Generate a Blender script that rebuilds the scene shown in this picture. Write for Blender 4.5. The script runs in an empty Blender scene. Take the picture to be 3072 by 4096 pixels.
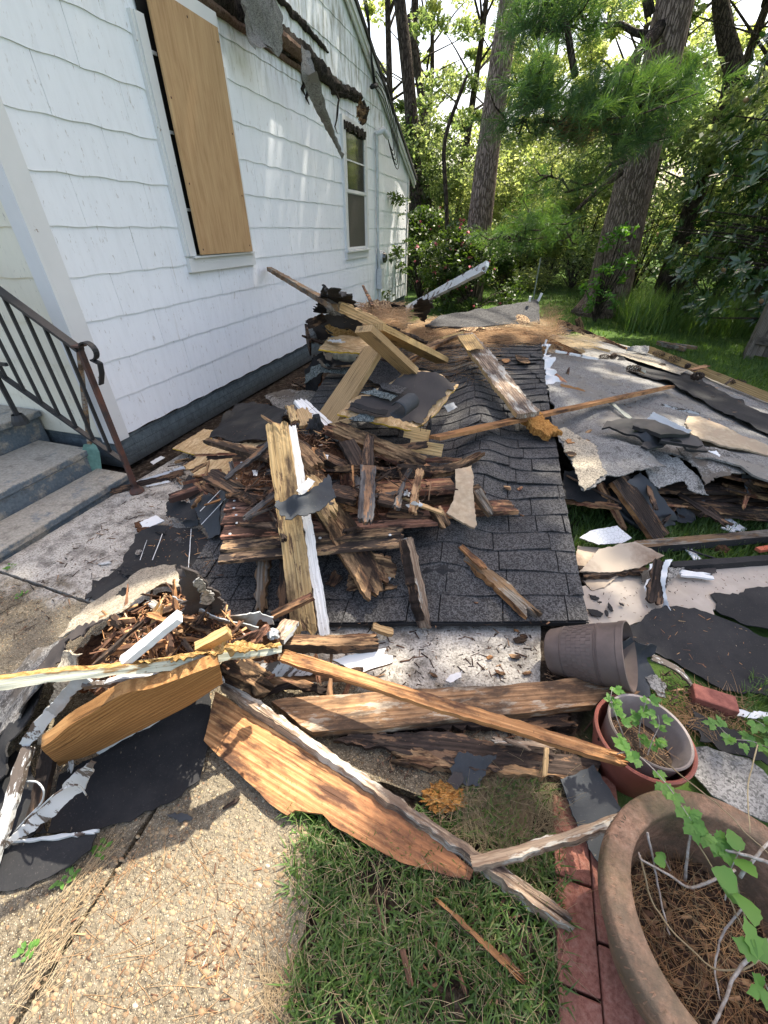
import bpy, bmesh, math, random
import numpy as np
from mathutils import Vector, Matrix, noise
from mathutils.geometry import delaunay_2d_cdt

random.seed(7)
rng = np.random.default_rng(7)
R = math.radians
SC = bpy.context.scene
COL = SC.collection

# ------------------------------------------------------------------ camera
CAM_H, PITCH, YAW, FPX = 1.6, R(34.6), R(17.1), 1643.0
cam = bpy.data.cameras.new("camera")
camo = bpy.data.objects.new("camera", cam)
COL.objects.link(camo)
camo.location = (0, 0, CAM_H)
camo.rotation_euler = (R(90) - PITCH, 0, YAW)
cam.sensor_fit = 'VERTICAL'
cam.sensor_height = 36
cam.lens = FPX / 4096 * 36
cam.clip_start = .02
cam.clip_end = 400
SC.camera = camo

# ------------------------------------------------------------------ light
SUNV = Vector((.2, .5, 1.0)).normalized()
W = bpy.data.worlds.new("World")
SC.world = W
W.use_nodes = True
nt = W.node_tree
sky = nt.nodes.new("ShaderNodeTexSky")
sky.sky_type = 'NISHITA'
sky.sun_disc = False
sky.sun_elevation = math.asin(SUNV.z)
sky.sun_rotation = math.atan2(SUNV.x, SUNV.y)
sky.air_density = 1.3
sky.dust_density = 4
hz = nt.nodes.new("ShaderNodeMix"); hz.data_type = 'RGBA'; hz.blend_type = 'MULTIPLY'; hz.inputs[0].default_value = 1
hz.inputs[7].default_value = (1.07, .98, .92, 1)
nt.links.new(sky.outputs[0], hz.inputs[6]); nt.links.new(hz.outputs[2], nt.nodes["Background"].inputs[0])
nt.nodes["Background"].inputs[1].default_value = .15
sl = bpy.data.lights.new("sun", 'SUN')
sl.energy = 3.9
sl.angle = R(.6)
sl.color = (1, .92, .78)
so = bpy.data.objects.new("sun", sl)
COL.objects.link(so)
so.rotation_euler = SUNV.to_track_quat('Z', 'Y').to_euler()
SC.view_settings.view_transform = 'Standard'
SC.view_settings.look = 'None'
SC.view_settings.gamma = 1
SC.view_settings.exposure = 1.5
SC.cycles.max_bounces = 8
SC.cycles.transparent_max_bounces = 8
SC.cycles.caustics_reflective = False
SC.cycles.caustics_refractive = False

# ------------------------------------------------------------------ picture -> place
def ray(px, py):
    u, v = px - 1536.0, 2048.0 - py
    fw = FPX * math.cos(PITCH) + v * math.sin(PITCH)
    up = v * math.cos(PITCH) - FPX * math.sin(PITCH)
    return Vector((u * math.cos(YAW) - fw * math.sin(YAW), u * math.sin(YAW) + fw * math.cos(YAW), up))
CAMP = Vector((0, 0, CAM_H))
def G(px, py, z=0.0):
    r = ray(px, py); return CAMP + r * ((z - CAM_H) / r.z)
def GX(px, py, X):
    r = ray(px, py); return CAMP + r * (X / r.x)
def GY(px, py, Y):
    r = ray(px, py); return CAMP + r * (Y / r.y)
def proj(P):
    d = P - CAMP
    rt = Vector((math.cos(YAW), math.sin(YAW), 0))
    fh = Vector((-math.sin(YAW), math.cos(YAW), 0))
    a, b, c = d.dot(rt), d.dot(fh), d.z
    dep = b * math.cos(PITCH) - c * math.sin(PITCH)
    up = b * math.sin(PITCH) + c * math.cos(PITCH)
    return Vector((1536 + FPX * a / dep, 2048 - FPX * up / dep)), dep
def pt(p):
    return p.copy() if isinstance(p, Vector) else G(*p)

# ------------------------------------------------------------------ object helpers
def wm(o):
    return (wm(o.parent) @ o.matrix_parent_inverse if o.parent else Matrix()) @ o.matrix_basis
def hold(o, parent, M_):
    o.parent = parent; o.matrix_parent_inverse = wm(parent).inverted(); o.matrix_basis = M_
def tag(o, label=None, cat=None, group=None, kind=None):
    if label: o["label"] = label
    if cat: o["category"] = cat
    if group: o["group"] = group
    if kind: o["kind"] = kind
    return o
def link(name, me, mats, parent=None, M=None):
    o = bpy.data.objects.new(name, me)
    COL.objects.link(o)
    for m in (mats if isinstance(mats, (list, tuple)) else [mats]):
        me.materials.append(m)
    if parent is not None: hold(o, parent, M if M is not None else Matrix())
    elif M is not None: o.matrix_world = M
    return o
def empty(name, loc, label=None, cat=None, group=None, kind=None):
    o = bpy.data.objects.new(name, None); COL.objects.link(o); o.location = loc
    o.empty_display_size = .1
    return tag(o, label, cat, group, kind)
def smooth(me, ang=None):
    me.polygons.foreach_set("use_smooth", [True] * len(me.polygons))
    if ang: me.set_sharp_from_angle(angle=R(ang))
def from_lists(name, vs, fs, mats, mi=None, parent=None, M=None, sm=False, ang=None):
    me = bpy.data.meshes.new(name)
    me.from_pydata([tuple(v) for v in vs], [], fs)
    if mi is not None: me.polygons.foreach_set("material_index", mi)
    o = link(name, me, mats, parent, M)
    if sm: smooth(me, ang)
    me.update()
    return o
def np_mesh(name, V, F, mats, parent=None, sm=False, M=None):
    """V (n,3), F (m,k) same-size faces"""
    me = bpy.data.meshes.new(name)
    V = np.asarray(V, dtype=np.float32); F = np.asarray(F, dtype=np.int32)
    me.vertices.add(len(V)); me.vertices.foreach_set("co", V.ravel())
    k = F.shape[1]
    me.loops.add(F.size); me.loops.foreach_set("vertex_index", F.ravel())
    me.polygons.add(len(F))
    me.polygons.foreach_set("loop_start", np.arange(0, F.size, k, dtype=np.int32))
    me.polygons.foreach_set("loop_total", np.full(len(F), k, dtype=np.int32))
    if sm: me.polygons.foreach_set("use_smooth", np.ones(len(F), dtype=bool))
    me.update(calc_edges=True)
    me.validate()
    return link(name, me, mats, parent, M)
class MB:
    def __init__(s): s.v, s.f, s.m = [], [], []
    def add(s, vs, fs, m=0):
        n = len(s.v); s.v += [tuple(v) for v in vs]; s.f += [tuple(i + n for i in f) for f in fs]; s.m += [m] * len(fs)
    def box(s, lo, hi, m=0, M=None):
        (a, b, c), (d, e, f) = lo, hi
        vs = [Vector(p) for p in ((a,b,c),(d,b,c),(d,e,c),(a,e,c),(a,b,f),(d,b,f),(d,e,f),(a,e,f))]
        if M is not None: vs = [M @ v for v in vs]
        s.add(vs, [(0,3,2,1),(4,5,6,7),(0,1,5,4),(1,2,6,5),(2,3,7,6),(3,0,4,7)], m)
    def bar(s, a, b, w, h, m=0, up=Vector((0,0,1))):
        a, b = Vector(a), Vector(b); x = (b - a); L = x.length; x.normalize()
        y = up.cross(x)
        if y.length < 1e-3: y = Vector((0,1,0)).cross(x)
        y.normalize(); z = x.cross(y)
        M = Matrix((x, y, z)).transposed().to_4x4(); M.translation = a
        s.box((0, -w/2, -h/2), (L, w/2, h/2), m, M)
    def tube(s, pts, r, n=8, m=0, caps=True):
        pts = [Vector(p) for p in pts]; rs = r if isinstance(r, (list, tuple)) else [r] * len(pts)
        base = len(s.v); prev = None
        for i, p in enumerate(pts):
            d = (pts[min(i+1, len(pts)-1)] - pts[max(i-1, 0)]).normalized()
            if prev is None:
                u = d.cross(Vector((.3, .2, 1))); 
                if u.length < .1: u = d.cross(Vector((1, 0, 0)))
            else: u = prev - d * prev.dot(d)
            u.normalize(); prev = u; v = d.cross(u)
            for k in range(n):
                a = 2 * math.pi * k / n
                s.v.append(tuple(p + (u * math.cos(a) + v * math.sin(a)) * rs[i]))
        for i in range(len(pts) - 1):
            for k in range(n):
                s.f.append((base+i*n+k, base+i*n+(k+1)%n, base+(i+1)*n+(k+1)%n, base+(i+1)*n+k)); s.m.append(m)
        if caps:
            s.f.append(tuple(base + k for k in range(n))[::-1]); s.m.append(m)
            s.f.append(tuple(base + (len(pts)-1)*n + k for k in range(n))); s.m.append(m)
    def lathe(s, prof, n=40, m=0, M=None):
        base = len(s.v)
        for (r, z) in prof:
            for k in range(n):
                a = 2*math.pi*k/n; v = Vector((r*math.cos(a), r*math.sin(a), z))
                s.v.append(tuple(M @ v if M is not None else v))
        for i in range(len(prof)-1):
            for k in range(n):
                s.f.append((base+i*n+k, base+i*n+(k+1)%n, base+(i+1)*n+(k+1)%n, base+(i+1)*n+k)); s.m.append(m)
    def build(s, name, mats, parent=None, sm=False, ang=None, M=None):
        # coordinates are world; store relative to the first vertex' centroid for nicer object coords
        c = Vector((0,0,0))
        for v in s.v: c += Vector(v)
        c /= max(1, len(s.v))
        vs = [tuple(Vector(v) - c) for v in s.v]
        T = Matrix.Translation(c)
        if M is not None: T = M @ T
        return from_lists(name, vs, s.f, mats, s.m, parent, T, sm, ang)

# ------------------------------------------------------------------ node helper
class NT:
    def __init__(s, name):
        s.mat = bpy.data.materials.new(name); s.mat.use_nodes = True
        s.t = s.mat.node_tree; s.b = s.t.nodes["Principled BSDF"]; s.out = s.t.nodes["Material Output"]
        s.b.inputs["Roughness"].default_value = .85
        s.b.inputs["Specular IOR Level"].default_value = .3
    def n(s, ty, **kw):
        nd = s.t.nodes.new(ty)
        for k, v in kw.items(): setattr(nd, k, v)
        return nd
    def l(s, a, b): s.t.links.new(a, b)
    def put(s, sock, v):
        if isinstance(v, bpy.types.NodeSocket): s.l(v, sock)
        elif isinstance(v, (tuple, list)) and len(v) == 3 and sock.type == 'RGBA': sock.default_value = (*v, 1)
        else: sock.default_value = v
    def vec(s, kind="Object", scale=(1,1,1), rnd=True, loc=(0,0,0)):
        c = s.n("ShaderNodeTexCoord").outputs[kind] if kind != "World" else s.n("ShaderNodeNewGeometry").outputs["Position"]
        if rnd:
            oi = s.n("ShaderNodeObjectInfo"); m = s.n("ShaderNodeVectorMath", operation='MULTIPLY_ADD')
            cmb = s.n("ShaderNodeCombineXYZ")
            for i in range(3): s.l(oi.outputs["Random"], cmb.inputs[i])
            s.l(cmb.outputs[0], m.inputs[0]); m.inputs[1].default_value = (37, 17, 53); s.l(c, m.inputs[2]); c = m.outputs[0]
        mp = s.n("ShaderNodeMapping"); mp.inputs["Scale"].default_value = scale; mp.inputs["Location"].default_value = loc
        s.l(c, mp.inputs[0]); return mp.outputs[0]
    def noise(s, v, scale=5, detail=3, rough=.55, dist=0, out=0):
        k = s.n("ShaderNodeTexNoise"); s.l(v, k.inputs["Vector"]); k.inputs["Scale"].default_value = scale
        k.inputs["Detail"].default_value = detail; k.inputs["Roughness"].default_value = rough; k.inputs["Distortion"].default_value = dist
        return k.outputs[out]
    def voro(s, v, scale=5, feat='F1', out=0, rand=1):
        k = s.n("ShaderNodeTexVoronoi", feature=feat); s.l(v, k.inputs["Vector"]); k.inputs["Scale"].default_value = scale
        k.inputs["Randomness"].default_value = rand
        return k.outputs[out]
    def wave(s, v, scale=5, dist=3, detail=2, dscale=1, dir='Y'):
        k = s.n("ShaderNodeTexWave", bands_direction=dir); s.l(v, k.inputs["Vector"]); k.inputs["Scale"].default_value = scale
        k.inputs["Distortion"].default_value = dist; k.inputs["Detail"].default_value = detail; k.inputs["Detail Scale"].default_value = dscale
        return k.outputs["Fac"]
    def ramp(s, f, stops, interp='LINEAR'):
        k = s.n("ShaderNodeValToRGB"); k.color_ramp.interpolation = interp; e = k.color_ramp.elements
        while len(e) < len(stops): e.new(.5)
        for i, (p, c) in enumerate(stops):
            e[i].position = p
            e[i].color = (*c, 1) if isinstance(c, (tuple, list)) else (c, c, c, 1)
        s.put(k.inputs[0], f); return k.outputs[0]
    def mix(s, f, a, b, mode='MIX'):
        k = s.n("ShaderNodeMix", data_type='RGBA', blend_type=mode)
        s.put(k.inputs[0], f); s.put(k.inputs[6], a); s.put(k.inputs[7], b); return k.outputs[2]
    def math(s, op, a, b=0.0, c=None):
        k = s.n("ShaderNodeMath", operation=op); s.put(k.inputs[0], a); s.put(k.inputs[1], b)
        if c is not None: s.put(k.inputs[2], c)
        return k.outputs[0]
    def bump(s, h, strength=.5, dist=.01, nrm=None):
        k = s.n("ShaderNodeBump"); k.inputs["Strength"].default_value = strength; k.inputs["Distance"].default_value = dist
        s.put(k.inputs["Height"], h)
        if nrm is not None: s.l(nrm, k.inputs["Normal"])
        return k.outputs[0]
    def rnd(s):
        return s.n("ShaderNodeObjectInfo").outputs["Random"]
    def island(s):
        return s.n("ShaderNodeNewGeometry").outputs["Random Per Island"]
    def sep(s, v):
        k = s.n("ShaderNodeSeparateXYZ"); s.l(v, k.inputs[0]); return k.outputs
    def done(s, col, nrm=None, rough=None, spec=None):
        s.put(s.b.inputs["Base Color"], col)
        if nrm is not None: s.l(nrm, s.b.inputs["Normal"])
        if rough is not None: s.put(s.b.inputs["Roughness"], rough)
        if spec is not None: s.b.inputs["Specular IOR Level"].default_value = spec
        return s.mat
# ------------------------------------------------------------------ materials
def wood(name, c1, c2, stain=(.05,.03,.02), amt=.3, patch=None, pamt=.3, bump=.6, wob=3.0, rings=0, grad=None):
    s = NT(name)
    v = s.vec(scale=(1.6, 22, 22))
    g1 = s.wave(s.vec(scale=(.55, 7, 7)), scale=2.6, dist=wob*2.2, detail=4, dscale=.7)
    g2 = s.noise(v, 4, 6, .7)
    g = s.math('ADD', s.math('MULTIPLY', g1, .26), s.math('MULTIPLY', g2, .74))
    col = s.ramp(g, [(.28, c2), (.44, tuple((a+b)/2 for a, b in zip(c1, c2))), (.66, c1)])
    ln = s.ramp(s.noise(s.vec(scale=(.5, 26, 26), loc=(2, 9, 4)), 3.2, 3, .6, .4), [(.44, 0.0), (.5, 1.0), (.56, 0.0)])
    col = s.mix(s.math('MULTIPLY', ln, .55), col, tuple(x * .55 for x in c2))
    if rings:
        rw = s.wave(s.vec(scale=(.10, 1, 1)), scale=16, dist=9, detail=2, dscale=.35)
        col = s.mix(s.math('MULTIPLY', s.ramp(rw, [(.05, 1.0), (.38, 0.0)]), rings), col, tuple(x * .62 for x in c2))
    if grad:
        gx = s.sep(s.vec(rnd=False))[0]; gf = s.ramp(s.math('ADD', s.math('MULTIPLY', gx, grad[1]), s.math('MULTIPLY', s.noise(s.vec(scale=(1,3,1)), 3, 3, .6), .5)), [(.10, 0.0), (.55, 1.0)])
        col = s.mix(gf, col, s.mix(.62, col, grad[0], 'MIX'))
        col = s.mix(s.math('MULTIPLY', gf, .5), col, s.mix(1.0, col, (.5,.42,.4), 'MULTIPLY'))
    big = s.noise(s.vec(scale=(1, 1.6, 1.6)), 2.2, 4, .6)
    col = s.mix(s.ramp(big, [(.3, 0.0), (.7, .35)]), col, c2)
    if patch is not None:
        pn = s.noise(s.vec(scale=(2.2, 9, 9), loc=(3, 1, 2)), 2.0, 5, .7)
        pf = s.ramp(pn, [(max(0, .62 - pamt * .5), 0.0), (min(1, .66 - pamt * .5), 1.0)])
        pc = s.ramp(g2, [(.3, tuple(x * .7 for x in patch)), (.7, patch)])
        col = s.mix(pf, col, pc)
    sn = s.noise(s.vec(scale=(2.4, 7, 7), loc=(7, 7, 7)), 1.5, 6, .68)
    sf = s.ramp(sn, [(max(0, .68 - amt * .55), 0.0), (min(1, .8 - amt * .5), .92)])
    col = s.mix(sf, col, stain)
    cr = s.noise(s.vec(scale=(.8, 30, 30), loc=(1, 5, 2)), 2.5, 3, .5)
    crf = s.ramp(cr, [(.30, 1.0), (.36, 0.0)])
    col = s.mix(s.math('MULTIPLY', crf, .75), col, tuple(x * .25 for x in c2))
    speck = s.ramp(s.noise(s.vec(scale=(1, 1, 1)), 90, 2, .6), [(.28, 1.0), (.34, 0.0)])
    col = s.mix(s.math('MULTIPLY', speck, .5), col, (.05, .035, .025))
    hsv = s.n("ShaderNodeHueSaturation"); s.l(col, hsv.inputs["Color"])
    s.l(s.math('MULTIPLY_ADD', s.rnd(), .5, .75), hsv.inputs["Value"])
    h = s.math('SUBTRACT', g, s.math('MULTIPLY', crf, .8))
    hsv.inputs['Saturation'].default_value = .97
    return s.done(hsv.outputs[0], s.bump(h, bump, .006), .82, .25)
M = {}
M['yellow'] = wood('pine_fresh', (.68,.48,.22), (.50,.31,.12), (.10,.06,.035), .2, rings=.5)
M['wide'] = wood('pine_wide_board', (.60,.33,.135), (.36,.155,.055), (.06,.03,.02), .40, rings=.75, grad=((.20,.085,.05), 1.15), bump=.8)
M['yellowrot'] = wood('pine_fresh_rotted', (.74,.52,.25), (.56,.36,.15), (.09,.055,.035), .36, (.20,.12,.07), .12)
M['orange'] = wood('pine_orange', (.60,.32,.13), (.36,.16,.055), (.06,.03,.02), .40, rings=.6)
M['weathered'] = wood('pine_weathered', (.50,.30,.155), (.30,.155,.07), (.07,.045,.03), .5, (.55,.45,.33), .2, rings=.6)
M['tan'] = wood('pine_tan', (.62,.43,.22), (.44,.28,.13), (.12,.09,.06), .18, rings=.5)
M['stick'] = wood('dark_stick_wood', (.20,.105,.06), (.07,.035,.022), (.02,.014,.011), .35)
M['sungold'] = wood('pine_gold', (.60,.33,.12), (.38,.175,.05), (.10,.045,.02), .2, bump=.5, wob=5, rings=.75)
M['brown'] = wood('rotted_brown', (.25,.13,.065), (.08,.042,.022), (.018,.012,.010), .46, (.46,.28,.14), .34, 1)
M['dark'] = wood('rotted_dark', (.065,.044,.034), (.022,.016,.013), (.012,.009,.008), .3, (.20,.115,.065), .16, 1)
M['red'] = wood('rotted_red', (.34,.14,.08), (.14,.055,.034), (.025,.017,.014), .44, (.50,.27,.13), .3, .9)
M['patchy'] = wood('tar_patched', (.56,.38,.21), (.38,.22,.11), (.03,.024,.022), .5, (.07,.05,.04), .3, .5)
M['coppery'] = wood('copper_stained', (.58,.31,.20), (.34,.145,.085), (.06,.032,.025), .4, (.07,.04,.03), .3, .6)
M['grey'] = wood('weathered_grey', (.33,.30,.25), (.15,.125,.10), (.045,.035,.03), .35, (.24,.15,.08), .3, .9)
M['mold'] = wood('moldy_bark', (.36,.28,.20), (.17,.11,.075), (.05,.035,.03), .35, (.46,.43,.37), .2, .8)
M['whitewood'] = wood('whitewashed', (.80,.80,.79), (.66,.65,.62), (.16,.12,.09), .12, (.5,.45,.38), .1, .4)
M['darkgrey'] = wood('charcoal_grey', (.13,.125,.12), (.06,.055,.055), (.025,.02,.02), .3, (.27,.15,.08), .14, .8)
M['fascia'] = wood('green_white_paint', (.56,.57,.47), (.46,.46,.36), (.10,.07,.045), .2, (.35,.22,.1), .14, .3)

def simple(name, c1, c2=None, scale=20, rough=.8, bump=.2, spec=.3, dist=.005, lo=.35, hi=.65, c3=None):
    s = NT(name); c2 = c2 or tuple(x * .75 for x in c1)
    n = s.noise(s.vec(), scale, 6, .62)
    col = s.ramp(n, [(lo, c2), (hi, c1)])
    if c3 is not None:
        col = s.mix(s.ramp(s.noise(s.vec(loc=(5,5,5)), scale * .25, 5, .65), [(.5, 0.0), (.58, 1.0)]), col, c3)
    return s.done(col, s.bump(n, bump, dist), rough, spec)

def paint(name, col=(.80,.81,.82), under=(.30,.24,.19), amt=.15, scale=14, streak=(1,1,1)):
    s = NT(name)
    n = s.noise(s.vec(scale=streak), scale, 7, .7)
    f = s.ramp(n, [(.66 - amt, 1.0), (.68 - amt, 0.0)]) if amt < .5 else s.ramp(n, [(.5, 1.0), (.52, 0.0)])
    f2 = s.ramp(n, [(.28 + amt * .6, 1.0), (.30 + amt * .6, 0.0)])
    c = s.mix(s.ramp(s.noise(s.vec(), 3, 4, .6), [(.3, 0.0), (.8, .35)]), col, tuple(x * .72 for x in col))
    c = s.mix(f2, c, under)
    return s.done(c, s.bump(f2, -.5, .004), .6, .35)
M['paint'] = paint('peeling_white_paint', (.52,.53,.52), (.10,.08,.065), amt=.34, streak=(.5,1.5,1))
M['paintclean'] = paint('white_paint', (.72,.73,.73), amt=.06)
M['paintgrey'] = paint('grey_white_paint', (.55,.58,.58), (.10,.075,.06), .25, 10)

def felt(name, c, dust=(.16,.15,.14), damt=.3, gran=0.0):
    s = NT(name); v = s.vec()
    big = s.noise(v, 3, 6, .7); fine = s.noise(v, 160, 3, .7)
    col = s.mix(s.ramp(big, [(.45, 0.0), (.8, damt)]), c, dust)
    col = s.mix(s.ramp(fine, [(.62, 0.0), (.70, .5)]), col, dust)
    bits = s.ramp(s.noise(s.vec(scale=(1, 2.5, 1), loc=(4, 4, 4)), 45, 3, .6), [(.70, 0.0), (.73, 1.0)])
    col = s.mix(s.math('MULTIPLY', bits, .5), col, (.30, .24, .17))
    wr = s.noise(s.vec(scale=(1, 1.6, 1)), 5, 5, .6, .6)
    nb = s.bump(wr, .3, .01); nb = s.bump(fine, .3, .001, nb)
    return s.done(col, nb, .8, .25)
M['felt'] = felt('tar_felt', (.020,.0205,.022), (.11,.10,.095))
M['feltbrown'] = felt('tar_felt_brown', (.055,.047,.044), (.14,.12,.1), .35)
M['slate'] = felt('slate_felt', (.045,.05,.056), (.10,.11,.12), .5)
M['paper'] = felt('tar_paper', (.05,.045,.044), (.10,.09,.085), .35)

def granule(name, dark, light, frac=.5, stain=(.03,.03,.03), samt=.2, patch=None, pamt=.3, gs=190):
    s = NT(name); v = s.vec()
    f = s.noise(v, gs, 3, .8)
    w = s.voro(v, gs * .9, out=1)
    k = s.math('ADD', s.math('MULTIPLY', f, .6), s.math('MULTIPLY', s.sep(w)[0], .4))
    col = s.ramp(k, [(.5 - frac * .25, dark), (.62 + (.5 - frac) * .3, light)])
    mid = s.noise(v, 5, 5, .7)
    col = s.mix(s.ramp(mid, [(.35, .45), (.65, 0.0)]), col, tuple(x * .8 for x in dark))
    if patch is not None:
        pf = s.ramp(s.noise(s.vec(loc=(9, 2, 4)), 2.2, 6, .7), [(.60 - pamt * .4, 0.0), (.64 - pamt * .4, 1.0)])
        col = s.mix(pf, col, s.ramp(f, [(.3, tuple(x * .6 for x in patch)), (.7, patch)]))
    sf = s.ramp(s.noise(s.vec(loc=(2, 8, 1)), 16, 6, .75), [(.62 - samt * .3, 0.0), (.68 - samt * .3, .85)])
    col = s.mix(sf, col, stain)
    return s.done(col, s.bump(k, .6, .003), .9, .2)
M['granblack'] = granule('black_granules', (.034,.033,.033), (.135,.132,.13), .45, samt=.08)
M['grangreen'] = granule('green_grey_granules', (.05,.06,.06), (.26,.29,.28), .5, samt=.05)
M['grangrey'] = granule('grey_granules', (.13,.127,.12), (.30,.293,.28), .6, (.09,.085,.08), .18, (.25,.235,.21), .15)
M['grantan'] = granule('tan_granules', (.20,.17,.13), (.50,.44,.34), .6, (.08,.06,.045), .1)
M['grandull'] = granule('dull_granules', (.10,.095,.088), (.34,.325,.30), .5, (.05,.045,.04), .25, (.15,.13,.11), .25)
M['granwhite'] = granule('white_granules', (.13,.128,.12), (.36,.352,.335), .6, (.05,.05,.045), .16)
M['osb'] = None
def osb():
    s = NT('osb_flakes')
    v = s.vec(scale=(1, 2.6, 1)); vo = s.voro(v, 26, out=1); r = s.sep(vo)
    col = s.ramp(r[0], [(0, (.42,.27,.13)), (.5, (.58,.41,.22)), (1, (.70,.53,.32))])
    ed = s.voro(v, 26, 'DISTANCE_TO_EDGE')
    col = s.mix(s.ramp(ed, [(.0, .6), (.06, 0.0)]), col, (.26,.16,.08))
    g = s.noise(s.vec(scale=(3, 40, 3)), 4, 3, .6)
    col = s.mix(s.ramp(g, [(.3, .5), (.6, 0.0)]), col, (.36,.22,.1))
    return s.done(col, s.bump(s.math('ADD', ed, g), .6, .006), .8)
M['osb'] = osb()
M['osbedge'] = simple('osb_yellow_edge', (.75,.52,.06), (.5,.32,.05), 40)
M['fiber'] = simple('tan_fibreboard', (.46,.37,.26), (.34,.26,.17), 30, c3=(.38,.29,.2), bump=.4)
M['beige'] = simple('beige_board', (.47,.41,.35), (.36,.31,.26), 9, c3=(.42,.37,.31), bump=.15, lo=.3)
M['beigestain'] = simple('stained_beige_board', (.42,.35,.27), (.16,.10,.065), 4, c3=(.36,.29,.22), lo=.3, hi=.5)
M['cracked'] = None
def cracked():
    s = NT('cracked_white_tile'); e = s.voro(s.vec(), 48, 'DISTANCE_TO_EDGE')
    m = s.ramp(s.noise(s.vec(), 5, 3, .5), [(.45, 0.0), (.55, 1.0)])
    c = s.mix(s.math('MULTIPLY', s.ramp(e, [(.01, 1.0), (.03, 0.0)]), m), (.60,.61,.62), (.22,.22,.22))
    return s.done(c, None, .5)
M['cracked'] = cracked()
M['rot'] = None
def rot(name, a, b, c):
    s = NT(name); v = s.vec(scale=(1, 2, 1)); n = s.noise(v, 38, 6, .75, 1.2)
    col = s.ramp(n, [(.33, c), (.48, b), (.66, a)])
    return s.done(col, s.bump(n, 1, .02), .9, .1)
M['rot'] = rot('cubical_rot_orange', (.72,.42,.14), (.48,.22,.06), (.10,.04,.015))
M['rotyellow'] = rot('fibrous_rot_yellow', (.78,.55,.26), (.55,.32,.11), (.14,.07,.03))
M['rotdark'] = rot('dark_crumbled_rot', (.22,.11,.055), (.10,.05,.03), (.02,.012,.01))
M['blackplastic'] = simple('black_plastic', (.030,.033,.037), (.020,.022,.025), 5, .42, .1, .5)
M['darkmetal'] = simple('black_painted_iron', (.025,.027,.03), (.015,.016,.018), 30, .5, .3, .5)
M['rustmetal'] = simple('rusty_iron', (.035,.032,.032), (.14,.055,.035), 9, .7, .4, .4)
M['zinc'] = simple('zinc_flashing', (.42,.46,.48), (.25,.27,.28), 8, .45, .3, .6, c3=(.13,.1,.075))
M['brickbit'] = simple('red_brick', (.32,.12,.09), (.20,.07,.055), 40, .9, .5)
M['potbrown'] = simple('brown_plastic', (.17,.13,.115), (.10,.078,.07), 9, .6, .2, c3=(.14,.115,.10))
M['potgrey'] = simple('grey_brown_plastic', (.33,.285,.265), (.22,.185,.165), 8, .65, .2, c3=(.24,.2,.17))
M['potred'] = simple('red_plastic', (.31,.10,.075), (.19,.07,.052), 7, .55, .1, .4)
M['teal'] = simple('teal_paint', (.17,.32,.27), (.1,.2,.17), 20, .6)
M['redplastic'] = simple('orange_red_plastic', (.62,.17,.1), None, 10, .5)
M['mirror'] = simple('shiny_sheet', (.5,.53,.56), (.3,.3,.3), 10, .3)
M['stone'] = simple('pale_stone', (.42,.40,.33), (.22,.22,.18), 25, .9, .8, dist=.02)
M['cavityblack'] = simple('painted_cavity_black', (.012,.011,.010), (.006,.006,.006), 10, .95, 0)  # near black colour stands in for the shade inside recesses, holes and gaps
M['soil'] = simple('potting_soil', (.05,.035,.025), (.018,.013,.01), 60, .95, 1, dist=.01, c3=(.075,.05,.035))
M['straw'] = simple('pine_straw', (.52,.34,.18), (.30,.17,.085), 3, .8, 0)
M['strawpale'] = simple('pale_dry_straw', (.55,.44,.28), (.38,.28,.16), 3, .8, 0)
M['drygrass'] = simple('dry_grass', (.36,.30,.18), (.25,.19,.11), 3, .8, 0)
def strawmat():
    s = NT('matted_straw'); a = s.noise(s.vec(scale=(1, 1, 1)), 26, 6, .8, 2.5); b = s.wave(s.vec(scale=(1,1,1)), 9, 14, 5, 2.2)
    k = s.math('ADD', s.math('MULTIPLY', a, .6), s.math('MULTIPLY', b, .4))
    return s.done(s.ramp(k, [(.3, (.09,.05,.03)), (.5, (.32,.20,.11)), (.7, (.58,.42,.25))]), s.bump(k, 1, .03), .9)
M['strawmat'] = strawmat()
M['twig'] = simple('lichen_twig', (.42,.40,.37), (.22,.17,.13), 60, .9, .6)
M['cable'] = simple('black_cable', (.02,.02,.022), None, 5, .6)
M['conduit'] = simple('grey_conduit', (.62,.65,.66), (.50,.52,.52), 12, .5)

def splint():
    s = NT('wood_splinters'); r = s.island()
    col = s.ramp(r, [(0, (.05,.03,.02)), (.35, (.16,.08,.045)), (.6, (.30,.14,.07)), (.8, (.50,.27,.12)), (.95, (.62,.42,.22)), (1, (.7,.66,.6))])
    n = s.noise(s.vec(scale=(1,1,1)), 60, 3, .6)
    col = s.mix(s.ramp(n, [(.35, .5), (.6, 0.0)]), col, (.04,.025,.02))
    return s.done(col, None, .85)
M['splinter'] = splint()
def litter():
    s = NT('dark_litter'); r = s.island()
    return s.done(s.ramp(r, [(0, (.02,.014,.01)), (.6, (.07,.04,.028)), (.85, (.16,.09,.055)), (1, (.34,.22,.13))]), None, .9)
M['litter'] = litter()

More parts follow.
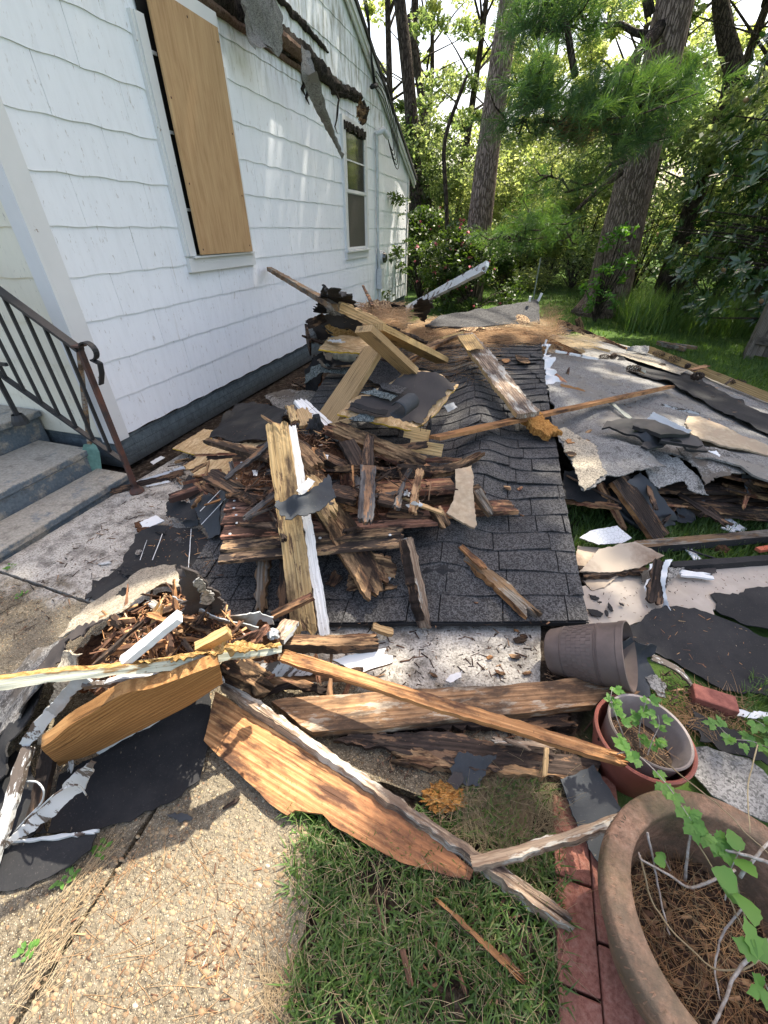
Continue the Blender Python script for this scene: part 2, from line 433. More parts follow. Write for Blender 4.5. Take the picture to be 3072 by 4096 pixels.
def leafmat(name, stops, trans=.35, rough=.5, clump=1.2, tcol=(1.5, 1.6, .5), spec=.4):
    s = NT(name); r = s.island()
    cl = s.noise(s.vec("Object", rnd=True), clump, 3, .6)
    f = s.math('ADD', s.math('MULTIPLY', r, .55), s.math('MULTIPLY', s.ramp(cl, [(.3, 0.0), (.7, 1.0)]), .45))
    col = s.ramp(f, stops)
    s.put(s.b.inputs["Base Color"], col); s.b.inputs["Roughness"].default_value = rough; s.b.inputs["Specular IOR Level"].default_value = spec
    tr = s.n("ShaderNodeBsdfTranslucent"); tc = s.mix(1.0, col, tcol, 'MULTIPLY'); s.l(tc, tr.inputs[0])
    mx = s.n("ShaderNodeMixShader"); mx.inputs[0].default_value = trans
    s.l(s.b.outputs[0], mx.inputs[1]); s.l(tr.outputs[0], mx.inputs[2]); s.l(mx.outputs[0], s.out.inputs[0])
    return s.mat
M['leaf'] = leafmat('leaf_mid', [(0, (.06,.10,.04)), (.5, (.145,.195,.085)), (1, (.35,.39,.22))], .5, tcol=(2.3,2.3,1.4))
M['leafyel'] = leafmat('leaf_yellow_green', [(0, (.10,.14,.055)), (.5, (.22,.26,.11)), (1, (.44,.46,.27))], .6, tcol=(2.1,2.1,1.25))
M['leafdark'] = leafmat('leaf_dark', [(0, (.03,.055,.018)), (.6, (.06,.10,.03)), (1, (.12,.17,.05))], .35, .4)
M['leaffresh'] = leafmat('leaf_fresh', [(0, (.07,.17,.03)), (.6, (.12,.26,.05)), (1, (.22,.38,.08))], .35)
M['magnolia'] = leafmat('leaf_magnolia', [(0, (.022,.055,.022)), (.7, (.045,.095,.036)), (1, (.09,.15,.055))], .15, .27, spec=.8)
M['needle'] = leafmat('pine_needles', [(0, (.04,.085,.045)), (.5, (.075,.145,.065)), (1, (.16,.24,.08))], .35, .5)
M['grass'] = leafmat('grass_blades', [(0, (.04,.085,.022)), (.5, (.095,.17,.045)), (.80, (.16,.25,.075)), (1, (.42,.36,.22))], .35, .5, 6)
M['lawn'] = leafmat('lawn_blades', [(0, (.04,.08,.02)), (.5, (.08,.145,.035)), (1, (.15,.22,.06))], .4, .55, 2)
M['brownleaf'] = leafmat('brown_leaves', [(0, (.12,.06,.03)), (1, (.36,.2,.11))], .2)
M['pink'] = simple('pink_petals', (.62,.18,.22), None, 10, .6)
M['cone'] = simple('magnolia_cone', (.40,.27,.14), (.26,.16,.08), 90, .8, .6)
M['pinecone'] = simple('pine_cone_scales', (.17,.12,.09), (.05,.035,.025), 90, .85, 1, dist=.01)

def bark(name, c1=(.36,.27,.225), c2=(.14,.10,.08)):
    s = NT(name); v = s.vec(scale=(10, 10, 2.2))
    n = s.noise(v, 2.0, 4, .6)
    vv = s.n("ShaderNodeVectorMath", operation='MULTIPLY_ADD'); s.l(s.noise(v, 3, 4, .6, out=1), vv.inputs[0]); vv.inputs[1].default_value = (.5,.5,.5); s.l(v, vv.inputs[2])
    e = s.voro(vv.outputs[0], 2.3, 'DISTANCE_TO_EDGE'); cc = s.sep(s.voro(vv.outputs[0], 2.3, out=1))[0]
    f = s.ramp(e, [(.0, 0.0), (.16, 1.0)])
    fl = s.noise(s.vec(scale=(3, 3, 9)), 5, 5, .7)
    plate = s.mix(cc, c1, tuple(x * .8 for x in c1)); plate = s.mix(s.ramp(fl, [(.3, .55), (.6, 0.0)]), plate, tuple(x * .5 for x in c1))
    col = s.mix(f, c2, plate)
    h = s.math('ADD', f, s.math('MULTIPLY', fl, .4))
    return s.done(col, s.bump(h, 1, .03), .9, .15)
M['bark'] = bark('pine_bark'); M['barkdark'] = bark('dark_bark', (.12,.095,.075), (.035,.027,.022))

# -------- ground and masonry
def concrete():
    s = NT('worn_concrete'); v = s.vec("World", rnd=False)
    x, y, z = s.sep(v)
    fine = s.noise(v, 55, 5, .75); mid = s.noise(v, 9, 6, .7); big = s.noise(v, 1.6, 4, .6)
    white = s.ramp(s.noise(v, 95, 5, .8), [(.38, (.15,.135,.115)), (.48, (.41,.385,.34)), (.64, (.58,.55,.49))])
    grime = s.ramp(mid, [(.46, 0.0), (.66, .9)])
    white = s.mix(grime, white, (.085,.075,.065))
    # exposed pebble aggregate where the cream coat has gone
    vs = s.n("ShaderNodeVectorMath", operation='MULTIPLY_ADD'); s.l(s.noise(v, 30, 2, .5, out=1), vs.inputs[0]); vs.inputs[1].default_value = (.012,.012,.012); s.l(v, vs.inputs[2])
    d = s.voro(vs.outputs[0], 75); c = s.sep(s.voro(vs.outputs[0], 75, out=1))
    d2 = s.voro(vs.outputs[0], 190); c2 = s.sep(s.voro(vs.outputs[0], 190, out=1))
    peb = s.ramp(c[0], [(0, (.15,.105,.065)), (.3, (.30,.225,.13)), (.6, (.40,.32,.19)), (.9, (.28,.15,.085)), (1, (.52,.46,.33))])
    peb2 = s.ramp(c2[0], [(0, (.12,.095,.06)), (.5, (.31,.26,.175)), (1, (.50,.44,.33))])
    mort = s.ramp(fine, [(.38, (.055,.043,.030)), (.62, (.22,.185,.13))])
    p = s.mix(s.ramp(d2, [(.28, 1.0), (.42, 0.0)]), mort, peb2)
    big_on = s.math('MULTIPLY', s.ramp(d, [(.30, 1.0), (.40, 0.0)]), s.ramp(c[1], [(.60, 0.0), (.62, 1.0)]))
    p = s.mix(big_on, p, peb)
    p = s.mix(s.ramp(big, [(.42, 0.0), (.78, .5)]), p, (.36,.315,.23))
    # aggregate towards the front of the slab
    m = s.math('ADD', s.math('MULTIPLY', y, -1.0), s.math('MULTIPLY', mid, .5))
    m = s.ramp(s.math('ADD', m, 1.25), [(.45, 0.0), (.62, 1.0)])
    col = s.mix(m, white, p)
    h = s.math('ADD', s.math('MULTIPLY', s.ramp(d, [(.2, 1.0), (.45, 0.0)]), s.math('MULTIPLY', m, .8)), s.math('MULTIPLY', fine, .6))
    h = s.math('ADD', h, s.math('MULTIPLY', s.math('MULTIPLY', s.ramp(d2, [(.2, 1.0), (.45, 0.0)]), m), .4))
    return s.done(col, s.bump(h, .9, .006), .9, .2)
M['concrete'] = concrete()
def ground():
    s = NT('ground_soil'); v = s.vec("World", rnd=False); x, y, z = s.sep(v)
    f = s.noise(v, 25, 6, .7); b = s.noise(v, 1.2, 4, .6)
    soil = s.ramp(f, [(.34, (.014,.011,.009)), (.52, (.04,.03,.022)), (.74, (.15,.125,.10))])
    gr = s.ramp(s.noise(v, 9, 5, .7), [(.3, (.035,.075,.015)), (.7, (.10,.16,.04))])
    far = s.math('MAXIMUM', s.ramp(s.math('MULTIPLY', s.math('ADD', y, s.math('MULTIPLY', b, 2.0)), .1), [(.95, 0.0), (1, 1.0)]), s.ramp(s.math('ADD', x, s.math('MULTIPLY', b, .6)), [(.8, 0.0), (.95, 1.0)]))
    col = s.mix(far, soil, gr)
    return s.done(col, s.bump(f, .8, .02), .95, .1)
M['ground'] = ground()
def bricks():
    s = NT('dusty_red_brick'); v = s.vec("World", rnd=False)
    f = s.noise(v, 70, 5, .75); b = s.noise(v, 6, 5, .65)
    col = s.ramp(f, [(.3, (.16,.06,.042)), (.5, (.31,.13,.095)), (.75, (.42,.23,.175))])
    col = s.mix(s.ramp(b, [(.45, 0.0), (.75, .7)]), col, (.12,.085,.06))
    return s.done(col, s.bump(f, .8, .006), .9, .2)
M['brickpath'] = bricks()
def terracotta():
    s = NT('weathered_clay'); v = s.vec()
    f = s.noise(v, 60, 6, .75); b = s.noise(v, 7, 6, .72)
    col = s.ramp(f, [(.32, (.17,.105,.07)), (.5, (.36,.215,.14)), (.72, (.48,.32,.22))])
    col = s.mix(s.ramp(b, [(.40, 0.0), (.62, .85)]), col, (.15,.12,.085))
    col = s.mix(s.ramp(s.noise(s.vec(loc=(3,3,3)), 4, 4, .6), [(.55, 0.0), (.7, .6)]), col, (.075,.08,.035))
    return s.done(col, s.bump(f, .9, .008), .9, .2)
M['clay'] = terracotta()
def siding(name, c, dirt):
    s = NT(name); v = s.vec("World", rnd=False)
    st = s.noise(s.vec("World", rnd=False, scale=(6, 6, 1.2)), 3, 6, .7)
    fine = s.noise(s.vec("World", rnd=False, scale=(60, 60, 4)), 3, 3, .6)
    x, y, z = s.sep(v)
    col = s.mix(s.ramp(st, [(.45, 0.0), (.8, .35)]), c, tuple(a * .75 for a in c))
    isl = s.island(); col = s.mix(s.math('MULTIPLY', isl, .05), col, tuple(a * .6 for a in c))
    sc = s.ramp(s.noise(s.vec("World", rnd=False, scale=(10, 10, 3)), 4, 7, .75), [(.60, 0.0), (.66, 1.0)])
    stk = s.math('MULTIPLY', s.ramp(s.noise(s.vec('World', rnd=False, scale=(9, 9, .5), loc=(1,4,2)), 3, 5, .7), [(.60, 0.0), (.74, .55)]), s.ramp(s.noise(v, .9, 3, .5), [(.45, 0.0), (.6, 1.0)]))
    col = s.mix(stk, col, (.42,.38,.31))
    col = s.mix(s.math('MULTIPLY', sc, .6), col, (.28,.24,.2))
    # mildew low down towards the far corner
    far = s.math('MULTIPLY', s.ramp(s.math('MULTIPLY', y, .1), [(.78, 0.0), (.95, 1.0)]), s.ramp(s.math('MULTIPLY', z, .4), [(.1, 1.0), (.6, 0.0)]))
    mil = s.math('MULTIPLY', far, s.ramp(s.noise(s.vec("World", rnd=False, scale=(5, 5, .9), loc=(2,3,1)), 2, 5, .65), [(.42, 0.0), (.62, 1.0)]))
    col = s.mix(mil, col, dirt)
    up = s.math('MULTIPLY', s.ramp(s.math('MULTIPLY', z, .25), [(.66, 0.0), (.78, 1.0)]), s.ramp(s.noise(s.vec("World", rnd=False, scale=(8, 8, 2), loc=(7,3,1)), 1.6, 6, .7), [(.47, 0.0), (.64, .8)]))
    col = s.mix(up, col, (.27,.27,.22))
    return s.done(col, s.bump(fine, .12, .002), .7, .3)
M['siding'] = siding('white_shingle_siding', (.85,.885,.93), (.13,.14,.12))
M['cream'] = siding('cream_shingle_siding', (.80,.77,.64), (.3,.28,.2))
def foundation():
    s = NT('blue_grey_brick_paint'); br = s.n("ShaderNodeTexBrick"); v = s.vec("World", rnd=False)
    cm = s.n("ShaderNodeCombineXYZ"); x, y, z = s.sep(v); s.l(s.math('ADD', y, x), cm.inputs[0]); s.l(z, cm.inputs[1]); s.l(cm.outputs[0], br.inputs["Vector"])
    br.inputs["Scale"].default_value = 4.6; br.inputs["Mortar Size"].default_value = .012; br.inputs["Brick Width"].default_value = .95; br.inputs["Row Height"].default_value = .33
    n = s.noise(v, 14, 6, .7)
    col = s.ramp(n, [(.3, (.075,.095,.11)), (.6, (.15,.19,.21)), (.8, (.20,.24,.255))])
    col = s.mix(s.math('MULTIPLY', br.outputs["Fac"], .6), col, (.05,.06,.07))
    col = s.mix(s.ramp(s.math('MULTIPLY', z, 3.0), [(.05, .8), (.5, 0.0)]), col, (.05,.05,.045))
    return s.done(col, s.bump(s.math('SUBTRACT', n, br.outputs["Fac"]), .8, .02), .6, .4)
M['foundation'] = foundation()
def stepmat():
    s = NT('worn_grey_step_paint'); v = s.vec("World", rnd=False); n = s.noise(v, 5, 7, .72); f = s.noise(v, 60, 4, .7)
    nz = s.sep(s.n("ShaderNodeNewGeometry").outputs["Normal"])[2]
    blue = s.ramp(f, [(.3, (.09,.115,.135)), (.7, (.16,.195,.22))]); bare = s.ramp(f, [(.3, (.22,.20,.165)), (.7, (.42,.39,.33))])
    m = s.ramp(s.math('ADD', n, s.math('MULTIPLY', nz, .18)), [(.50, 0.0), (.60, 1.0)])
    col = s.mix(m, blue, bare)
    col = s.mix(s.ramp(s.noise(s.vec("World", rnd=False, loc=(4,4,4)), 8, 6, .7), [(.55, 0.0), (.7, .7)]), col, (.07,.06,.05))
    return s.done(col, s.bump(s.math('ADD', m, f), .4, .004), .75, .3)
M['steps'] = stepmat()
def lauan():
    s = NT('lauan_plywood'); v = s.vec("World", rnd=False, scale=(3, 9, .9)); n = s.noise(s.vec("World", rnd=False, scale=(3, 5, .8)), 2.2, 5, .6, 1.2); f = s.noise(s.vec("World", rnd=False, scale=(10, 26, 1.6)), 2, 6, .75, .5)
    k = s.math('ADD', s.math('MULTIPLY', n, .45), s.math('MULTIPLY', f, .55))
    col = s.ramp(k, [(.34, (.33,.19,.09)), (.5, (.46,.295,.15)), (.66, (.54,.37,.20))])
    kn = s.ramp(s.noise(s.vec("World", rnd=False, scale=(1, 6, 2)), 6, 3, .6), [(.74, 0.0), (.77, .6)])
    col = s.mix(kn, col, (.2,.1,.05))
    return s.done(col, s.bump(k, .2, .002), .7, .3)
M['lauan'] = lauan()
def glass():
    s = NT('dirty_window_glass'); n = s.noise(s.vec(), 12, 4, .6)
    s.b.inputs["Metallic"].default_value = 0
    return s.done(s.ramp(n, [(.3, (.03,.035,.03)), (.7, (.06,.065,.055))]), s.bump(n, .05, .01), .06, .9)
M['glass'] = glass()
M['screen'] = simple('insect_screen', (.10,.095,.08), (.075,.07,.06), 200, .6, .3)
M['charred'] = rot('charred_eave', (.10,.085,.07), (.035,.03,.026), (.008,.007,.007))
M['oldbrown'] = rot('old_stained_boards', (.28,.20,.15), (.17,.11,.08), (.03,.022,.02))
M['woodfence'] = wood('fence_grey', (.20,.17,.14), (.10,.08,.065), (.04,.035,.03), .3)
M['roofedge'] = simple('roof_edge', (.05,.05,.05), None, 30)
# ------------------------------------------------------------------ ground
def grid_sheet(name, x0, x1, y0, y1, res, mat, hf, kind="structure"):
    nx, ny = max(2, int((x1-x0)/res)), max(2, int((y1-y0)/res))
    xs = np.linspace(x0, x1, nx); ys = np.linspace(y0, y1, ny)
    V = [(x, y, hf(x, y)) for y in ys for x in xs]
    F = [(j*nx+i, j*nx+i+1, (j+1)*nx+i+1, (j+1)*nx+i) for j in range(ny-1) for i in range(nx-1)]
    o = np_mesh(name, V, F, mat, sm=True); tag(o, kind=kind); return o
def ghf(x, y):
    return -.02 + .012 * noise.noise(Vector((x*2.2, y*2.2, 0))) + .02 * noise.noise(Vector((x*.35, y*.35, 3)))
def gh(x, y): return -.045 if (x < .36 and y < 2.75) else ghf(x, y)
grid_sheet('ground', -14, 16, -1.5, 30, .25, M['ground'], gh)
o = from_lists('terrain', [(-220,-60,-.12),(220,-60,-.12),(220,260,-.12),(-220,260,-.12)], [(0,1,2,3)], M['ground']); tag(o, kind='structure')

def slab(name, pts, z, th, mat, jag=.006):
    out = []
    n = len(pts)
    for i in range(n):
        a, b = Vector(pts[i]), Vector(pts[(i+1) % n]); L = (b-a).length; k = max(1, int(L/.03))
        pr = Vector((-(b-a).y, (b-a).x)).normalized()
        for j in range(k):
            p = a.lerp(b, j/k); q = p + pr * jag * noise.noise(Vector((p.x*25, p.y*25, 1)))
            out.append(q)
    m = len(out)
    vs = [(p.x, p.y, z) for p in out] + [(p.x, p.y, z-th) for p in out]
    fs = [tuple(range(m))] + [(i, i+m, (i+1)%m+m, (i+1)%m) for i in range(m)]
    o = from_lists(name, vs, fs, mat); tag(o, kind='structure'); return o
slab('concrete_walk', [(-.872,-1.4),(-.34,-1.4),(-.26,.05),(-.33,.36),(-.46,.50),(-.20,.62),(.30,.60),(.335,.80),(.34,1.5),(.34,2.75),(-2.6,2.9),(-2.66,1.02),(-.9,.93)], 0, .10, M['concrete'])
slab('concrete_path', [(-3.2,-1.4),(-.892,-1.4),(-.915,.915),(-2.66,1.005),(-3.2,1.0)], -.004, .10, M['concrete'])

mb = MB()
for cix, x0 in enumerate((.372, .478, .584)):
    y = -.6 + cix * .11
    while y < .66 + cix * .02:
        a = y + .003; b = y + .222
        dz = random.uniform(-.002, .002)
        mb.box((x0 + .0015 + random.uniform(0, .001), a, -.05), (x0 + .1035, b, .012 + dz)); y += .226
o = mb.build('brick_path', M['brickpath'])
bv = o.modifiers.new('b', 'BEVEL'); bv.width = .004; bv.segments = 2
tag(o, kind='structure')

# ------------------------------------------------------------------ the house
XW = -2.85
YC, YF = 2.20, 11.06
house = empty('house', (XW, YC, 0), 'white shingle sided house with a boarded window and charred strip of wall', 'house')
RY, RZ, RS = 5.6, 4.86, .415
def roofz(y): return RZ - RS * abs(y - RY)
Z0, EXP = .262, .2695
def shingle_wall(name, mat, along, fixed, u0, u1, ztop, out, cut=None, seed=1):
    """along: function (u, z, depth) -> world"""
    r = random.Random(seed); mb = MB()
    row = 0; z = Z0
    while z < ztop:
        off = (row % 2) * .305 + r.uniform(-.04, .04)
        cuts = [u0]; u = u0 + off
        while u < u1:
            if u - cuts[-1] > .08: cuts.append(u)
            u += .61 + r.uniform(-.004, .004)
        cuts.append(u1)
        ph = r.uniform(0, 6)
        for a, b in zip(cuts[:-1], cuts[1:]):
            if cut and cut(a, b, z): continue
            g = .0011; n = max(2, int((b-a)/.045)); dz = r.uniform(-.003, .003); dd = r.uniform(0, .002)
            vs = []
            for i in range(n+1):
                uu = a + g + (b-a-2*g) * i/n
                wz = .0045 * math.sin(uu * 21 + ph) * (1 if a + .02 < uu < b - .02 else .6) + dz
                vs.append(along(uu, z + wz, .0115 + dd)); vs.append(along(uu, z + wz, .0055)); vs.append(along(uu, z + EXP + .008, .0045 + dd*.3))
            fs = []
            for i in range(n):
                p = i*3; q = p+3
                fs.append((p, q, q+2, p+2)); fs.append((p+1, q+1, q, p))
            fs.append((0, 2, 1)); fs.append((n*3, n*3+1, n*3+2))
            mb.add(vs, fs)
        z += EXP; row += 1
    return mb
mbw = shingle_wall('siding', M['siding'], lambda u, z, d: (XW + d, u, z), XW, YC + .098, YF, 4.9, 1, seed=4)
o = mbw.build('siding', M['siding'], house)
bm = bmesh.new(); bm.from_mesh(o.data); loc = wm(o).translation.copy()
for sgn in (1, -1):
    nrm = Vector((0, RS * sgn, 1)).normalized()
    bmesh.ops.bisect_plane(bm, geom=bm.verts[:]+bm.edges[:]+bm.faces[:], plane_co=Vector((0, RY, RZ)) - loc, plane_no=nrm, clear_outer=True)
bm.to_mesh(o.data); bm.free()
# sheathing behind the shingles
def gable(x):
    return [(x, YC, .25), (x, YF, .25), (x, YF, roofz(YF)), (x, RY, RZ), (x, YC, roofz(YC))]
o = from_lists('wall', gable(XW + .004) + gable(XW - .1), [(0,1,2,3,4), (9,8,7,6,5), (0,5,6,1), (1,6,7,2), (2,7,8,3), (3,8,9,4), (4,9,5,0)], M['charred'], parent=house)
mb = MB()
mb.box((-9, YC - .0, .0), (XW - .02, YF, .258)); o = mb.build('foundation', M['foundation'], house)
# far side wall return + corner boards
mb = MB()
for lo, hi in (((XW + .004, YC - .022, .24), (XW + .030, YC + .096, 4.2)), ((XW - .09, YC - .046, .24), (XW + .030, YC - .0225, 4.2)), ((XW + .004, YF - .10, .24), (XW + .028, YF + .0, 2.62))):
    mb = MB(); mb.box(lo, hi); mb.build('corner_board', M['paintclean'], house)
mbc = shingle_wall('front_siding', M['cream'], lambda u, z, d: (u, YC - .004 - d, z), 0, -6.5, XW - .092, 3.6, 1, seed=9)
mbc.build('front_siding', M['cream'], house)
mb = MB(); mb.box((-6.5, YC - .004, .25), (XW - .05, YC + .1, 3.7)); mb.build('front_wall', M['cream'], house)
# roof with rake boards
mb = MB()
for s, y1 in ((1, YF + .35), (-1, YC - .4)):
    a = Vector((0, RY, RZ)); b = Vector((0, y1, RZ - RS * abs(y1 - RY)))
    for (x0, x1, t0, t1, m) in ((XW + .035, XW + .06, -.10, .035, 0), (XW + .061, XW + .085, -.045, .036, 0), (-9, XW + .11, .04, .10, 1)):
        vs = [(x0, a.y, a.z+t0), (x1, a.y, a.z+t0), (x1, b.y, b.z+t0), (x0, b.y, b.z+t0), (x0, a.y, a.z+t1), (x1, a.y, a.z+t1), (x1, b.y, b.z+t1), (x0, b.y, b.z+t1)]
        mb.add(vs, [(0,3,2,1),(4,5,6,7),(0,1,5,4),(1,2,6,5),(2,3,7,6),(3,0,4,7)], m)
mb.build('roof', [M['paintclean'], M['roofedge']], house)

# boarded window
def wbox(mb, y0, y1, z0, z1, d0, d1, m=0): mb.box((XW + d0, y0, z0), (XW + d1, y1, z1), m)
win = empty('window', (XW, 4, 1.3)); hold(win, house, Matrix.Translation((XW, 4, 1.3)))
mb = MB(); wbox(mb, 3.53, 4.42, 1.41, 2.96, .018, .024); mb.build('painted_recess', M['cavityblack'], win)  # black plate on the uncut siding, painted as the shaded recess
mb = MB()
wbox(mb, 3.465, 3.548, 1.405, 2.80, .0, .052); wbox(mb, 3.44, 3.464, 1.405, 2.80, .0, .040)
wbox(mb, 4.36, 4.455, 1.405, 2.74, .0, .052); wbox(mb, 3.465, 4.44, 2.96, 3.05, .0, .05)
wbox(mb, 3.445, 4.48, 1.285, 1.388, .0, .046); wbox(mb, 3.50, 4.45, 1.389, 1.404, .0, .075)
for zz in (1.72, 2.2, 2.62): wbox(mb, 3.549, 3.62, zz, zz + .02, .0242, .034)
mb.build('frame', M['paintclean'], win)
mb = MB()
# the sheet hangs a little crooked: lower corners stand closer to the jamb than upper ones
zz = [(3.562, 1.413), (4.378, 1.408), (4.366, 2.945), (3.575, 2.95)]
vs = [(XW + .078, a, b) for a, b in zz] + [(XW + .092, a, b) for a, b in zz]
mb.add(vs, [(3,2,1,0),(4,5,6,7),(0,1,5,4),(1,2,6,5),(2,3,7,6),(3,0,4,7)])
o = mb.build('plywood_board', M['lauan'], win); o['label'] = 'tan plywood sheet covering the window'
for a_, b_ in ((3.60,2.88),(3.60,2.4),(3.60,1.9),(3.60,1.45),(4.34,2.86),(4.34,2.3),(4.34,1.86),(4.34,1.46),(3.98,2.90)):
    mb = MB(); mb.lathe([(0,.0025),(.006,.002),(.008,0)], 8, 0, Matrix.Translation((XW+.0922, a_, b_)) @ Matrix.Rotation(R(90), 4, 'Y')); mb.build('screw_head', M['rustmetal'], o)
# far window
win = empty('window', (XW, 7.8, 1.3)); hold(win, house, Matrix.Translation((XW, 7.8, 1.3)))
mb = MB()
wbox(mb, 7.17, 7.25, 1.30, 2.80, 0, .045); wbox(mb, 8.13, 8.21, 1.30, 2.80, 0, .045)
wbox(mb, 7.16, 8.22, 1.19, 1.288, 0, .04); wbox(mb, 7.15, 8.23, 1.289, 1.31, 0, .075); wbox(mb, 7.17, 8.21, 2.802, 2.89, 0, .045)
mb.build('frame', M['paintclean'], win)
mb = MB()
for (z0, z1, d) in ((1.315, 2.08, .030), (2.05, 2.80, .042)):
    wbox(mb, 7.252, 7.30, z0, z1, .0, d); wbox(mb, 8.08, 8.128, z0, z1, .0, d)
    wbox(mb, 7.302, 8.078, z0, z0+.04, .0, d-.002); wbox(mb, 7.302, 8.078, z1-.04, z1, .0, d-.002)
wbox(mb, 7.302, 8.078, 2.42, 2.437, .0, .036)
mb.build('sash', M['paintclean'], win)
mb = MB(); wbox(mb, 7.302, 8.078, 2.09, 2.76, .020, .027); mb.build('pane', M['glass'], win)
mb = MB(); wbox(mb, 7.302, 8.078, 1.355, 2.05, .018, .022); o = mb.build('screen', M['screen'], win); o['label'] = 'dull brown insect screen'
mb = MB()
for i in range(26):
    y = 7.22 + i * .035; wbox(mb, y, y + random.uniform(.03, .07), 2.76 + random.uniform(-.03, .02), 2.82 + random.uniform(-.01, .03), .03 + i*.0002, .052 + random.uniform(0, .02) + i*.0003)
mb.build('charred_head', M['charred'], win)

# charred ledger strip where the porch roof tore off (follows the wall, rises towards the camera)
def strip_mesh(name, path, thick, mat, n=70, jag=.05, seed=3, parent=house, d0=.02):
    """path: list of (y, zlow, zhigh, depth)"""
    r = random.Random(seed); vs = []; fs = []
    P = np.array(path); ys = np.linspace(P[0,0], P[-1,0], n)
    for i, y in enumerate(ys):
        zl, zh, d = [np.interp(y, P[:,0], P[:,k]) for k in (1,2,3)]
        zl += jag * (noise.noise(Vector((y*7, 0, seed))) + .5*noise.noise(Vector((y*23, 4, seed)))); zh += jag * (noise.noise(Vector((y*8, 9, seed))) + .5*noise.noise(Vector((y*25, 14, seed))))
        d = d + thick * .5 * noise.noise(Vector((y*11, 2, seed)))
        for j in range(5):
            t = j/4; z = zl + (zh-zl)*t; dd = d * (.55 + .6*math.sin(math.pi*t)) + .02 * noise.noise(Vector((y*18, z*18, seed)))
            vs.append((XW + d0 + max(.006, dd), y, z))
        vs.append((XW + .002, y, zh)); vs.append((XW + .002, y, zl))
    k = 7
    for i in range(n-1):
        for j in range(4): fs.append((i*k+j, (i+1)*k+j, (i+1)*k+j+1, i*k+j+1))
        fs.append((i*k+4, (i+1)*k+4, (i+1)*k+5, i*k+5)); fs.append((i*k+6, (i+1)*k+6, (i+1)*k, i*k))
    fs.append(tuple(range(7))); fs.append(tuple((n-1)*k + j for j in range(7))[::-1])
    return from_lists(name, vs, fs, mat, parent=parent)
strip_mesh('charred_ledger', [(4.2,3.13,3.30,.03),(5.0,3.10,3.27,.05),(5.6,3.09,3.29,.06),(6.2,3.09,3.29,.07),(6.8,3.08,3.23,.05),(7.2,3.07,3.19,.05),(7.6,3.12,3.22,.06),(8.0,3.16,3.23,.04)], .07, M['charred'], 300, .032)
strip_mesh('stained_ledger_board', [(4.2,3.06,3.125,.03),(5.2,3.045,3.095,.035),(6.3,3.04,3.085,.03)], .02, M['oldbrown'], 110, .007, 8)
strip_mesh('stained_ledger_board', [(5.45,3.11,3.24,.09),(5.95,3.10,3.22,.10)], .02, M['oldbrown'], 50, .012, 18, d0=.03)
strip_mesh('charred_flashing', [(5.2,3.50,3.55,.012),(5.7,3.45,3.51,.02),(6.2,3.41,3.47,.025),(6.75,3.38,3.42,.015),(6.85,3.38,3.40,.01)], .02, M['charred'], 200, .028, 12)
strip_mesh('charred_flashing', [(6.9,3.03,3.07,.03),(7.4,3.08,3.13,.05),(7.9,3.12,3.17,.03)], .03, M['charred'], 90, .02, 15)
# drips of char running down
for (y, z1, z0, w) in ((6.98, 3.06, 2.66, .03), (8.02, 3.16, 2.86, .07), (6.05, 3.14, 2.86, .07), (6.14, 3.12, 2.80, .06), (6.22, 3.1, 2.90, .05)):
    mb = MB()
    pts = [(XW + .05 + .03*math.sin(k), y + .03*math.sin(k*2.1), z1 + (z0-z1)*k/6) for k in range(7)]
    mb.tube(pts, [w*.5, w*.45, w*.42, w*.5, w*.35, w*.3, w*.1], 4); mb.build('charred_stub', M['charred'], house)

# electric meter, conduit
met = empty('electric_meter', (XW, 8.85, 1.15)); hold(met, house, Matrix.Translation((XW, 8.85, 1.15)))
mb = MB()
Mx = Matrix.Translation((XW + .02, 8.86, 1.14)) @ Matrix.Rotation(R(90), 4, 'Y')
mb.lathe([(0,.0),(.115,.0),(.115,.08),(.105,.10),(.09,.10)], 28, 0, Mx); mb.build('meter_socket', M['conduit'], met, True, 40)
mb = MB(); mb.lathe([(.0,.16),(.05,.16),(.082,.14),(.088,.102)], 28, 0, Mx); mb.build('meter_dial', M['glass'], met, True)
mb = MB(); wbox(mb, 8.72, 8.90, .62, .96, .02, .12); mb.build('service_box', M['conduit'], met)
mb = MB()
mb.tube([(XW + .05, 8.70, 2.86), (XW + .05, 8.72, 1.28)], .026, 10); mb.tube([(XW + .05, 8.80, .62), (XW + .05, 8.80, .0)], .026, 10)
mb.tube([(XW + .05, 8.72, 1.28), (XW + .05, 8.80, .96)], .03, 10)
mb.tube([(XW + .03, 8.68, 2.88), (XW + .13, 8.78, 2.94), (XW + .19, 8.88, 2.87)], [.03,.05,.045], 10); mb.build('conduit', M['conduit'], met, True, 50)
mb = MB()
w0 = Vector((XW + .18, 8.88, 2.87))
for k in range(5):
    pts = []
    e = Vector((XW + .12, 8.35 + k*.04, 3.38 + k*.06))
    for i in range(18):
        t = i/17; p = w0.lerp(e, t); p.z -= (.42 + .10*k) * math.sin(math.pi*min(1, t*1.2))**1.0 * (1-t*.6); p.y += (.35 + .08*k) * math.sin(math.pi*t); p.x += .1*math.sin(math.pi*t)
        pts.append(p)
    mb.tube(pts, .007, 5)
for k in range(3):
    mb.tube([(XW + .12, 8.35 + k*.05, 3.4), (XW + .10, 8.30 + k*.04, 3.6), (XW + .15, 8.1 - k*.05, 3.95), (XW + .12, 7.95 - k*.1, 4.3)], .008, 5)
mb.tube([(XW + .10, 8.3, 3.36), (XW + .12, 8.5, 3.42)], .03, 6)
o = mb.build('service_cable', M['cable'], None, True); tag(o, 'black service wires looping beside the far window of the house', 'cable')

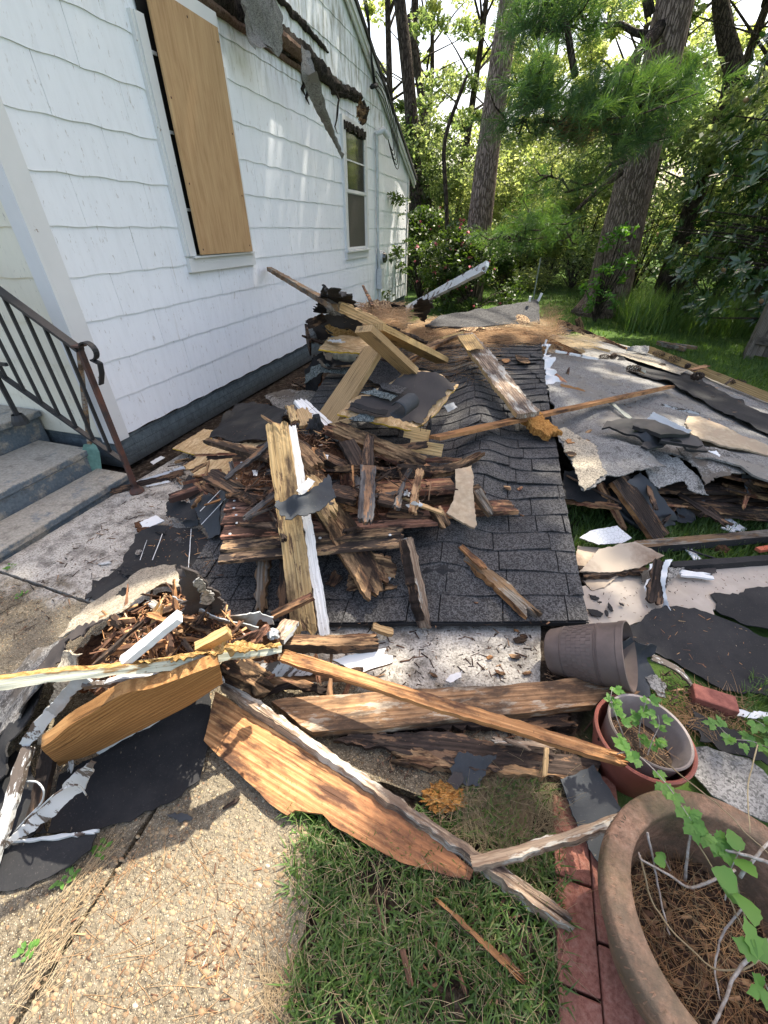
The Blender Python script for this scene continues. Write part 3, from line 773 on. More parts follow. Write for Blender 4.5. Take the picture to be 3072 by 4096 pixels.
# hanging torn felt
def ribbon(name, pts3, widths, mat, side, parent=None, th=.006, n=40, jag=.02, seed=1):
    pts3 = [Vector(p) for p in pts3]; vs = []; m = len(pts3)
    for i in range(n):
        t = i/(n-1)*(m-1); k = min(int(t), m-2); f = t-k
        p = pts3[k].lerp(pts3[k+1], f); w = widths[k]*(1-f) + widths[k+1]*f
        d = (pts3[min(k+1, m-1)] - pts3[k]).normalized(); s = (side - d * side.dot(d)).normalized(); nn = d.cross(s)
        wl = w*.5 + jag*noise.noise(Vector((i*.5, seed, 0))) + jag*.6*noise.noise(Vector((i*1.7, seed, 2))); wr = w*.5 + jag*noise.noise(Vector((i*.5, seed, 9)))
        for j in range(5):
            u = -wl + (wl+wr)*j/4; curl = w*.22*math.sin(math.pi*j/4 + i*.12 + seed)
            vs.append(p + s*u + nn*curl)
        for j in range(5): vs.append(vs[-5] - nn*th)
    fs = []
    for i in range(n-1):
        a, b = i*10, (i+1)*10
        for j in range(4): fs += [(a+j, b+j, b+j+1, a+j+1), (a+5+j+1, b+5+j+1, b+5+j, a+5+j)]
        fs += [(a+5, b+5, b, a), (a+4, b+4, b+9, a+9)]
    fs += [(0,1,2,3,4,9,8,7,6,5), tuple((n-1)*10 + q for q in (5,6,7,8,9,4,3,2,1,0))]
    return from_lists(name, vs, fs, mat, parent=parent, sm=True, ang=50)
a = [GX(1222,190,-2.45), GX(1238,300,-2.40), GX(1290,450,-2.42), GX(1335,550,-2.46), GX(1372,628,-2.48)]
o = ribbon('hanging_roofing', a, [.10,.15,.10,.06,.045], M['grangrey'], Vector((.35,1,0)), seed=3)
tag(o, 'long torn grey roofing strip dangling from the charred wall strip towards the far window', 'roofing scrap', 'torn roofing hanging from the wall')
a = [GX(1020,-10,-2.62), GX(1035,50,-2.55), GX(1030,110,-2.52), GX(1008,180,-2.55)]
o = ribbon('hanging_roofing', a, [.5,.58,.30,.05], M['grangrey'], Vector((.3,1,.0)), seed=6)
tag(o, 'broad torn grey roofing flap hanging above the boarded window', 'roofing scrap', 'torn roofing hanging from the wall')
a = [GX(1445,395,-2.58), GX(1452,440,-2.55), GX(1458,490,-2.57)]
o = ribbon('hanging_board', a, [.12,.2,.1], M['brown'], Vector((.2,1,0)), seed=8, jag=.05)
tag(o, 'splintered brown board end hanging above the far window', 'board')

# ------------------------------------------------------------------ front steps
st = empty('front_steps', (-3.2, 1.2, 0), 'blue grey painted concrete front steps with worn treads beside the house corner', 'steps')
def stepblock(name, x0, x1, y0, y1, z0, z1, nose=.02):
    mb = MB()
    mb.box((x0, y0, z0), (x1 - nose, y1, z1 - .05)); mb.box((x0, y0 - .005, z1 - .0499), (x1, y1 + .005, z1))
    o = mb.build(name, M['steps'], st); b = o.modifiers.new('b', 'BEVEL'); b.width = .009; b.segments = 2; b.limit_method = 'ANGLE'
    return o
stepblock('tread', -2.96, -2.655, -.2, 2.04, -.03, .07); stepblock('tread', -3.5, -2.975, -.2, 2.06, -.03, .225, .012)
stepblock('landing', -6.2, -3.49, -.2, 2.17, -.03, .43, .045)
# railing
rl = empty('stair_railing', (-2.5, 1.93, 0), 'black iron stair railing with balusters and rusty scrolled end post', 'railing')
YR = 1.93
mb = MB(); mb.tube([(-2.50,YR,0),(-2.50,YR,1.02)], .021, 4); mb.lathe([(.05,0),(.05,.01),(.03,.04),(.03,.06)], 10, 0, Matrix.Translation((-2.5,YR,0)))
mb.box((-2.53,YR-.03,1.02),(-2.47,YR+.03,1.03)); mb.build('post', M['rustmetal'], rl)
mb = MB(); mb.tube([(-3.36,YR,.43),(-3.36,YR,1.55)], .019, 4); mb.lathe([(.055,.43),(.05,.46),(.035,.5)], 10, 0, Matrix.Translation((-3.36,YR,0))); mb.build('post', M['darkmetal'], rl)
sl_ = (1.58 - 1.0) / (-3.36 + 2.5)
def rz(x, o): return o + (x + 2.5) * sl_ * 1.0
mb = MB(); mb.bar((-3.6,YR,rz(-3.6,1.0)),(-2.5,YR,rz(-2.5,1.0)), .055, .018); mb.bar((-4.8,YR,1.66),(-3.6,YR,rz(-3.6,1.0)), .045,.016); mb.build('handrail', M['darkmetal'], rl)
mb = MB(); mb.bar((-3.36,YR,rz(-3.36,.24)),(-2.5,YR,rz(-2.5,.24)), .034, .016); mb.build('bottom_rail', M['darkmetal'], rl)
for i in range(7):
    x = -2.60 - i*.112
    mb = MB(); mb.tube([(x,YR,rz(x,.25)),(x,YR,rz(x,.99))], .0125, 4); mb.build('baluster', M['darkmetal'], rl)
mb = MB(); pts = []
for i in range(16):
    a = math.pi * (1.0 - i/10) ; pts.append((-2.435 + .055*math.cos(a), YR, 1.0 + .05*math.sin(a)))
pts += [(-2.385,YR,.93),(-2.40,YR,.87),(-2.44,YR,.80)]
for p, q in zip(pts[:-1], pts[1:]): mb.bar(p, q, .035, .008)
mb.build('scroll', M['darkmetal'], rl)
mb = MB(); mb.bar((-4.6,YR-.02,.86),(-3.12,YR-.05,.88), .02,.02); o = mb.build('iron_bar', M['darkmetal']); tag(o, 'short black iron bar sticking out behind the stair railing', 'iron bar')
# spade
sp = empty('garden_spade', (-2.97, 2.1, 0), 'wooden handled spade with pale teal blade leaning between railing and house', 'spade')
mb = MB(); mb.tube([(-2.74,2.12,.98),(-2.86,2.09,.6),(-2.95,2.06,.27)], .017, 8); mb.build('shaft', M['grey'], sp)
mb = MB(); a = [(-2.975,2.04,.27),(-2.925,2.08,.27),(-2.90,2.07,.2),(-2.93,2.04,.02),(-2.99,2.01,.02),(-3.01,2.02,.2)]
mb.add(a + [(x-.006, y-.006, z) for x,y,z in a], [(0,1,2,3,4,5),(11,10,9,8,7,6)] + [(i,i+6,(i+1)%6+6,(i+1)%6) for i in range(6)]); mb.build('blade', M['teal'], sp)
# ------------------------------------------------------------------ debris builders
def plank(name, label, a, b, w=None, wpx=None, t=.03, mat='brown', roll=0, jag=(.02,.02), taper=(1,1), rough=.004, bow=0, group=None, parent=None, cat='board', sides=None, cup=0):
    A, B = pt(a), pt(b); d = B - A; L = d.length; X = d.normalized()
    Y = Vector((0,0,1)).cross(X)
    Y = Y.normalized() if Y.length > 1e-3 else Vector((1,0,0)); Z = X.cross(Y)
    if roll: q = Matrix.Rotation(R(roll), 3, X); Y = q @ Y; Z = q @ Z
    c = (A + B) / 2
    if w is None:
        p0, _ = proj(c); p1, _ = proj(c + Y*.01); px, _ = proj(c + X*.01)
        ax = (px - p0).normalized(); e = (p1 - p0); perp = abs(e.x*(-ax.y) + e.y*ax.x) / .01
        fl = FPX / proj(c)[1]
        if perp < .5*fl and not roll:      # seen edge-on: turn the broad face to the light and the viewer
            vw = (CAMP - c).normalized(); Z = (vw - X*vw.dot(X)).normalized(); Y = Z.cross(X); perp = .95*fl
        w = wpx / max(perp, .55*fl)
    sd = random.uniform(0, 100)
    nx = int(min(90, max(8, L/.018))); ny = 8
    spl = [[(random.random()**1.6) for _ in range(ny+1)] for _ in (0, 1)]
    top, bot = [], []
    for i in range(nx+1):
        f = i/nx
        for j in range(ny+1):
            g = j/ny - .5
            x0 = jag[0]*spl[0][j]; x1 = L - jag[1]*spl[1][j]
            x = x0 + (x1-x0)*f
            tw = taper[0]*(1-f) + taper[1]*f
            y = g*w*tw
            en = abs(g)*2
            y += rough*en**2*math.copysign(1, g)*(noise.noise(Vector((x*6, g*3, sd))) + .9*noise.noise(Vector((x*38, g*3, sd))))*2
            end = max(0, 1 - min(f/.12, (1-f)/.12)) if (jag[0]+jag[1]) > .03 else 0
            h = t*.5*(1 - .35*end*random.random())
            zz = bow*4*f*(1-f) + cup*(g*g*4)
            nz = rough*noise.noise(Vector((x*14, y*60, sd)))*.45
            top.append(Vector((x - L/2, y, h + zz + nz))); bot.append(Vector((x - L/2, y, -h + zz + nz*.5)))
    V = top + bot; n = (nx+1)*(ny+1); F = []; mi = []
    s = sides or {}; mats = [M[mat]]; idx = {}
    for k, mm in s.items():
        idx[k] = len(mats); mats.append(M[mm])
    m_ = ny+1
    for i in range(nx):
        for j in range(ny):
            q = i*m_+j
            F.append((q, q+m_, q+m_+1, q+1)); mi.append(idx.get('top', 0)); F.append((n+q+1, n+q+m_+1, n+q+m_, n+q)); mi.append(idx.get('bottom', 0))
        q = i*m_; F.append((n+q, n+q+m_, q+m_, q)); mi.append(idx.get('y-', 0))
        q = i*m_+ny; F.append((q, q+m_, n+q+m_, n+q)); mi.append(idx.get('y+', 0))
    for j in range(ny):
        F.append((j+1, n+j+1, n+j, j)); mi.append(idx.get('end', 0)); q = nx*m_+j; F.append((q, n+q, n+q+1, q+1)); mi.append(idx.get('end', 0))
    T = Matrix((X, Y, Z)).transposed().to_4x4(); T.translation = c
    o = from_lists(name, V, F, mats, mi, parent, T)
    if parent is None: tag(o, label, cat, group)
    return o

def sheet(name, label, pts, mat, t=.004, res=None, wr=.006, rag=.006, wscale=6, grain=None, ctrl=(), group=None, parent=None, cat='sheet', edge=None, zoff=0, droop=0):
    """outline in picture points with heights (or world points); a thin solid sheet with ragged edges"""
    P = [pt(p) for p in pts]; c = sum(P, Vector()) / len(P)
    if zoff: P = [p + Vector((0,0,zoff)) for p in P]
    nrm = Vector()
    for i in range(len(P)): nrm += (P[i]-c).cross(P[(i+1) % len(P)]-c)
    nrm.normalize()
    if nrm.z < 0 or (abs(nrm.z) < .15 and nrm.dot(CAMP - c) < 0): nrm = -nrm
    if grain: X = (pt(grain[1]) - pt(grain[0])); X = (X - nrm*X.dot(nrm)).normalized()
    else: X = (P[1]-P[0]); X = (X - nrm*X.dot(nrm)).normalized()
    Y = nrm.cross(X)
    loc = [((p-c).dot(X), (p-c).dot(Y), (p-c).dot(nrm)) for p in P]
    area = sum(loc[i][0]*loc[(i+1)%len(loc)][1] - loc[(i+1)%len(loc)][0]*loc[i][1] for i in range(len(loc)))
    if area < 0: loc = loc[::-1]; area = -area
    size = math.sqrt(area/2)
    if res is None: res = max(.012, min(.06, size/14))
    sd = random.uniform(0, 100); out = []
    cr = 0
    if mat in ('felt','slate','feltbrown') and rag > 0: rag *= 1.5; cr = .012
    for i in range(len(loc)):
        a, b = Vector(loc[i]), Vector(loc[(i+1) % len(loc)]); L = (b-a).length; k = max(1, int(L/(res*.55)))
        pr = Vector(((b-a).y, -(b-a).x, 0)).normalized()
        for j in range(k):
            p = a.lerp(b, j/k); e = min(1, min(j, k-j)/2 + .3)
            p = p + pr*rag*e*(.9*noise.noise(Vector((p.x*8, p.y*8, sd))) + .75*noise.noise(Vector((p.x*75, p.y*75, sd))) - .2)*1.5
            out.append(Vector((p.x, p.y)))
    cp = [(Vector((l[0], l[1])), l[2]) for l in loc] + [(Vector(((pt(q)-c).dot(X), (pt(q)-c).dot(Y))), (pt(q)-c).dot(nrm)) for q in ctrl]
    def hh(p):
        sw = sz = 0
        for q, z in cp:
            w = 1/((p-q).length_squared + 1e-4*size)**1.5; sw += w; sz += w*z
        return sz/sw
    pts2 = list(out); m = len(out)
    xs = [p.x for p in out]; ys = [p.y for p in out]
    def inside(x, y):
        r = False; j = m-1
        for i in range(m):
            if (out[i].y > y) != (out[j].y > y) and x < (out[j].x-out[i].x)*(y-out[i].y)/(out[j].y-out[i].y)+out[i].x: r = not r
            j = i
        return r
    y = min(ys) + res/2; row = 0
    while y < max(ys):
        x = min(xs) + res*(.5 + .5*(row % 2))
        while x < max(xs):
            if inside(x, y) and min((out[i].x-x)**2 + (out[i].y-y)**2 for i in range(m)) > (res*.45)**2: pts2.append(Vector((x, y)))
            x += res
        y += res*.87; row += 1
    r = delaunay_2d_cdt(pts2, [(i, (i+1) % m) for i in range(m)], [], 1, 1e-6)
    vs2, tri = r[0], r[2]
    top = []
    for p in vs2:
        z = hh(p) + wr*(noise.noise(Vector((p.x*wscale, p.y*wscale, sd))) + .4*noise.noise(Vector((p.x*wscale*3, p.y*wscale*3, sd))))*1.5
        if cr:
            dm = min((q.x-p.x)**2 + (q.y-p.y)**2 for q in out)**.5; z += .03*max(0, 1-dm/.05)**2*max(0, noise.noise(Vector((p.x*5, p.y*5, sd+9))))*2
            z += cr*(max(0, .25 - abs(noise.noise(Vector((p.x*4.5, p.y*9, sd+5)))))*2.2)**2
        top.append(Vector((p.x, p.y, z)))
    n = len(top); V = top + [p - Vector((0,0,t)) for p in top]; F = []; mi = []
    ec = {}
    for f in tri:
        f = tuple(f)
        a2 = (vs2[f[1]]-vs2[f[0]]).cross(vs2[f[2]]-vs2[f[0]]) if hasattr(vs2[f[0]], 'cross') else 1
        if a2 < 0: f = f[::-1]
        F.append(f); mi.append(0); F.append(tuple(i+n for i in f[::-1])); mi.append(0)
        for k in range(len(f)):
            e = (f[k], f[(k+1) % len(f)]); ec[e] = ec.get(e, 0) + 1
    for (a, b) in ec:
        if (b, a) not in ec: F.append((b, a, a+n, b+n)); mi.append(1 if edge else 0)
    T = Matrix((X, Y, nrm)).transposed().to_4x4(); T.translation = c
    o = from_lists(name, V, F, [M[mat]] + ([M[edge]] if edge else []), mi, parent, T, sm=True, ang=35)
    if parent is None: tag(o, label, cat, group)
    return o

def splinters(name, region, n, L, Wd, mat, zf=lambda x, y: 0, tilt=.35, kind=None, label=None, cat=None, thin=.5, parent=None, curve=0, dirn=None, spread=3.2):
    """many thin four sided slivers; region() returns a world (x, y)"""
    V, F = [], []
    for i in range(n):
        x, y = region(); z = zf(x, y); q0 = random.random()**2.6; l = (L[0]+(L[1]-L[0])*q0)*.5; w = (Wd[0]+(Wd[1]-Wd[0])*(random.random()**1.8*.6+.4*q0))*.5; h = w*thin*random.uniform(.3, 1)
        a = random.uniform(0, 6.283) if dirn is None else dirn + random.gauss(0, spread)
        e = random.gauss(0, tilt); d = Vector((math.cos(a)*math.cos(e), math.sin(a)*math.cos(e), abs(math.sin(e))*1.0))
        s = Vector((-math.sin(a), math.cos(a), random.uniform(-.4, .4))).normalized(); u = d.cross(s)
        c = Vector((x, y, z + h + abs(d.z)*l)); k = len(V)
        cv = Vector((0,0,1))*0 + s*curve*l*random.uniform(-1, 1)
        for (q, f_) in ((-l, random.uniform(.3, 1)), (l, random.uniform(.1, 1))):
            for (aa, bb) in ((-1,-1),(1,-1),(1,1),(-1,1)): V.append(c + d*q + s*aa*w*f_ + u*bb*h*f_)
        F += [(k,k+3,k+2,k+1),(k+4,k+5,k+6,k+7),(k,k+1,k+5,k+4),(k+1,k+2,k+6,k+5),(k+2,k+3,k+7,k+6),(k+3,k,k+4,k+7)]
    o = np_mesh(name, [tuple(v) for v in V], F, M[mat], parent)
    if parent is None: tag(o, label, cat, kind=kind)
    return o
def needles(name, pts, n, L, mat, label=None, kind='stuff', spread=.5, r=.0012, flat=.25, parent=None, seg=3, amp=.25, dirn=None):
    """curved thin triangular strands, pts() -> world base"""
    V, F = [], []
    for i in range(n):
        p = Vector(pts()); a = random.uniform(0, 6.283) if dirn is None else random.gauss(dirn, spread)
        e = abs(random.gauss(0, flat)); l = random.uniform(*L); d = Vector((math.cos(a)*math.cos(e), math.sin(a)*math.cos(e), math.sin(e)))
        s = Vector((-math.sin(a), math.cos(a), 0)); up = Vector((0,0,1)); k = random.uniform(-1, 1)*amp; base = len(V)
        for q in range(seg+1):
            t = q/seg; c = p + d*l*t + s*k*l*t*t + up*(-abs(k)*.2*l*t*t)
            rr = r*(1 - .5*t); V.append(c + s*rr); V.append(c - s*rr + up*rr*.3); V.append(c + up*rr*1.6)
        for q in range(seg):
            b = base + q*3
            F += [(b, b+1, b+4, b+3), (b+1, b+2, b+5, b+4), (b+2, b, b+3, b+5)]
    o = np_mesh(name, [tuple(v) for v in V], F, M[mat], parent)
    if parent is None: tag(o, label, None, kind=kind)
    return o
def lump(name, label, c, sx, sy, sz, mat, seed=1, am=.35, fr=3, cat='chunk', sub=3, rot=0, parent=None, group=None):
    bm = bmesh.new(); bmesh.ops.create_icosphere(bm, subdivisions=sub, radius=1)
    for v in bm.verts:
        d = v.co.normalized(); k = 1 + am*noise.noise(d*fr + Vector((seed*7, 0, 0))) + am*.5*noise.noise(d*fr*2.7 + Vector((0, seed*3, 0)))
        v.co = Vector((d.x*sx*k, d.y*sy*k, d.z*sz*k))
    me = bpy.data.meshes.new(name); bm.to_mesh(me); bm.free()
    T = Matrix.Translation(c) @ Matrix.Rotation(rot, 4, 'Z')
    o = link(name, me, M[mat], parent, T); smooth(me, 45)
    if parent is None: tag(o, label, cat, group)
    return o
# ------------------------------------------------------------------ fallen shingle roof
LE = [(600,2500,.02),(760,2270,.10),(960,2000,.20),(1120,1800,.28),(1230,1620,.36),(1330,1470,.42),(1480,1345,.48),(1640,1290,.52)]
RE = [(2346,2490,.075),(2300,2250,.16),(2250,1990,.28),(2212,1740,.36),(2180,1560,.44),(2170,1440,.49),(2160,1350,.53),(2158,1285,.56)]
LW = [pt(p) for p in LE]; RW = [pt(p) for p in RE]
def along(pl, t):
    s = t*(len(pl)-1); k = min(int(s), len(pl)-2); return pl[k].lerp(pl[k+1], s-k)
ridge = [G(1753,2290,.15), G(1830,2080,.24), G(1935,1870,.31), G(1925,1740,.36), G(1890,1600,.43), G(1900,1450,.5)]
def dridge(p):
    best = 9; 
    for a, b in zip(ridge[:-1], ridge[1:]):
        ab = (b-a).xy; t = max(0, min(1, (p.xy-a.xy).dot(ab)/ab.length_squared)); best = min(best, (p.xy-(a.xy+ab*t)).length)
    return best
def roof_pt(u, t):
    p = along(LW, t).lerp(along(RW, t), u)
    d = dridge(p); q = Vector((p.x*2.2, p.y*2.2, 5))
    amp = .080*math.exp(-(d/.15)**2) * min(1, max(0, (t-.02)*14))
    p.z += amp + (.034 if t < .45 else .016)*noise.noise(q) * min(1, t*12) + .004*noise.noise(q*3)
    return p
roof = empty('fallen_roof_section', (0, 2.5, 0), 'large fallen roof slope of dark shingles buckled along a ridge under the debris pile', 'roof section')
# arc-length of the right edge -> rows
acc = [0.0]
N = 200
for i in range(N): acc.append(acc[-1] + (roof_pt(.75, (i+1)/N) - roof_pt(.75, i/N)).length)
def t_of(s):
    return np.interp(s, acc, np.linspace(0, 1, N+1))
rr = random.Random(11); mb = MB(); EX = .137; row = 0; s = -.0
while s < acc[-1] - .02:
    t0, t1, t2 = t_of(s), t_of(min(acc[-1], s + EX*1.12)), t_of(min(acc[-1], s+EX*1.3))
    Lw = (roof_pt(1, t0) - roof_pt(0, t0)).length; u = -rr.uniform(0, .3)/Lw; jit = rr.uniform(-.003, .003)
    wave_ = rr.uniform(0, 9)
    while u < 1:
        wl = (.305*rr.choice((.5, 1, 1, 1)) if s < 2.2 else .305)/Lw; a, b = max(0, u + .003/Lw), min(1 + .004, u + wl - .003/Lw)
        if b > a:
            n = max(2, int((b-a)*Lw/.05)); curlL, curlR = (rr.random()**4)*.02, (rr.random()**4)*.02; lift = .005 + (rr.random()**7)*.03
            top0 = []; vs = []
            for i in range(n+1):
                f = i/n; uu = a + (b-a)*f
                wob = .0035*math.sin(uu*Lw*9 + wave_)
                p0 = roof_pt(uu, max(0, t_of(s + wob + jit))); p1 = roof_pt(uu, t1); pm = p0.lerp(p1, .5)
                z0 = .010 + lift*math.sin(math.pi*f)*.5 + curlL*(1-f)**3 + curlR*f**3
                vs += [p0 + Vector((0,0,z0)), pm + Vector((0,0,.009 + z0*.25)), p1 + Vector((0,0,.003)), p0 + Vector((0,0,z0-.0055)), pm + Vector((0,0,.004))]
            fs = []
            for i in range(n):
                q, w = i*5, i*5+5
                fs += [(q, w, w+1, q+1), (q+1, w+1, w+2, q+2), (q+3, w+3, w, q), (q+4, w+4, w+3, q+3)]
            fs += [(0,1,4,3), (n*5, n*5+3, n*5+4, n*5+1)]
            mb.add(vs, fs)
        u += wl
    s += EX; row += 1
mb.build('shingles', M['granblack'], roof)
# deck and felt below the tabs
mb = MB(); n1, n2 = 24, 40; vs = []; 
for j in range(n2+1):
    for i in range(n1+1):
        p = roof_pt(i/n1, j/n2); vs.append(p - Vector((0,0,.002)))
k = len(vs); vs += [v - Vector((0,0,.02)) for v in vs]; fs = []
for j in range(n2):
    for i in range(n1):
        a = j*(n1+1)+i; fs += [(a, a+1, a+n1+2, a+n1+1), (k+a, k+a+n1+1, k+a+n1+2, k+a+1)]
for i in range(n1): a = i; fs.append((k+a, k+a+1, a+1, a)); a = n2*(n1+1)+i; fs.append((a, a+1, k+a+1, k+a))
for j in range(n2): a = j*(n1+1)+n1; fs.append((k+a, k+a+n1+1, a+n1+1, a)); a = j*(n1+1); fs.append((a, a+n1+1, k+a+n1+1, k+a))
mb.add(vs, fs); mb.build('roof_deck', M['felt'], roof)

# ------------------------------------------------------------------ fallen flat roof at the right
fr = empty('fallen_flat_roof', (2, 3.5, 0), 'wide fallen flat roof of grey mineral roofing lying torn along its near edge', 'roof section')
o = sheet('roofing_felt', '', [(2205,1720,.33),(2176,1430,.40),(2200,1340,.42),(2330,1350,.32),(2600,1398,.24),(3072,1590,.16),(3800,1890,.10),(3800,2300,.22),(3072,1925,.34),(2900,1850,.37),(2640,1800,.38),(2480,1770,.37),(2330,1800,.35)], 'grangrey', t=.012, res=.07, wr=.018, rag=.03, wscale=2.5, parent=fr,
          ctrl=[(2500,1600,.33),(2800,1620,.26),(2900,1750,.30)])
o = sheet('black_strip', '', [(2400,1462,.305),(2520,1440,.285),(2760,1500,.25),(3072,1670,.225),(3700,1980,.17),(3700,2130,.22),(3072,1745,.265),(2860,1640,.275),(2690,1545,.285)], 'felt', t=.004, res=.06, wr=.004, rag=.014, wscale=3, parent=fr, zoff=.012, ctrl=[(2800,1580,.27)])
o['label'] = 'black bare felt strip across the grey roofing'
o = sheet('straw_stain', '', [(2430,1415,.325),(2560,1430,.30),(2740,1490,.265),(2720,1510,.27),(2560,1460,.30)], 'grantan', t=.003, res=.05, rag=.02, parent=fr, zoff=.030)
fr.children[-1].name = 'tan_patch'
sheet('torn_flap', '', [(2330,1985,.30),(2228,1760,.36),(2330,1740,.385),(2560,1800,.40),(2664,1882,.345),(2560,1897,.34),(2470,1925,.325),(2420,1920,.325)], 'grangrey', t=.006, res=.035, wr=.008, rag=.016, parent=fr, zoff=.03)
sheet('tan_flap', '', [(2330,1992,.30),(2215,1742,.36),(2260,1733,.375),(2310,1765,.37),(2370,1800,.365),(2395,1870,.345),(2420,1905,.33),(2445,1912,.325),(2380,1940,.315)], 'grantan', t=.005, res=.03, wr=.006, rag=.014, parent=fr, zoff=.044)
sheet('torn_flap', '', [(2540,1830,.36),(2600,1795,.38),(2720,1830,.37),(2780,1900,.31),(2832,1985,.24),(2760,1962,.26),(2740,1925,.29),(2690,1935,.28),(2640,1955,.27),(2600,1925,.29)], 'granwhite', t=.006, res=.03, wr=.01, rag=.016, parent=fr)
sheet('torn_flap', '', [(2700,1790,.38),(2850,1790,.38),(2960,1830,.36),(3045,1890,.33),(2950,1900,.325),(2880,1910,.315),(2815,1945,.29),(2790,1880,.33),(2730,1840,.36)], 'grandull', t=.006, res=.03, wr=.01, rag=.018, parent=fr, zoff=.008)
# layers under the torn edge
plank('rafter', None, (2330,1990,.10), (3300,2080,.10), w=.09, t=.04, mat='dark', roll=80, parent=fr)
for a, b, w, m in (((2240,1960,.20),(2500,1930,.20),.10,'brown'), ((2560,1950,.18),(3072,1960,.18),.12,'dark'), ((2820,1870,.30),(3200,1960,.25),.13,'red'), ((2900,1950,.2),(3200,2010,.15),.1,'brown'), ((2720,1990,.12),(3150,1985,.14),.10,'dark')):
    plank('roof_board', None, a, b, w=w, t=.02, mat=m, jag=(.04,.05), parent=fr)
sheet('felt_layer', '', [(2240,1990,.22),(2250,1900,.25),(2600,1900,.27),(2640,1960,.22),(2440,2000,.18),(2400,2020,.17)], 'felt', res=.05, wr=.015, rag=.02, parent=fr)
sheet('felt_layer', '', [(2960,1900,.30),(3040,1890,.31),(3050,1950,.24),(3020,1945,.25),(2990,1990,.2)], 'slate', res=.03, wr=.012, rag=.02, parent=fr)
mb = MB(); 
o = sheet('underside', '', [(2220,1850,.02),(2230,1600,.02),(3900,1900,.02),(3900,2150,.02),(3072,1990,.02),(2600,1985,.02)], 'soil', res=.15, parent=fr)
def reg_px(x0, x1, y0, y1, z): 
    def f():
        p = G(random.uniform(x0, x1), random.uniform(y0, y1), z); return p.x, p.y
    return f
def reg_poly(pts, z=0):
    W_ = [G(x, y, z) for x, y in pts]; xs = [p.x for p in W_]; ys = [p.y for p in W_]
    def ins(x, y):
        r = False; j = len(W_)-1
        for i in range(len(W_)):
            if (W_[i].y > y) != (W_[j].y > y) and x < (W_[j].x-W_[i].x)*(y-W_[i].y)/(W_[j].y-W_[i].y)+W_[i].x: r = not r
            j = i
        return r
    def f():
        while True:
            x, y = random.uniform(min(xs), max(xs)), random.uniform(min(ys), max(ys))
            if ins(x, y): return x, y
    return f
# ------------------------------------------------------------------ debris: centre pile
P = plank
g1 = 'boards crossed on the centre pile'
P('wood_plank', 'long yellow faced plank standing steeply in the centre pile with a flaking white head', (1108,1690,.88), (1222,2545,.06), wpx=96, t=.04, mat='yellowrot', roll=8, jag=(.02,.04), taper=(.9,1.05), rough=.002, group=g1)
P('wood_plank', 'narrow white painted plank lying along the right side of the yellow faced plank', (1165,1700,.84), (1300,2540,.05), wpx=38, t=.03, mat='whitewood', roll=-6, jag=(.02,.01), rough=.004, group=g1)
P('timber_beam', 'broad brown rotted timber slanting down onto the shingles right of the white plank', (1205,1850,.58), (1525,2385,.14), wpx=112, t=.045, mat='brown', roll=4, jag=(.05,.07), rough=.005, group=g1)
P('wood_plank', 'yellowish split board end at the top of the broad brown timber', (1215,1900,.62), (1345,2090,.46), wpx=75, t=.03, mat='yellowrot', roll=-10, jag=(.06,.08), rough=.006, group=g1)
P('timber_beam', 'long split timber with yellow grain on top crossing the pile to the right', (1335,1700,.66), (1705,1855,.46), wpx=50, t=.035, mat='brown', jag=(.05,.02), rough=.005, group=g1)
P('timber_beam', 'long orange brown splintered timber just below the split yellow grained one', (1292,1708,.58), (1738,1895,.40), wpx=58, t=.035, mat='red', roll=-15, jag=(.06,.09), rough=.006, group=g1)
P('wood_plank', 'upright dark brown board behind the charcoal board, pointed at the top', (1477,1732,.62), (1470,1885,.54), wpx=46, t=.025, mat='dark', roll=10, jag=(.05,.01), taper=(.7,1), group=g1)
P('wood_plank', 'charcoal faced board with a broken orange lower end in the middle of the pile', (1474,1868,.60), (1462,2095,.47), wpx=58, t=.03, mat='darkgrey', roll=-6, jag=(.0,.03), rough=.005, group=g1)
P('wood_plank', 'dark mottled board leaning left of the upright dark brown board', (1385,1765,.60), (1445,1875,.52), wpx=62, t=.03, mat='dark', jag=(.02,.02), group=g1)
P('wood_plank', 'short brown slat lying level over the charcoal board head', (1335,1878,.56), (1470,1866,.58), wpx=16, t=.015, mat='brown', jag=(.02,.03), group=g1)
P('timber_beam', 'dark squared timber end right of the bent shingle', (1325,1965,.50), (1432,1990,.47), wpx=52, t=.035, mat='dark', jag=(.0,.02), group=g1)
P('wood_plank', 'reddish brown board lying level to the right of the charcoal board', (1500,1958,.45), (1815,1942,.42), wpx=52, t=.03, mat='red', jag=(.02,.01), group=g1)
P('wood_plank', 'squared grey brown timber below the reddish level board', (1660,1998,.36), (1930,1965,.36), wpx=42, t=.035, mat='brown', jag=(.02,.005), group=g1)
P('wood_plank', 'low orange brown board reaching furthest right onto the shingles', (1560,2050,.33), (2058,2028,.30), wpx=46, t=.03, mat='red', jag=(.02,.02), group=g1)
P('wood_plank', 'dark patched board lying level just under the long splintered timber', (1490,1888,.45), (1740,1888,.42), wpx=44, t=.025, mat='patchy', jag=(.02,.02), group=g1)
P('wood_plank', 'thin brown board at the back of the pile behind the crossing timbers', (1490,1840,.42), (1850,1842,.40), wpx=18, t=.025, mat='red', jag=(.02,.02), group=g1)
P('wood_plank', 'dark rotted board slanting down right over the white paint scraps', (1510,1990,.50), (1695,2050,.42), wpx=42, t=.02, mat='dark', roll=8, jag=(.01,.07), taper=(1,.6), group=g1)
P('wood_splinter', 'dark pointed splinter with an orange tip under the slanting dark board', (1545,2055,.40), (1718,2075,.36), wpx=20, t=.015, mat='dark', jag=(.02,.03), taper=(1,.3), cat='splinter')
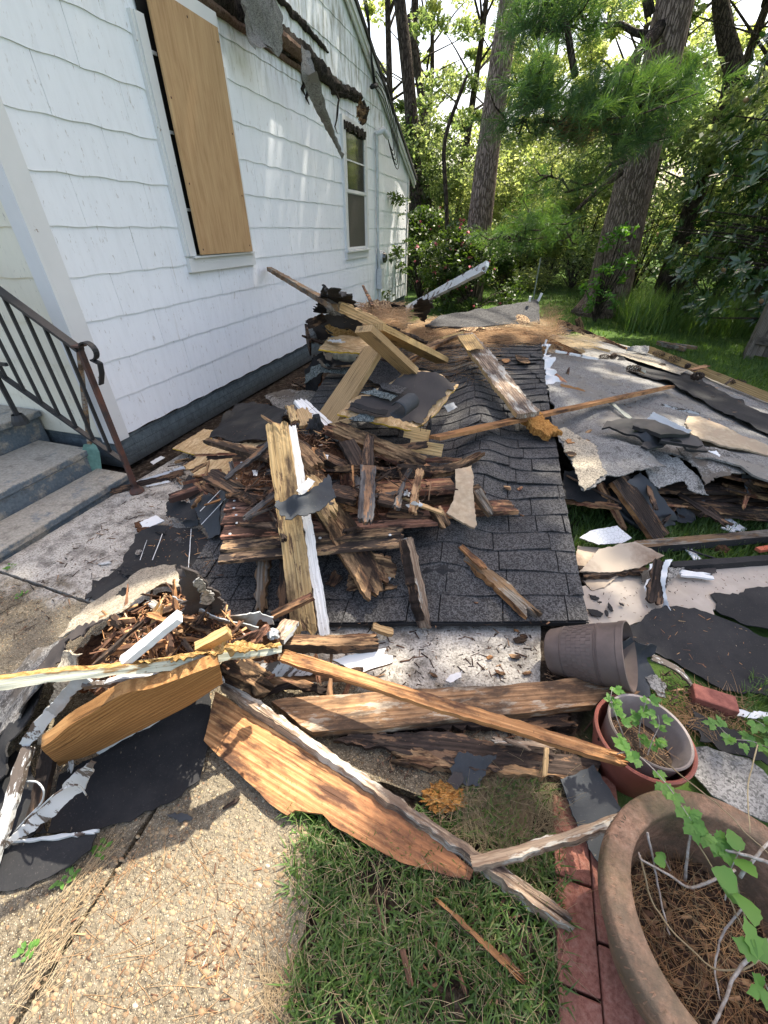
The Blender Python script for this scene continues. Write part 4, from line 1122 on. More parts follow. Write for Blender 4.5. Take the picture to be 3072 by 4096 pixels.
P('wood_splinter', 'broken brown board stub standing beside the tan fibreboard scrap', (1735,2030,.42), (1785,2110,.34), wpx=38, t=.03, mat='brown', jag=(.02,.03), cat='splinter')
P('wood_plank', 'grey splintered board stub right of the tan fibreboard scrap', (1900,1962,.42), (1972,2072,.32), wpx=36, t=.03, mat='grey', jag=(.01,.04), taper=(1,.7), group=g1)
P('wood_plank', 'curved dark red rotted board lifting to the right over the shingles', (1715,1890,.42), (1935,1812,.44), wpx=38, t=.03, mat='brown', jag=(.03,.06), taper=(1.1,.4), bow=-.03, rough=.006, group=g1)
P('wood_splinter', 'pale thin stick lying from the white paint scraps to the broken stub', (1590,1985,.47), (1775,2055,.43), wpx=9, t=.01, mat='tan', jag=(.01,.02), cat='splinter')
P('wood_splinter', 'orange sliver standing beside the dark mottled board', (1413,1860,.60), (1415,1950,.54), wpx=7, t=.008, mat='orange', jag=(.01,.01), cat='splinter')
P('wood_splinter', 'short orange sliver over the rotted debris left of the crossing timbers', (1258,1790,.62), (1250,1828,.60), wpx=9, t=.008, mat='orange', jag=(.005,.005), cat='splinter')
P('wood_splinter', 'thin dark crossbar splinter over the top of the yellow faced plank', (1042,1662,.72), (1185,1752,.66), wpx=14, t=.015, mat='brown', jag=(.05,.02), taper=(.3,1.2), cat='splinter')
P('timber_beam', 'crumbling brown timber lying from the yellow plank head down towards the orange sliver', (1100,1705,.66), (1275,1875,.58), wpx=48, t=.04, mat='brown', jag=(.03,.05), rough=.005, group=g1)
P('timber_beam', 'dark splintered timber left of the broad brown timber head', (1180,1760,.64), (1300,1850,.56), wpx=26, t=.03, mat='dark', jag=(.03,.05), rough=.006, group=g1)
P('timber_beam', 'brown rotted log shaped timber below the white weathered plank', (1255,1815,.56), (1400,1880,.5), wpx=32, t=.04, mat='dark', jag=(.03,.05), rough=.005, group=g1)
P('wood_plank', 'upturned pale broken board stub at the back left of the pile', (1155,1620,.70), (1175,1690,.62), wpx=34, t=.03, mat='yellowrot', jag=(.02,.01), rough=.01, group=g1)
P('wood_plank', 'wider tan broken board stub behind the pale upturned one', (1200,1635,.66), (1232,1705,.6), wpx=56, t=.03, mat='tan', jag=(.04,.01), rough=.01, group=g1)
P('wood_plank', 'white painted weathered plank slanting down behind the splintered timbers', (1188,1598,.62), (1345,1745,.50), wpx=52, t=.02, mat='whitewood', roll=-12, jag=(.05,.03), taper=(.75,1), group=g1)
P('wood_plank', 'white board tail peeping out under the splintered timber', (1300,1725,.46), (1362,1768,.42), wpx=20, t=.015, mat='paint', jag=(.0,.05), taper=(1,.4), group=g1)
P('wood_splinter', 'small tan wedge in front of the near edge of the felted panel', (1320,1705,.55), (1405,1680,.57), wpx=22, t=.02, mat='tan', jag=(.01,.02), cat='splinter')
P('timber_beam', 'dark grey board end under the debris beside the crumpled teal scrap', (1240,1710,.55), (1290,1745,.53), wpx=26, t=.03, mat='darkgrey', jag=(.0,.01), group=g1)
P('timber_beam', 'dark upright timber stub in the middle of the pile with orange decay', (1395,1885,.48), (1400,1965,.42), wpx=64, t=.035, mat='red', jag=(.04,.04), rough=.005, group=g1)
P('wood_plank', 'dark narrow board left of the charcoal board', (1428,1905,.5), (1448,2000,.45), wpx=24, t=.02, mat='darkgrey', jag=(.02,.02), group=g1)
P('wood_plank', 'dark dropped splinter between the level boards right of the charcoal board', (1500,1870,.5), (1565,1935,.44), wpx=9, t=.012, mat='dark', jag=(.01,.01), cat='splinter')
P('wood_plank', 'thin brown stick hanging below the splintered timber', (1592,1860,.47), (1605,1925,.42), wpx=10, t=.01, mat='brown', jag=(.01,.01), cat='splinter')

# nailed sheathing panel
pn = empty('sheathing_panel', G(1200,2100,.3), 'coppery brown panel of nailed roof boards with black tar patches in the centre pile', 'board panel')
rows = [((882,2228,.29),(1622,2160,.33),40,'patchy'), ((888,2176,.31),(1618,2112,.35),50,'patchy'), ((893,2124,.33),(1745,2072,.36),46,'coppery'), ((897,2072,.34),(1500,2040,.36),46,'coppery'), ((900,2022,.355),(1420,1995,.37),44,'coppery'), ((918,1968,.365),(1380,1950,.38),40,'red'), ((920,1912,.38),(1300,1900,.39),44,'red'), ((926,1858,.40),(1230,1850,.41),46,'red')]
for i, (a, b, w, m) in enumerate(rows):
    P('board', None, (a[0]+random.uniform(-6,6), a[1], a[2]), b, wpx=w+7, t=.02, mat=m, jag=(.004,.05), rough=.0012, parent=pn)
for (px, py, z) in ((938,2003,.385),(936,2032,.38),(945,2060,.375),(920,2136,.355),(948,2092,.36),(1280,2152,.365),(944,1897,.41),(944,1915,.41),(966,1850,.43),(1330,2086,.38),(1560,2140,.38)):
    mb = MB(); mb.lathe([(.0,.004),(.006,.003),(.008,.0)], 8, 0, Matrix.Translation(G(px, py, z))); mb.build('nail_head', M['conduit'], pn)
P('wood_plank', 'dark brown broken board lying across the left end of the sheathing panel', (828,1893,.47), (1045,2015,.42), wpx=56, t=.02, mat='dark', roll=5, jag=(.05,.03), taper=(1.05,.75), group=g1)
P('wood_plank', 'dark narrow timber slanting above the torn flake board at left', (820,1763,.42), (1098,1832,.52), wpx=30, t=.03, mat='brown', jag=(.03,.02), taper=(.5,1.1), group=g1)
P('wood_plank', 'charcoal pointed board with an orange underside on the sheathing panel', (980,2080,.43), (1115,1968,.50), wpx=30, t=.02, mat='darkgrey', jag=(.05,.03), taper=(.8,.7), group=g1)
P('wood_plank', 'dark arrow shaped board lying level on the sheathing panel', (945,2098,.40), (1135,2108,.43), wpx=34, t=.015, mat='dark', jag=(.10,.0), taper=(.35,1.1), group=g1)
P('wood_plank', 'orange brown plank lying left of the folded felt on the walk', (676,1995,.19), (868,1935,.22), wpx=36, t=.035, mat='coppery', roll=-10, jag=(.03,.02), group=g1)
P('wood_splinter', 'thin reddish slat on the torn flake board', (775,1823,.30), (985,1812,.32), wpx=11, t=.012, mat='red', jag=(.02,.01), cat='splinter')
P('wood_plank', 'short dark slat under the slanting narrow timber', (825,1832,.28), (985,1826,.3), wpx=14, t=.015, mat='dark', jag=(.02,.01), group=g1)
P('wood_plank', 'small black board scrap under the slanting narrow timber', (1030,1800,.42), (1080,1775,.44), wpx=26, t=.012, mat='darkgrey', jag=(.02,.01), group=g1)
P('wood_splinter', 'thin dark splinter near the white flake in the bark litter', (1030,1883,.46), (1070,1842,.48), wpx=9, t=.008, mat='dark', jag=(.01,.01), cat='splinter')
P('wood_splinter', 'dark slat over the bark litter left of the yellow faced plank', (965,1962,.44), (1085,1952,.46), wpx=10, t=.01, mat='dark', jag=(.01,.03), cat='splinter')
P('wood_splinter', 'orange sliver lying on the folded felt', (815,2022,.27), (893,1996,.285), wpx=9, t=.006, mat='orange', jag=(.02,.01), taper=(.6,1), cat='splinter')

# boards below the panel
P('timber_beam', 'grey weathered batten under the panel, left of two', (1058,2225,.26), (1042,2455,.06), wpx=42, t=.04, mat='grey', jag=(.0,.04), rough=.008, group='battens under the sheathing panel')
P('timber_beam', 'darker brown batten under the panel, next to the yellow faced plank', (1142,2215,.26), (1132,2500,.05), wpx=42, t=.04, mat='dark', jag=(.0,.04), rough=.01, group='battens under the sheathing panel')
P('timber_beam', 'dark standing plank with a splintered tan front edge right of the brown timber', (1622,2150,.36), (1700,2520,.05), wpx=30, t=.06, mat='mold', roll=-35, jag=(.02,.09), rough=.008, group=g1, sides={'bottom':'dark','y-':'dark','y+':'mold'})
P('wood_plank', 'split grey and orange board lying alone on the lower right shingles', (1822,2192,.20), (2150,2478,.115), wpx=56, t=.035, mat='grey', jag=(.03,.07), taper=(.7,.8), rough=.006, group=g1, sides={'y-':'orange'})
P('wood_splinter', 'orange split sliver lying on the grey and orange board', (1838,2185,.25), (1945,2280,.215), wpx=20, t=.012, mat='orange', jag=(.01,.05), cat='splinter')
P('wood_plank', 'small tan stick at the front eave of the shingled roof', (1488,2508,.09), (1572,2535,.05), wpx=20, t=.02, mat='tan', jag=(.005,.005), group=g1)
P('wood_plank', 'dark red slat crossing the lower end of the yellow faced plank', (1085,2462,.24), (1255,2383,.30), wpx=24, t=.02, mat='red', jag=(.01,.02), group=g1)
P('timber_beam', 'level dark brown timber running right from the rotten fascia end', (1100,2578,.26), (1512,2572,.20), wpx=40, t=.05, mat='dark', jag=(.0,.03), rough=.004, group=g1, sides={'top':'brown'})
P('wood_plank', 'short grey brown board with a white edge at the fascia end', (1105,2562,.34), (1170,2488,.30), wpx=52, t=.02, mat='mold', jag=(.0,.005), group=g1, sides={'y-':'paintgrey','y+':'paintgrey'})
for (a, b, c, d, l) in (((1395,2300,.17),(1445,2290,.17),(1450,2360,.13),(1385,2362,.13), 'square brown wood chip left of the brown timber foot'), ((1300,2340,.13),(1335,2275,.16),(1370,2310,.15),(1340,2350,.13), 'curled brown bark flake on the dark shingles'), ((1530,2330,.15),(1600,2330,.15),(1590,2350,.14),(1535,2360,.14), 'dark brown chip right of the brown timber foot')):
    sheet('wood_chip', l, [a, b, c, d], 'brown', t=.008, wr=.012, rag=.008, cat='wood chip')
sheet('broken_board', 'curled brown board piece with white underside behind the brown timber foot', [(1495,2215,.30),(1560,2225,.28),(1590,2270,.22),(1580,2315,.17),(1525,2300,.18)], 'brown', t=.012, wr=.02, rag=.012, cat='board')
sheet('white_scrap', 'small white scrap beside the brown timber foot', [(1520,2300,.17),(1570,2300,.17),(1555,2330,.15),(1530,2335,.15)], 'paintclean', t=.004, wr=.01, cat='scrap')
sheet('fibreboard_scrap', 'tan axe shaped fibreboard scrap lying on the right side of the pile', [(1820,1880,.46),(1886,1862,.46),(1894,1905,.45),(1892,1960,.43),(1905,2060,.38),(1910,2095,.36),(1900,2110,.35),(1850,2088,.37),(1785,2050,.39),(1815,2000,.41),(1822,1940,.44)], 'fiber', t=.012, res=.012, wr=.01, rag=.004, cat='fibreboard')
sheet('bent_shingle', 'black roof shingle with worn whitish corners draped over the yellow faced plank', [(1100,2005,.63),(1200,1985,.68),(1315,1895,.68),(1348,1985,.62),(1290,2035,.62),(1215,2068,.64),(1140,2082,.60),(1116,2060,.60)], 'slate', t=.006, res=.015, wr=.015, rag=.006, cat='shingle')
sheet('metal_scrap', 'small shiny metal scrap tucked behind the bent shingle', [(1185,1965,.71),(1232,1910,.72),(1262,1925,.71),(1240,1955,.70),(1205,1980,.69)], 'mirror', t=.003, wr=.01, cat='scrap')
for i, (p, l) in enumerate((((1630,1975), 'crumpled white paint curl at the head of the white scraps'), ((1665,2010), 'largest crumpled white paint curl on the dark slanting board'), ((1655,2025), 'ragged white paint curl below the largest one'))):
    x, y = p; sheet('paint_scrap', l, [(x-30,y-5,.5),(x-5,y-18,.53),(x+20,y-12,.5),(x+30,y+2,.5),(x+10,y+12,.48),(x-12,y+10,.5)], 'paintclean', t=.003, wr=.035, wscale=20, rag=.012, cat='paint scrap', group='white paint scraps on the pile')
for (x, y, z, s, l) in ((1020,1892,.44,11,'white flake on the bark litter'), (1596,1823,.5,7,'white flake on the splintered timber'), (1306,1826,.58,8,'white flake near the orange sliver')):
    sheet('paint_flake', l, [(x-s,y-s,z),(x+s,y-s*.8,z),(x+s*.8,y+s,z),(x-s*.6,y+s*.9,z)], 'paintclean', t=.003, wr=.004, rag=.003, cat='paint flake', group='white flakes on the pile')
lump('crumpled_bag', 'crumpled dark teal plastic scrap near the head of the pile', G(1262,1705,.62), .05, .035, .06, 'felt', 5, .6, 4, 'plastic scrap')

# ------------------------------------------------------------------ back of the pile
sheet('osb_panel', 'torn flake board panel with a yellow edge resting level near the house', [(1275,1397,.86),(1312,1347,.88),(1400,1342,.86),(1475,1343,.84),(1510,1385,.78),(1455,1412,.78),(1360,1408,.82)], 'osb', t=.012, res=.04, wr=.005, rag=.012, edge='osbedge', cat='board panel', grain=((1275,1397,.86),(1455,1412,.78)))
sheet('insulation_scrap', 'white ragged patch of fibre on the level flake board', [(1310,1360,.895),(1330,1345,.905),(1365,1346,.9),(1385,1360,.885),(1350,1368,.885)], 'paintclean', t=.006, wr=.02, rag=.02, cat='scrap')
op = empty('felted_roof_panel', G(1600,1620,.6), 'tilted flake board panel covered with black felt in front of the leaning studs', 'roof panel')
base = [(1349,1656,.60),(1395,1608,.62),(1440,1578,.64),(1530,1548,.68),(1600,1500,.72),(1652,1470,.74),(1738,1492,.72),(1835,1537,.62),(1790,1600,.58),(1745,1655,.52),(1705,1690,.50),(1650,1722,.49),(1560,1705,.53),(1440,1678,.57)]
sheet('flake_board', '', base, 'osb', t=.014, res=.04, wr=.003, rag=.008, parent=op, edge='osbedge')
sheet('black_felt', '', [(1378,1650,.605),(1400,1618,.625),(1445,1588,.645),(1550,1548,.68),(1600,1518,.715),(1650,1492,.735),(1740,1494,.722),(1832,1540,.623),(1770,1600,.59),(1745,1625,.56),(1715,1660,.535),(1690,1700,.505),(1600,1690,.525),(1480,1675,.57)], 'paper', t=.003, res=.04, wr=.004, rag=.02, parent=op, zoff=.012)
sheet('shingle_strip', '', [(1445,1580,.66),(1500,1562,.68),(1592,1590,.65),(1565,1612,.63),(1500,1592,.645)], 'grangreen', t=.005, wr=.004, parent=op, zoff=.016)
sheet('shingle_strip', '', [(1395,1686,.57),(1440,1668,.59),(1500,1676,.575),(1495,1698,.56),(1420,1696,.56)], 'grangreen', t=.005, wr=.004, parent=op, zoff=.02)
sheet('shingle_strip', '', [(1405,1635,.62),(1550,1655,.60),(1540,1682,.59),(1400,1655,.61)], 'felt', t=.004, wr=.004, parent=op, zoff=.024)
sheet('shingle_strip', '', [(1520,1545,.70),(1570,1548,.69),(1630,1560,.68),(1600,1585,.665),(1530,1565,.68)], 'granblack', t=.005, wr=.004, parent=op, zoff=.016)
# rolled-up flap
c0, c1 = G(1590,1640,.69), G(1645,1600,.70)
ax = (c1-c0).normalized(); sdv = ax.cross(Vector((0,0,1))).normalized(); vs = []; n = 22
for e in range(7):
    for i in range(n+1):
        a = R(-150 + 300*i/n); r_ = .062 - .0008*i; vs.append(c0.lerp(c1, e/6) + sdv*r_*math.cos(a) + Vector((0,0,1))*r_*math.sin(a)*.9 + Vector((0,0,.006*noise.noise(Vector((e, i*.3, 0))))))
fs = [(e*(n+1)+i, e*(n+1)+i+1, (e+1)*(n+1)+i+1, (e+1)*(n+1)+i) for e in range(6) for i in range(n)]
o = from_lists('curled_flap', vs, fs, M['slate'], parent=op, sm=True); sd_ = o.modifiers.new('s', 'SOLIDIFY'); sd_.thickness = .005
mb = MB()
for (x, y) in ((1671,1506),(1652,1527),(1725,1531),(1692,1560),(1655,1700),(1674,1690),(1640,1668),(1700,1640)):
    mb.lathe([(0,.004),(.006,.003),(.008,0)], 8, 0, Matrix.Translation(G(x, y, .66) * 1 + Vector((0,0,.0))))
g2 = 'studs leaning at the back of the pile'
P('lumber_stud', 'wide clean tan stud leaning from the flake board down to the pile', (1497,1398,.88), (1310,1685,.46), wpx=72, t=.04, mat='tan', roll=6, jag=(.02,.01), taper=(.85,1.1), rough=.001, group=g2)
P('lumber_stud', 'grey tan stud sloping from the back down to the felted panel', (1455,1315,1.08), (1640,1485,.74), wpx=46, t=.045, mat='tan', roll=-14, jag=(.0,.0), rough=.001, group=g2)
P('lumber_stud', 'pale stud with a cut nailed end lying toward the needle covered shingles', (1500,1310,1.05), (1768,1442,.60), wpx=36, t=.045, mat='yellow', roll=-10, jag=(.0,.0), rough=.001, group=g2)
P('lumber_stud', 'thin dark stud between the two sloping tan studs', (1510,1340,.92), (1600,1412,.72), wpx=12, t=.02, mat='dark', jag=(.01,.02), group=g2)
a = GX(1078,1076,-2.79); b = G(1345,1232,1.16)
P('long_pole', 'long grey brown weathered pole leaning up against the white siding', a, b, w=.05, t=.04, mat='grey', jag=(.01,.02), rough=.003, group=g2)
P('timber_beam', 'split tan timber with frayed end continuing below the leaning pole', (1352,1222,1.16), (1540,1308,.98), wpx=34, t=.05, mat='tan', jag=(.02,.05), rough=.01, group=g2)
P('wood_splinter', 'thin dark stick standing against the siding near the meter pipe', GX(1452,1143,-2.5), G(1492,1225,1.0), w=.03, t=.02, mat='red', jag=(.02,.01), cat='splinter')
P('timber_beam', 'rotten dark roof edge strip running right from the frayed timber', (1440,1265,1.04), (1700,1372,.70), wpx=24, t=.02, mat='dark', roll=-8, jag=(.03,.05), rough=.015, group=g2)
P('white_board', 'long grey white board rising to the right in front of the shrubs', (1610,1245,.72), (1950,1064,1.34), wpx=24, t=.03, mat='paintgrey', roll=60, jag=(.0,.03), rough=.003, sides={'bottom':'grey'}, group=g2)
P('wood_plank', 'fresh yellow end piece of the bent frame on the needle covered shingles', (1768,1362,.71), (1850,1338,.72), wpx=24, t=.035, mat='yellow', jag=(.0,.0), group=g2)
P('wood_plank', 'brown bowed board running down left from the yellow end piece', (1820,1345,.72), (1620,1450,.62), wpx=26, t=.03, mat='orange', bow=.02, jag=(.0,.02), rough=.006, group=g2, sides={'top':'brown'})
P('wood_splinter', 'short charred stick under the yellow end piece', (1738,1398,.56), (1838,1390,.57), wpx=12, t=.015, mat='dark', jag=(.02,.02), cat='splinter')
P('timber_beam', 'long weathered board with a yellow head crossing the shingles', (1862,1342,.76), (2112,1662,.52), wpx=66, t=.04, mat='mold', roll=6, jag=(.0,.02), rough=.007, group=g2, sides={'y-':'tan'})
P('wood_plank', 'clean yellow head of the long weathered board', (1860,1340,.781), (1905,1402,.738), wpx=58, t=.006, mat='yellow', roll=6, jag=(.0,.05), rough=.003, group=g2)
o = P('rotten_board_end', 'crumbly orange rotten board end below the thin long batten', (2110,1665,.46), (2222,1752,.40), wpx=58, t=.05, mat='rot', jag=(.02,.06), taper=(.9,.7), rough=.02, cat='board end')
P('long_batten', 'thin long reddish batten crossing shingles and flat roof', (1738,1752,.50), (2690,1545,.36), wpx=24, t=.025, mat='orange', roll=-14, jag=(.0,.06), taper=(1.25,.8), rough=.003, group=g2)
P('lumber_stud', 'pale cut stud end with bent nails under the near corner of the felted panel', (1620,1725,.47), (1715,1745,.46), wpx=46, t=.045, mat='yellow', jag=(.0,.0), rough=.001, group=g2)
P('lumber_stud', 'pale squared stud end lying on the buckled shingles', (1640,1780,.44), (1770,1803,.42), wpx=46, t=.05, mat='yellow', jag=(.0,.0), rough=.001, group=g2)
P('wood_plank', 'black charred board on the pale squared stud end', (1560,1795,.50), (1712,1775,.48), wpx=26, t=.02, mat='dark', jag=(.03,.03), group=g2)
mb = MB()
for (x, y) in ((1682,1712),(1694,1708),(1704,1715)):
    p = G(x, y+12, .50); mb.tube([p, p + Vector((0,0,.035)), p + Vector((.01,-.005,.05))], .0022, 5)
o = mb.build('bent_nails', M['rustmetal']); tag(o, 'bent nails sticking up from the pale cut stud end', 'nails')
# roof layers heaped by the house
for i, (pts, m, l) in enumerate((
    ([(1255,1222,1.02),(1280,1180,1.22),(1305,1158,1.36),(1360,1166,1.34),(1410,1192,1.20),(1440,1235,1.02),(1380,1248,.98),(1300,1250,.98)], 'felt', 'black felt sheet arched against the siding at the back of the pile'),
    ([(1240,1300,.92),(1260,1265,.99),(1340,1240,1.03),(1450,1280,.98),(1470,1340,.84),(1370,1335,.84),(1270,1360,.78)], 'feltbrown', 'crumpled dark brown felt heap under the leaning pole'),
    ([(1240,1345,.78),(1250,1300,.86),(1290,1290,.94),(1330,1320,.88),(1440,1335,.82),(1360,1350,.78)], 'slate', 'dark folded felt layer left of the brown felt heap'),
    ([(1300,1480,.50),(1265,1440,.56),(1290,1405,.62),(1480,1400,.62),(1500,1440,.58),(1430,1470,.54)], 'felt', 'black felt shelf below the two pale stones'),
    ([(1220,1540,.34),(1225,1500,.42),(1260,1465,.52),(1330,1445,.56),(1420,1450,.56),(1450,1480,.50),(1380,1495,.48),(1290,1490,.48)], 'grangreen', 'greenish shingle flap folded over the hollow by the house'),
    ([(1440,1490,.50),(1480,1440,.56),(1620,1455,.56),(1640,1500,.52),(1580,1540,.48),(1500,1535,.46)], 'granblack', 'curled dark shingle course left of the felted panel'),
    ([(1545,1330,.84),(1640,1375,.72),(1725,1400,.60),(1690,1372,.66),(1600,1320,.82),(1520,1290,.94),(1500,1300,.94)], 'feltbrown', 'long ragged roof edge flap running down right behind the studs'),
    ([(1640,1480,.56),(1760,1478,.54),(1775,1492,.54),(1660,1500,.55)], 'slate', 'grey shingle strip behind the felted panel'),
    ([(1120,1560,.20),(1060,1590,.18),(1140,1660,.20),(1290,1600,.28),(1260,1560,.26)], 'grandull', 'dusty roofing scrap at the foot of the tan stud'),
    ([(1590,1270,.80),(1560,1215,.98),(1620,1225,.95),(1650,1270,.78)], 'felt', 'dark felt edge behind the needle heap near the house corner'),
    ([(1655,1262,.80),(1650,1225,.95),(1680,1195,1.08),(1720,1210,1.02),(1738,1238,.90),(1700,1285,.74)], 'feltbrown', 'black felt scrap wrapped around the foot of the rising white board'),
    )):
    sheet('felt_sheet' if 'gran' not in m else 'roofing_scrap', l, pts, m, t=.005, res=.035, wr=.016 if m == 'felt' else .026, rag=.012, wscale=5, cat='roofing', group='roofing layers heaped by the house')
sheet('rotten_board', 'tan rotted board edge sticking from the felt heap near the siding', [(1258,1285,.93),(1275,1270,.97),(1330,1310,.90),(1440,1340,.84),(1430,1352,.81),(1330,1338,.84)], 'rotyellow', t=.02, res=.03, wr=.02, rag=.02, cat='board')
lump('insulation_tuft', 'grey white tuft of insulation at the left end of the felt heap', G(1265,1335,.80), .09, .07, .08, 'granwhite', 3, .6, 4, 'insulation')
lump('insulation_tuft', 'small grey lump of insulation under the leaning pole', G(1345,1232,1.08), .09, .06, .05, 'grandull', 8, .5, 4, 'insulation')
P('dark_board', 'dark upright board standing behind the heap against the siding', (1232,1330,.95), (1236,1400,.45), wpx=26, t=.02, mat='dark', roll=80, cat='board')
P('dark_board', 'dark level board behind the felt heap', (1228,1300,.98), (1300,1270,1.0), wpx=40, t=.02, mat='dark', roll=70, cat='board')
lump('loose_brick', 'pale mortar covered brick below the flake board, right of two', G(1392,1427,.60), .11, .06, .05, 'stone', 2, .12, 2, 'stone', group='pale bricks under the flake board')
lump('loose_brick', 'small pale mortar covered brick, left of two', G(1352,1422,.60), .05, .05, .05, 'stone', 4, .15, 2, 'stone', group='pale bricks under the flake board')
mb = MB(); mb.box((-.10,-.05,0),(.10,.05,.06)); o = mb.build('red_brick', M['brickbit'], None, M=Matrix.Translation(G(1280,1605,.05)) @ Matrix.Rotation(.3,4,'Z')); tag(o, 'single dark red brick in the shadow beside the tan stud foot', 'brick')
P('lumber_stud', 'tan stub standing in the hollow under the greenish flap', (1275,1540,.2), (1278,1490,.42), wpx=20, t=.03, mat='orange', group=g2)
P('lumber_stud', 'tan wedge under the curled shingle course', (1475,1500,.46), (1560,1575,.30), wpx=26, t=.03, mat='orange', group=g2)
sheet('metal_flashing', 'shiny bent metal flashing poking out right of the felted panel', [(1775,1622,.46),(1815,1607,.49),(1832,1628,.46),(1790,1650,.42)], 'mirror', t=.003, wr=.02, cat='flashing')
sheet('felt_sheet', 'black felt tongue hanging off the near corner of the felted panel', [(1700,1695,.52),(1722,1660,.52),(1735,1700,.48),(1728,1745,.42),(1705,1720,.46)], 'felt', t=.004, wr=.02, cat='roofing')

sheet('felt_sheet', 'black felt draped from the pale bricks down to the dark litter by the foundation', [(1225,1560,.16),(1215,1480,.40),(1250,1420,.58),(1300,1400,.64),(1330,1450,.56),(1290,1500,.40),(1270,1580,.18)], 'felt', t=.005, res=.04, wr=.02, rag=.012, cat='roofing', group='roofing layers heaped by the house')
sheet('felt_sheet', 'dark felt under the hollow behind the tan stud foot', [(1290,1620,.20),(1330,1540,.28),(1440,1500,.40),(1480,1560,.38),(1400,1640,.30)], 'felt', t=.005, res=.04, wr=.02, rag=.012, cat='roofing', group='roofing layers heaped by the house')
# ------------------------------------------------------------------ left of the pile: felt and flake boards on the walk
g3 = 'flake boards beside the foundation'
sheet('osb_panel', 'small flake board lying next to the foundation, topmost of its heap', [(690,1794,.09),(815,1716,.14),(862,1722,.16),(830,1775,.13),(790,1820,.10)], 'osb', t=.012, wr=.003, rag=.005, edge='osbedge', group=g3, cat='board panel')
sheet('osb_panel', 'larger torn yellowish flake board under the dark boards', [(730,1862,.12),(835,1781,.20),(1092,1756,.26),(1105,1840,.27),(920,1930,.24),(800,1945,.14),(775,1900,.12)], 'osb', t=.012, res=.03, wr=.006, rag=.022, group=g3, cat='board panel')
g4 = 'black felt sheets on the walk'
sheet('felt_sheet', 'wide creased black felt lying against the foundation', [(835,1752,.20),(880,1700,.22),(945,1625,.22),(1017,1608,.25),(1150,1640,.35),(1120,1700,.36),(1090,1758,.30),(960,1765,.24)], 'felt', t=.005, res=.035, wr=.016, rag=.008, wscale=5, group=g4, cat='roofing')
sheet('felt_sheet', 'folded black felt with chalk lines beside the sheathing panel', [(768,2003,.22),(886,1956,.30),(908,1965,.33),(893,2060,.28),(885,2145,.20),(835,2158,.15),(800,2090,.18)], 'slate', t=.005, res=.025, wr=.012, rag=.006, group=g4, cat='roofing')
sheet('felt_sheet', 'small dusty black felt square left of the folded one', [(662,2010,.12),(690,1992,.13),(768,2005,.17),(798,2085,.13),(740,2090,.10),(662,2062,.08)], 'felt', t=.005, res=.02, wr=.012, rag=.008, group=g4, cat='roofing')
sheet('felt_sheet', 'tiny felt triangle under the orange brown plank', [(730,1965,.12),(765,1910,.16),(800,1920,.16),(790,1960,.14)], 'felt', t=.004, wr=.006, group=g4, cat='roofing')
sheet('felt_sheet', 'bluish felt corner lifting under the folded felt', [(740,2085,.14),(770,2075,.16),(800,2085,.16),(790,2105,.12),(755,2110,.11)], 'slate', t=.004, wr=.01, group=g4, cat='roofing')
sheet('felt_sheet', 'large flat black felt with pale chalk lines on the walk', [(540,2140,.03),(620,2120,.04),(700,2112,.06),(790,2110,.09),(835,2160,.10),(900,2230,.10),(930,2262,.10),(880,2300,.08),(820,2315,.06),(710,2330,.05),(560,2300,.03),(470,2290,.025),(500,2220,.03)], 'felt', t=.004, res=.04, wr=.012, rag=.008, group=g4, cat='roofing')
sheet('felt_sheet', 'ragged black felt tail left of the large flat one', [(340,2392,.02),(370,2330,.02),(480,2270,.025),(560,2240,.03),(600,2300,.04),(480,2350,.05),(400,2420,.03)], 'felt', t=.004, res=.04, wr=.012, rag=.02, group=g4, cat='roofing')
sheet('ceiling_scrap', 'small white scrap with a brown torn rim on the walk', [(556,2088,.05),(622,2062,.055),(658,2083,.05),(600,2108,.04),(562,2110,.04)], 'paintclean', t=.008, wr=.006, rag=.008, cat='scrap')
sheet('ceiling_scrap', 'brown torn board rim under the white scrap', [(536,2090,.035),(570,2080,.04),(640,2105,.04),(620,2138,.03),(560,2140,.03),(552,2115,.03)], 'rotdark', t=.01, wr=.006, rag=.012, cat='scrap')
sheet('paint_flake', 'narrow white flake near the foundation crack', [(600,1848,.01),(645,1823,.02),(660,1830,.02),(612,1858,.01)], 'paintclean', t=.004, wr=.004, cat='paint flake')
P('white_strip', 'thin white strip lying from the post foot to the flake board', (545,1930,.02), (738,1870,.06), wpx=10, t=.008, mat='paintclean', jag=(.0,.0), cat='strip')
P('wood_plank', 'dark brown thin board beside the thin white strip', (440,1970,.015), (740,1885,.05), wpx=20, t=.015, mat='dark', jag=(.02,.02), group=g1)
P('white_strip', 'second thin white strip lower behind the post foot', (580,1945,.015), (680,1925,.02), wpx=8, t=.006, mat='paintclean', cat='strip')
P('white_strip', 'tiny pale stick on the walk beside the ragged felt tail', (385,2258,.012), (448,2250,.012), wpx=8, t=.006, mat='paint', cat='strip')

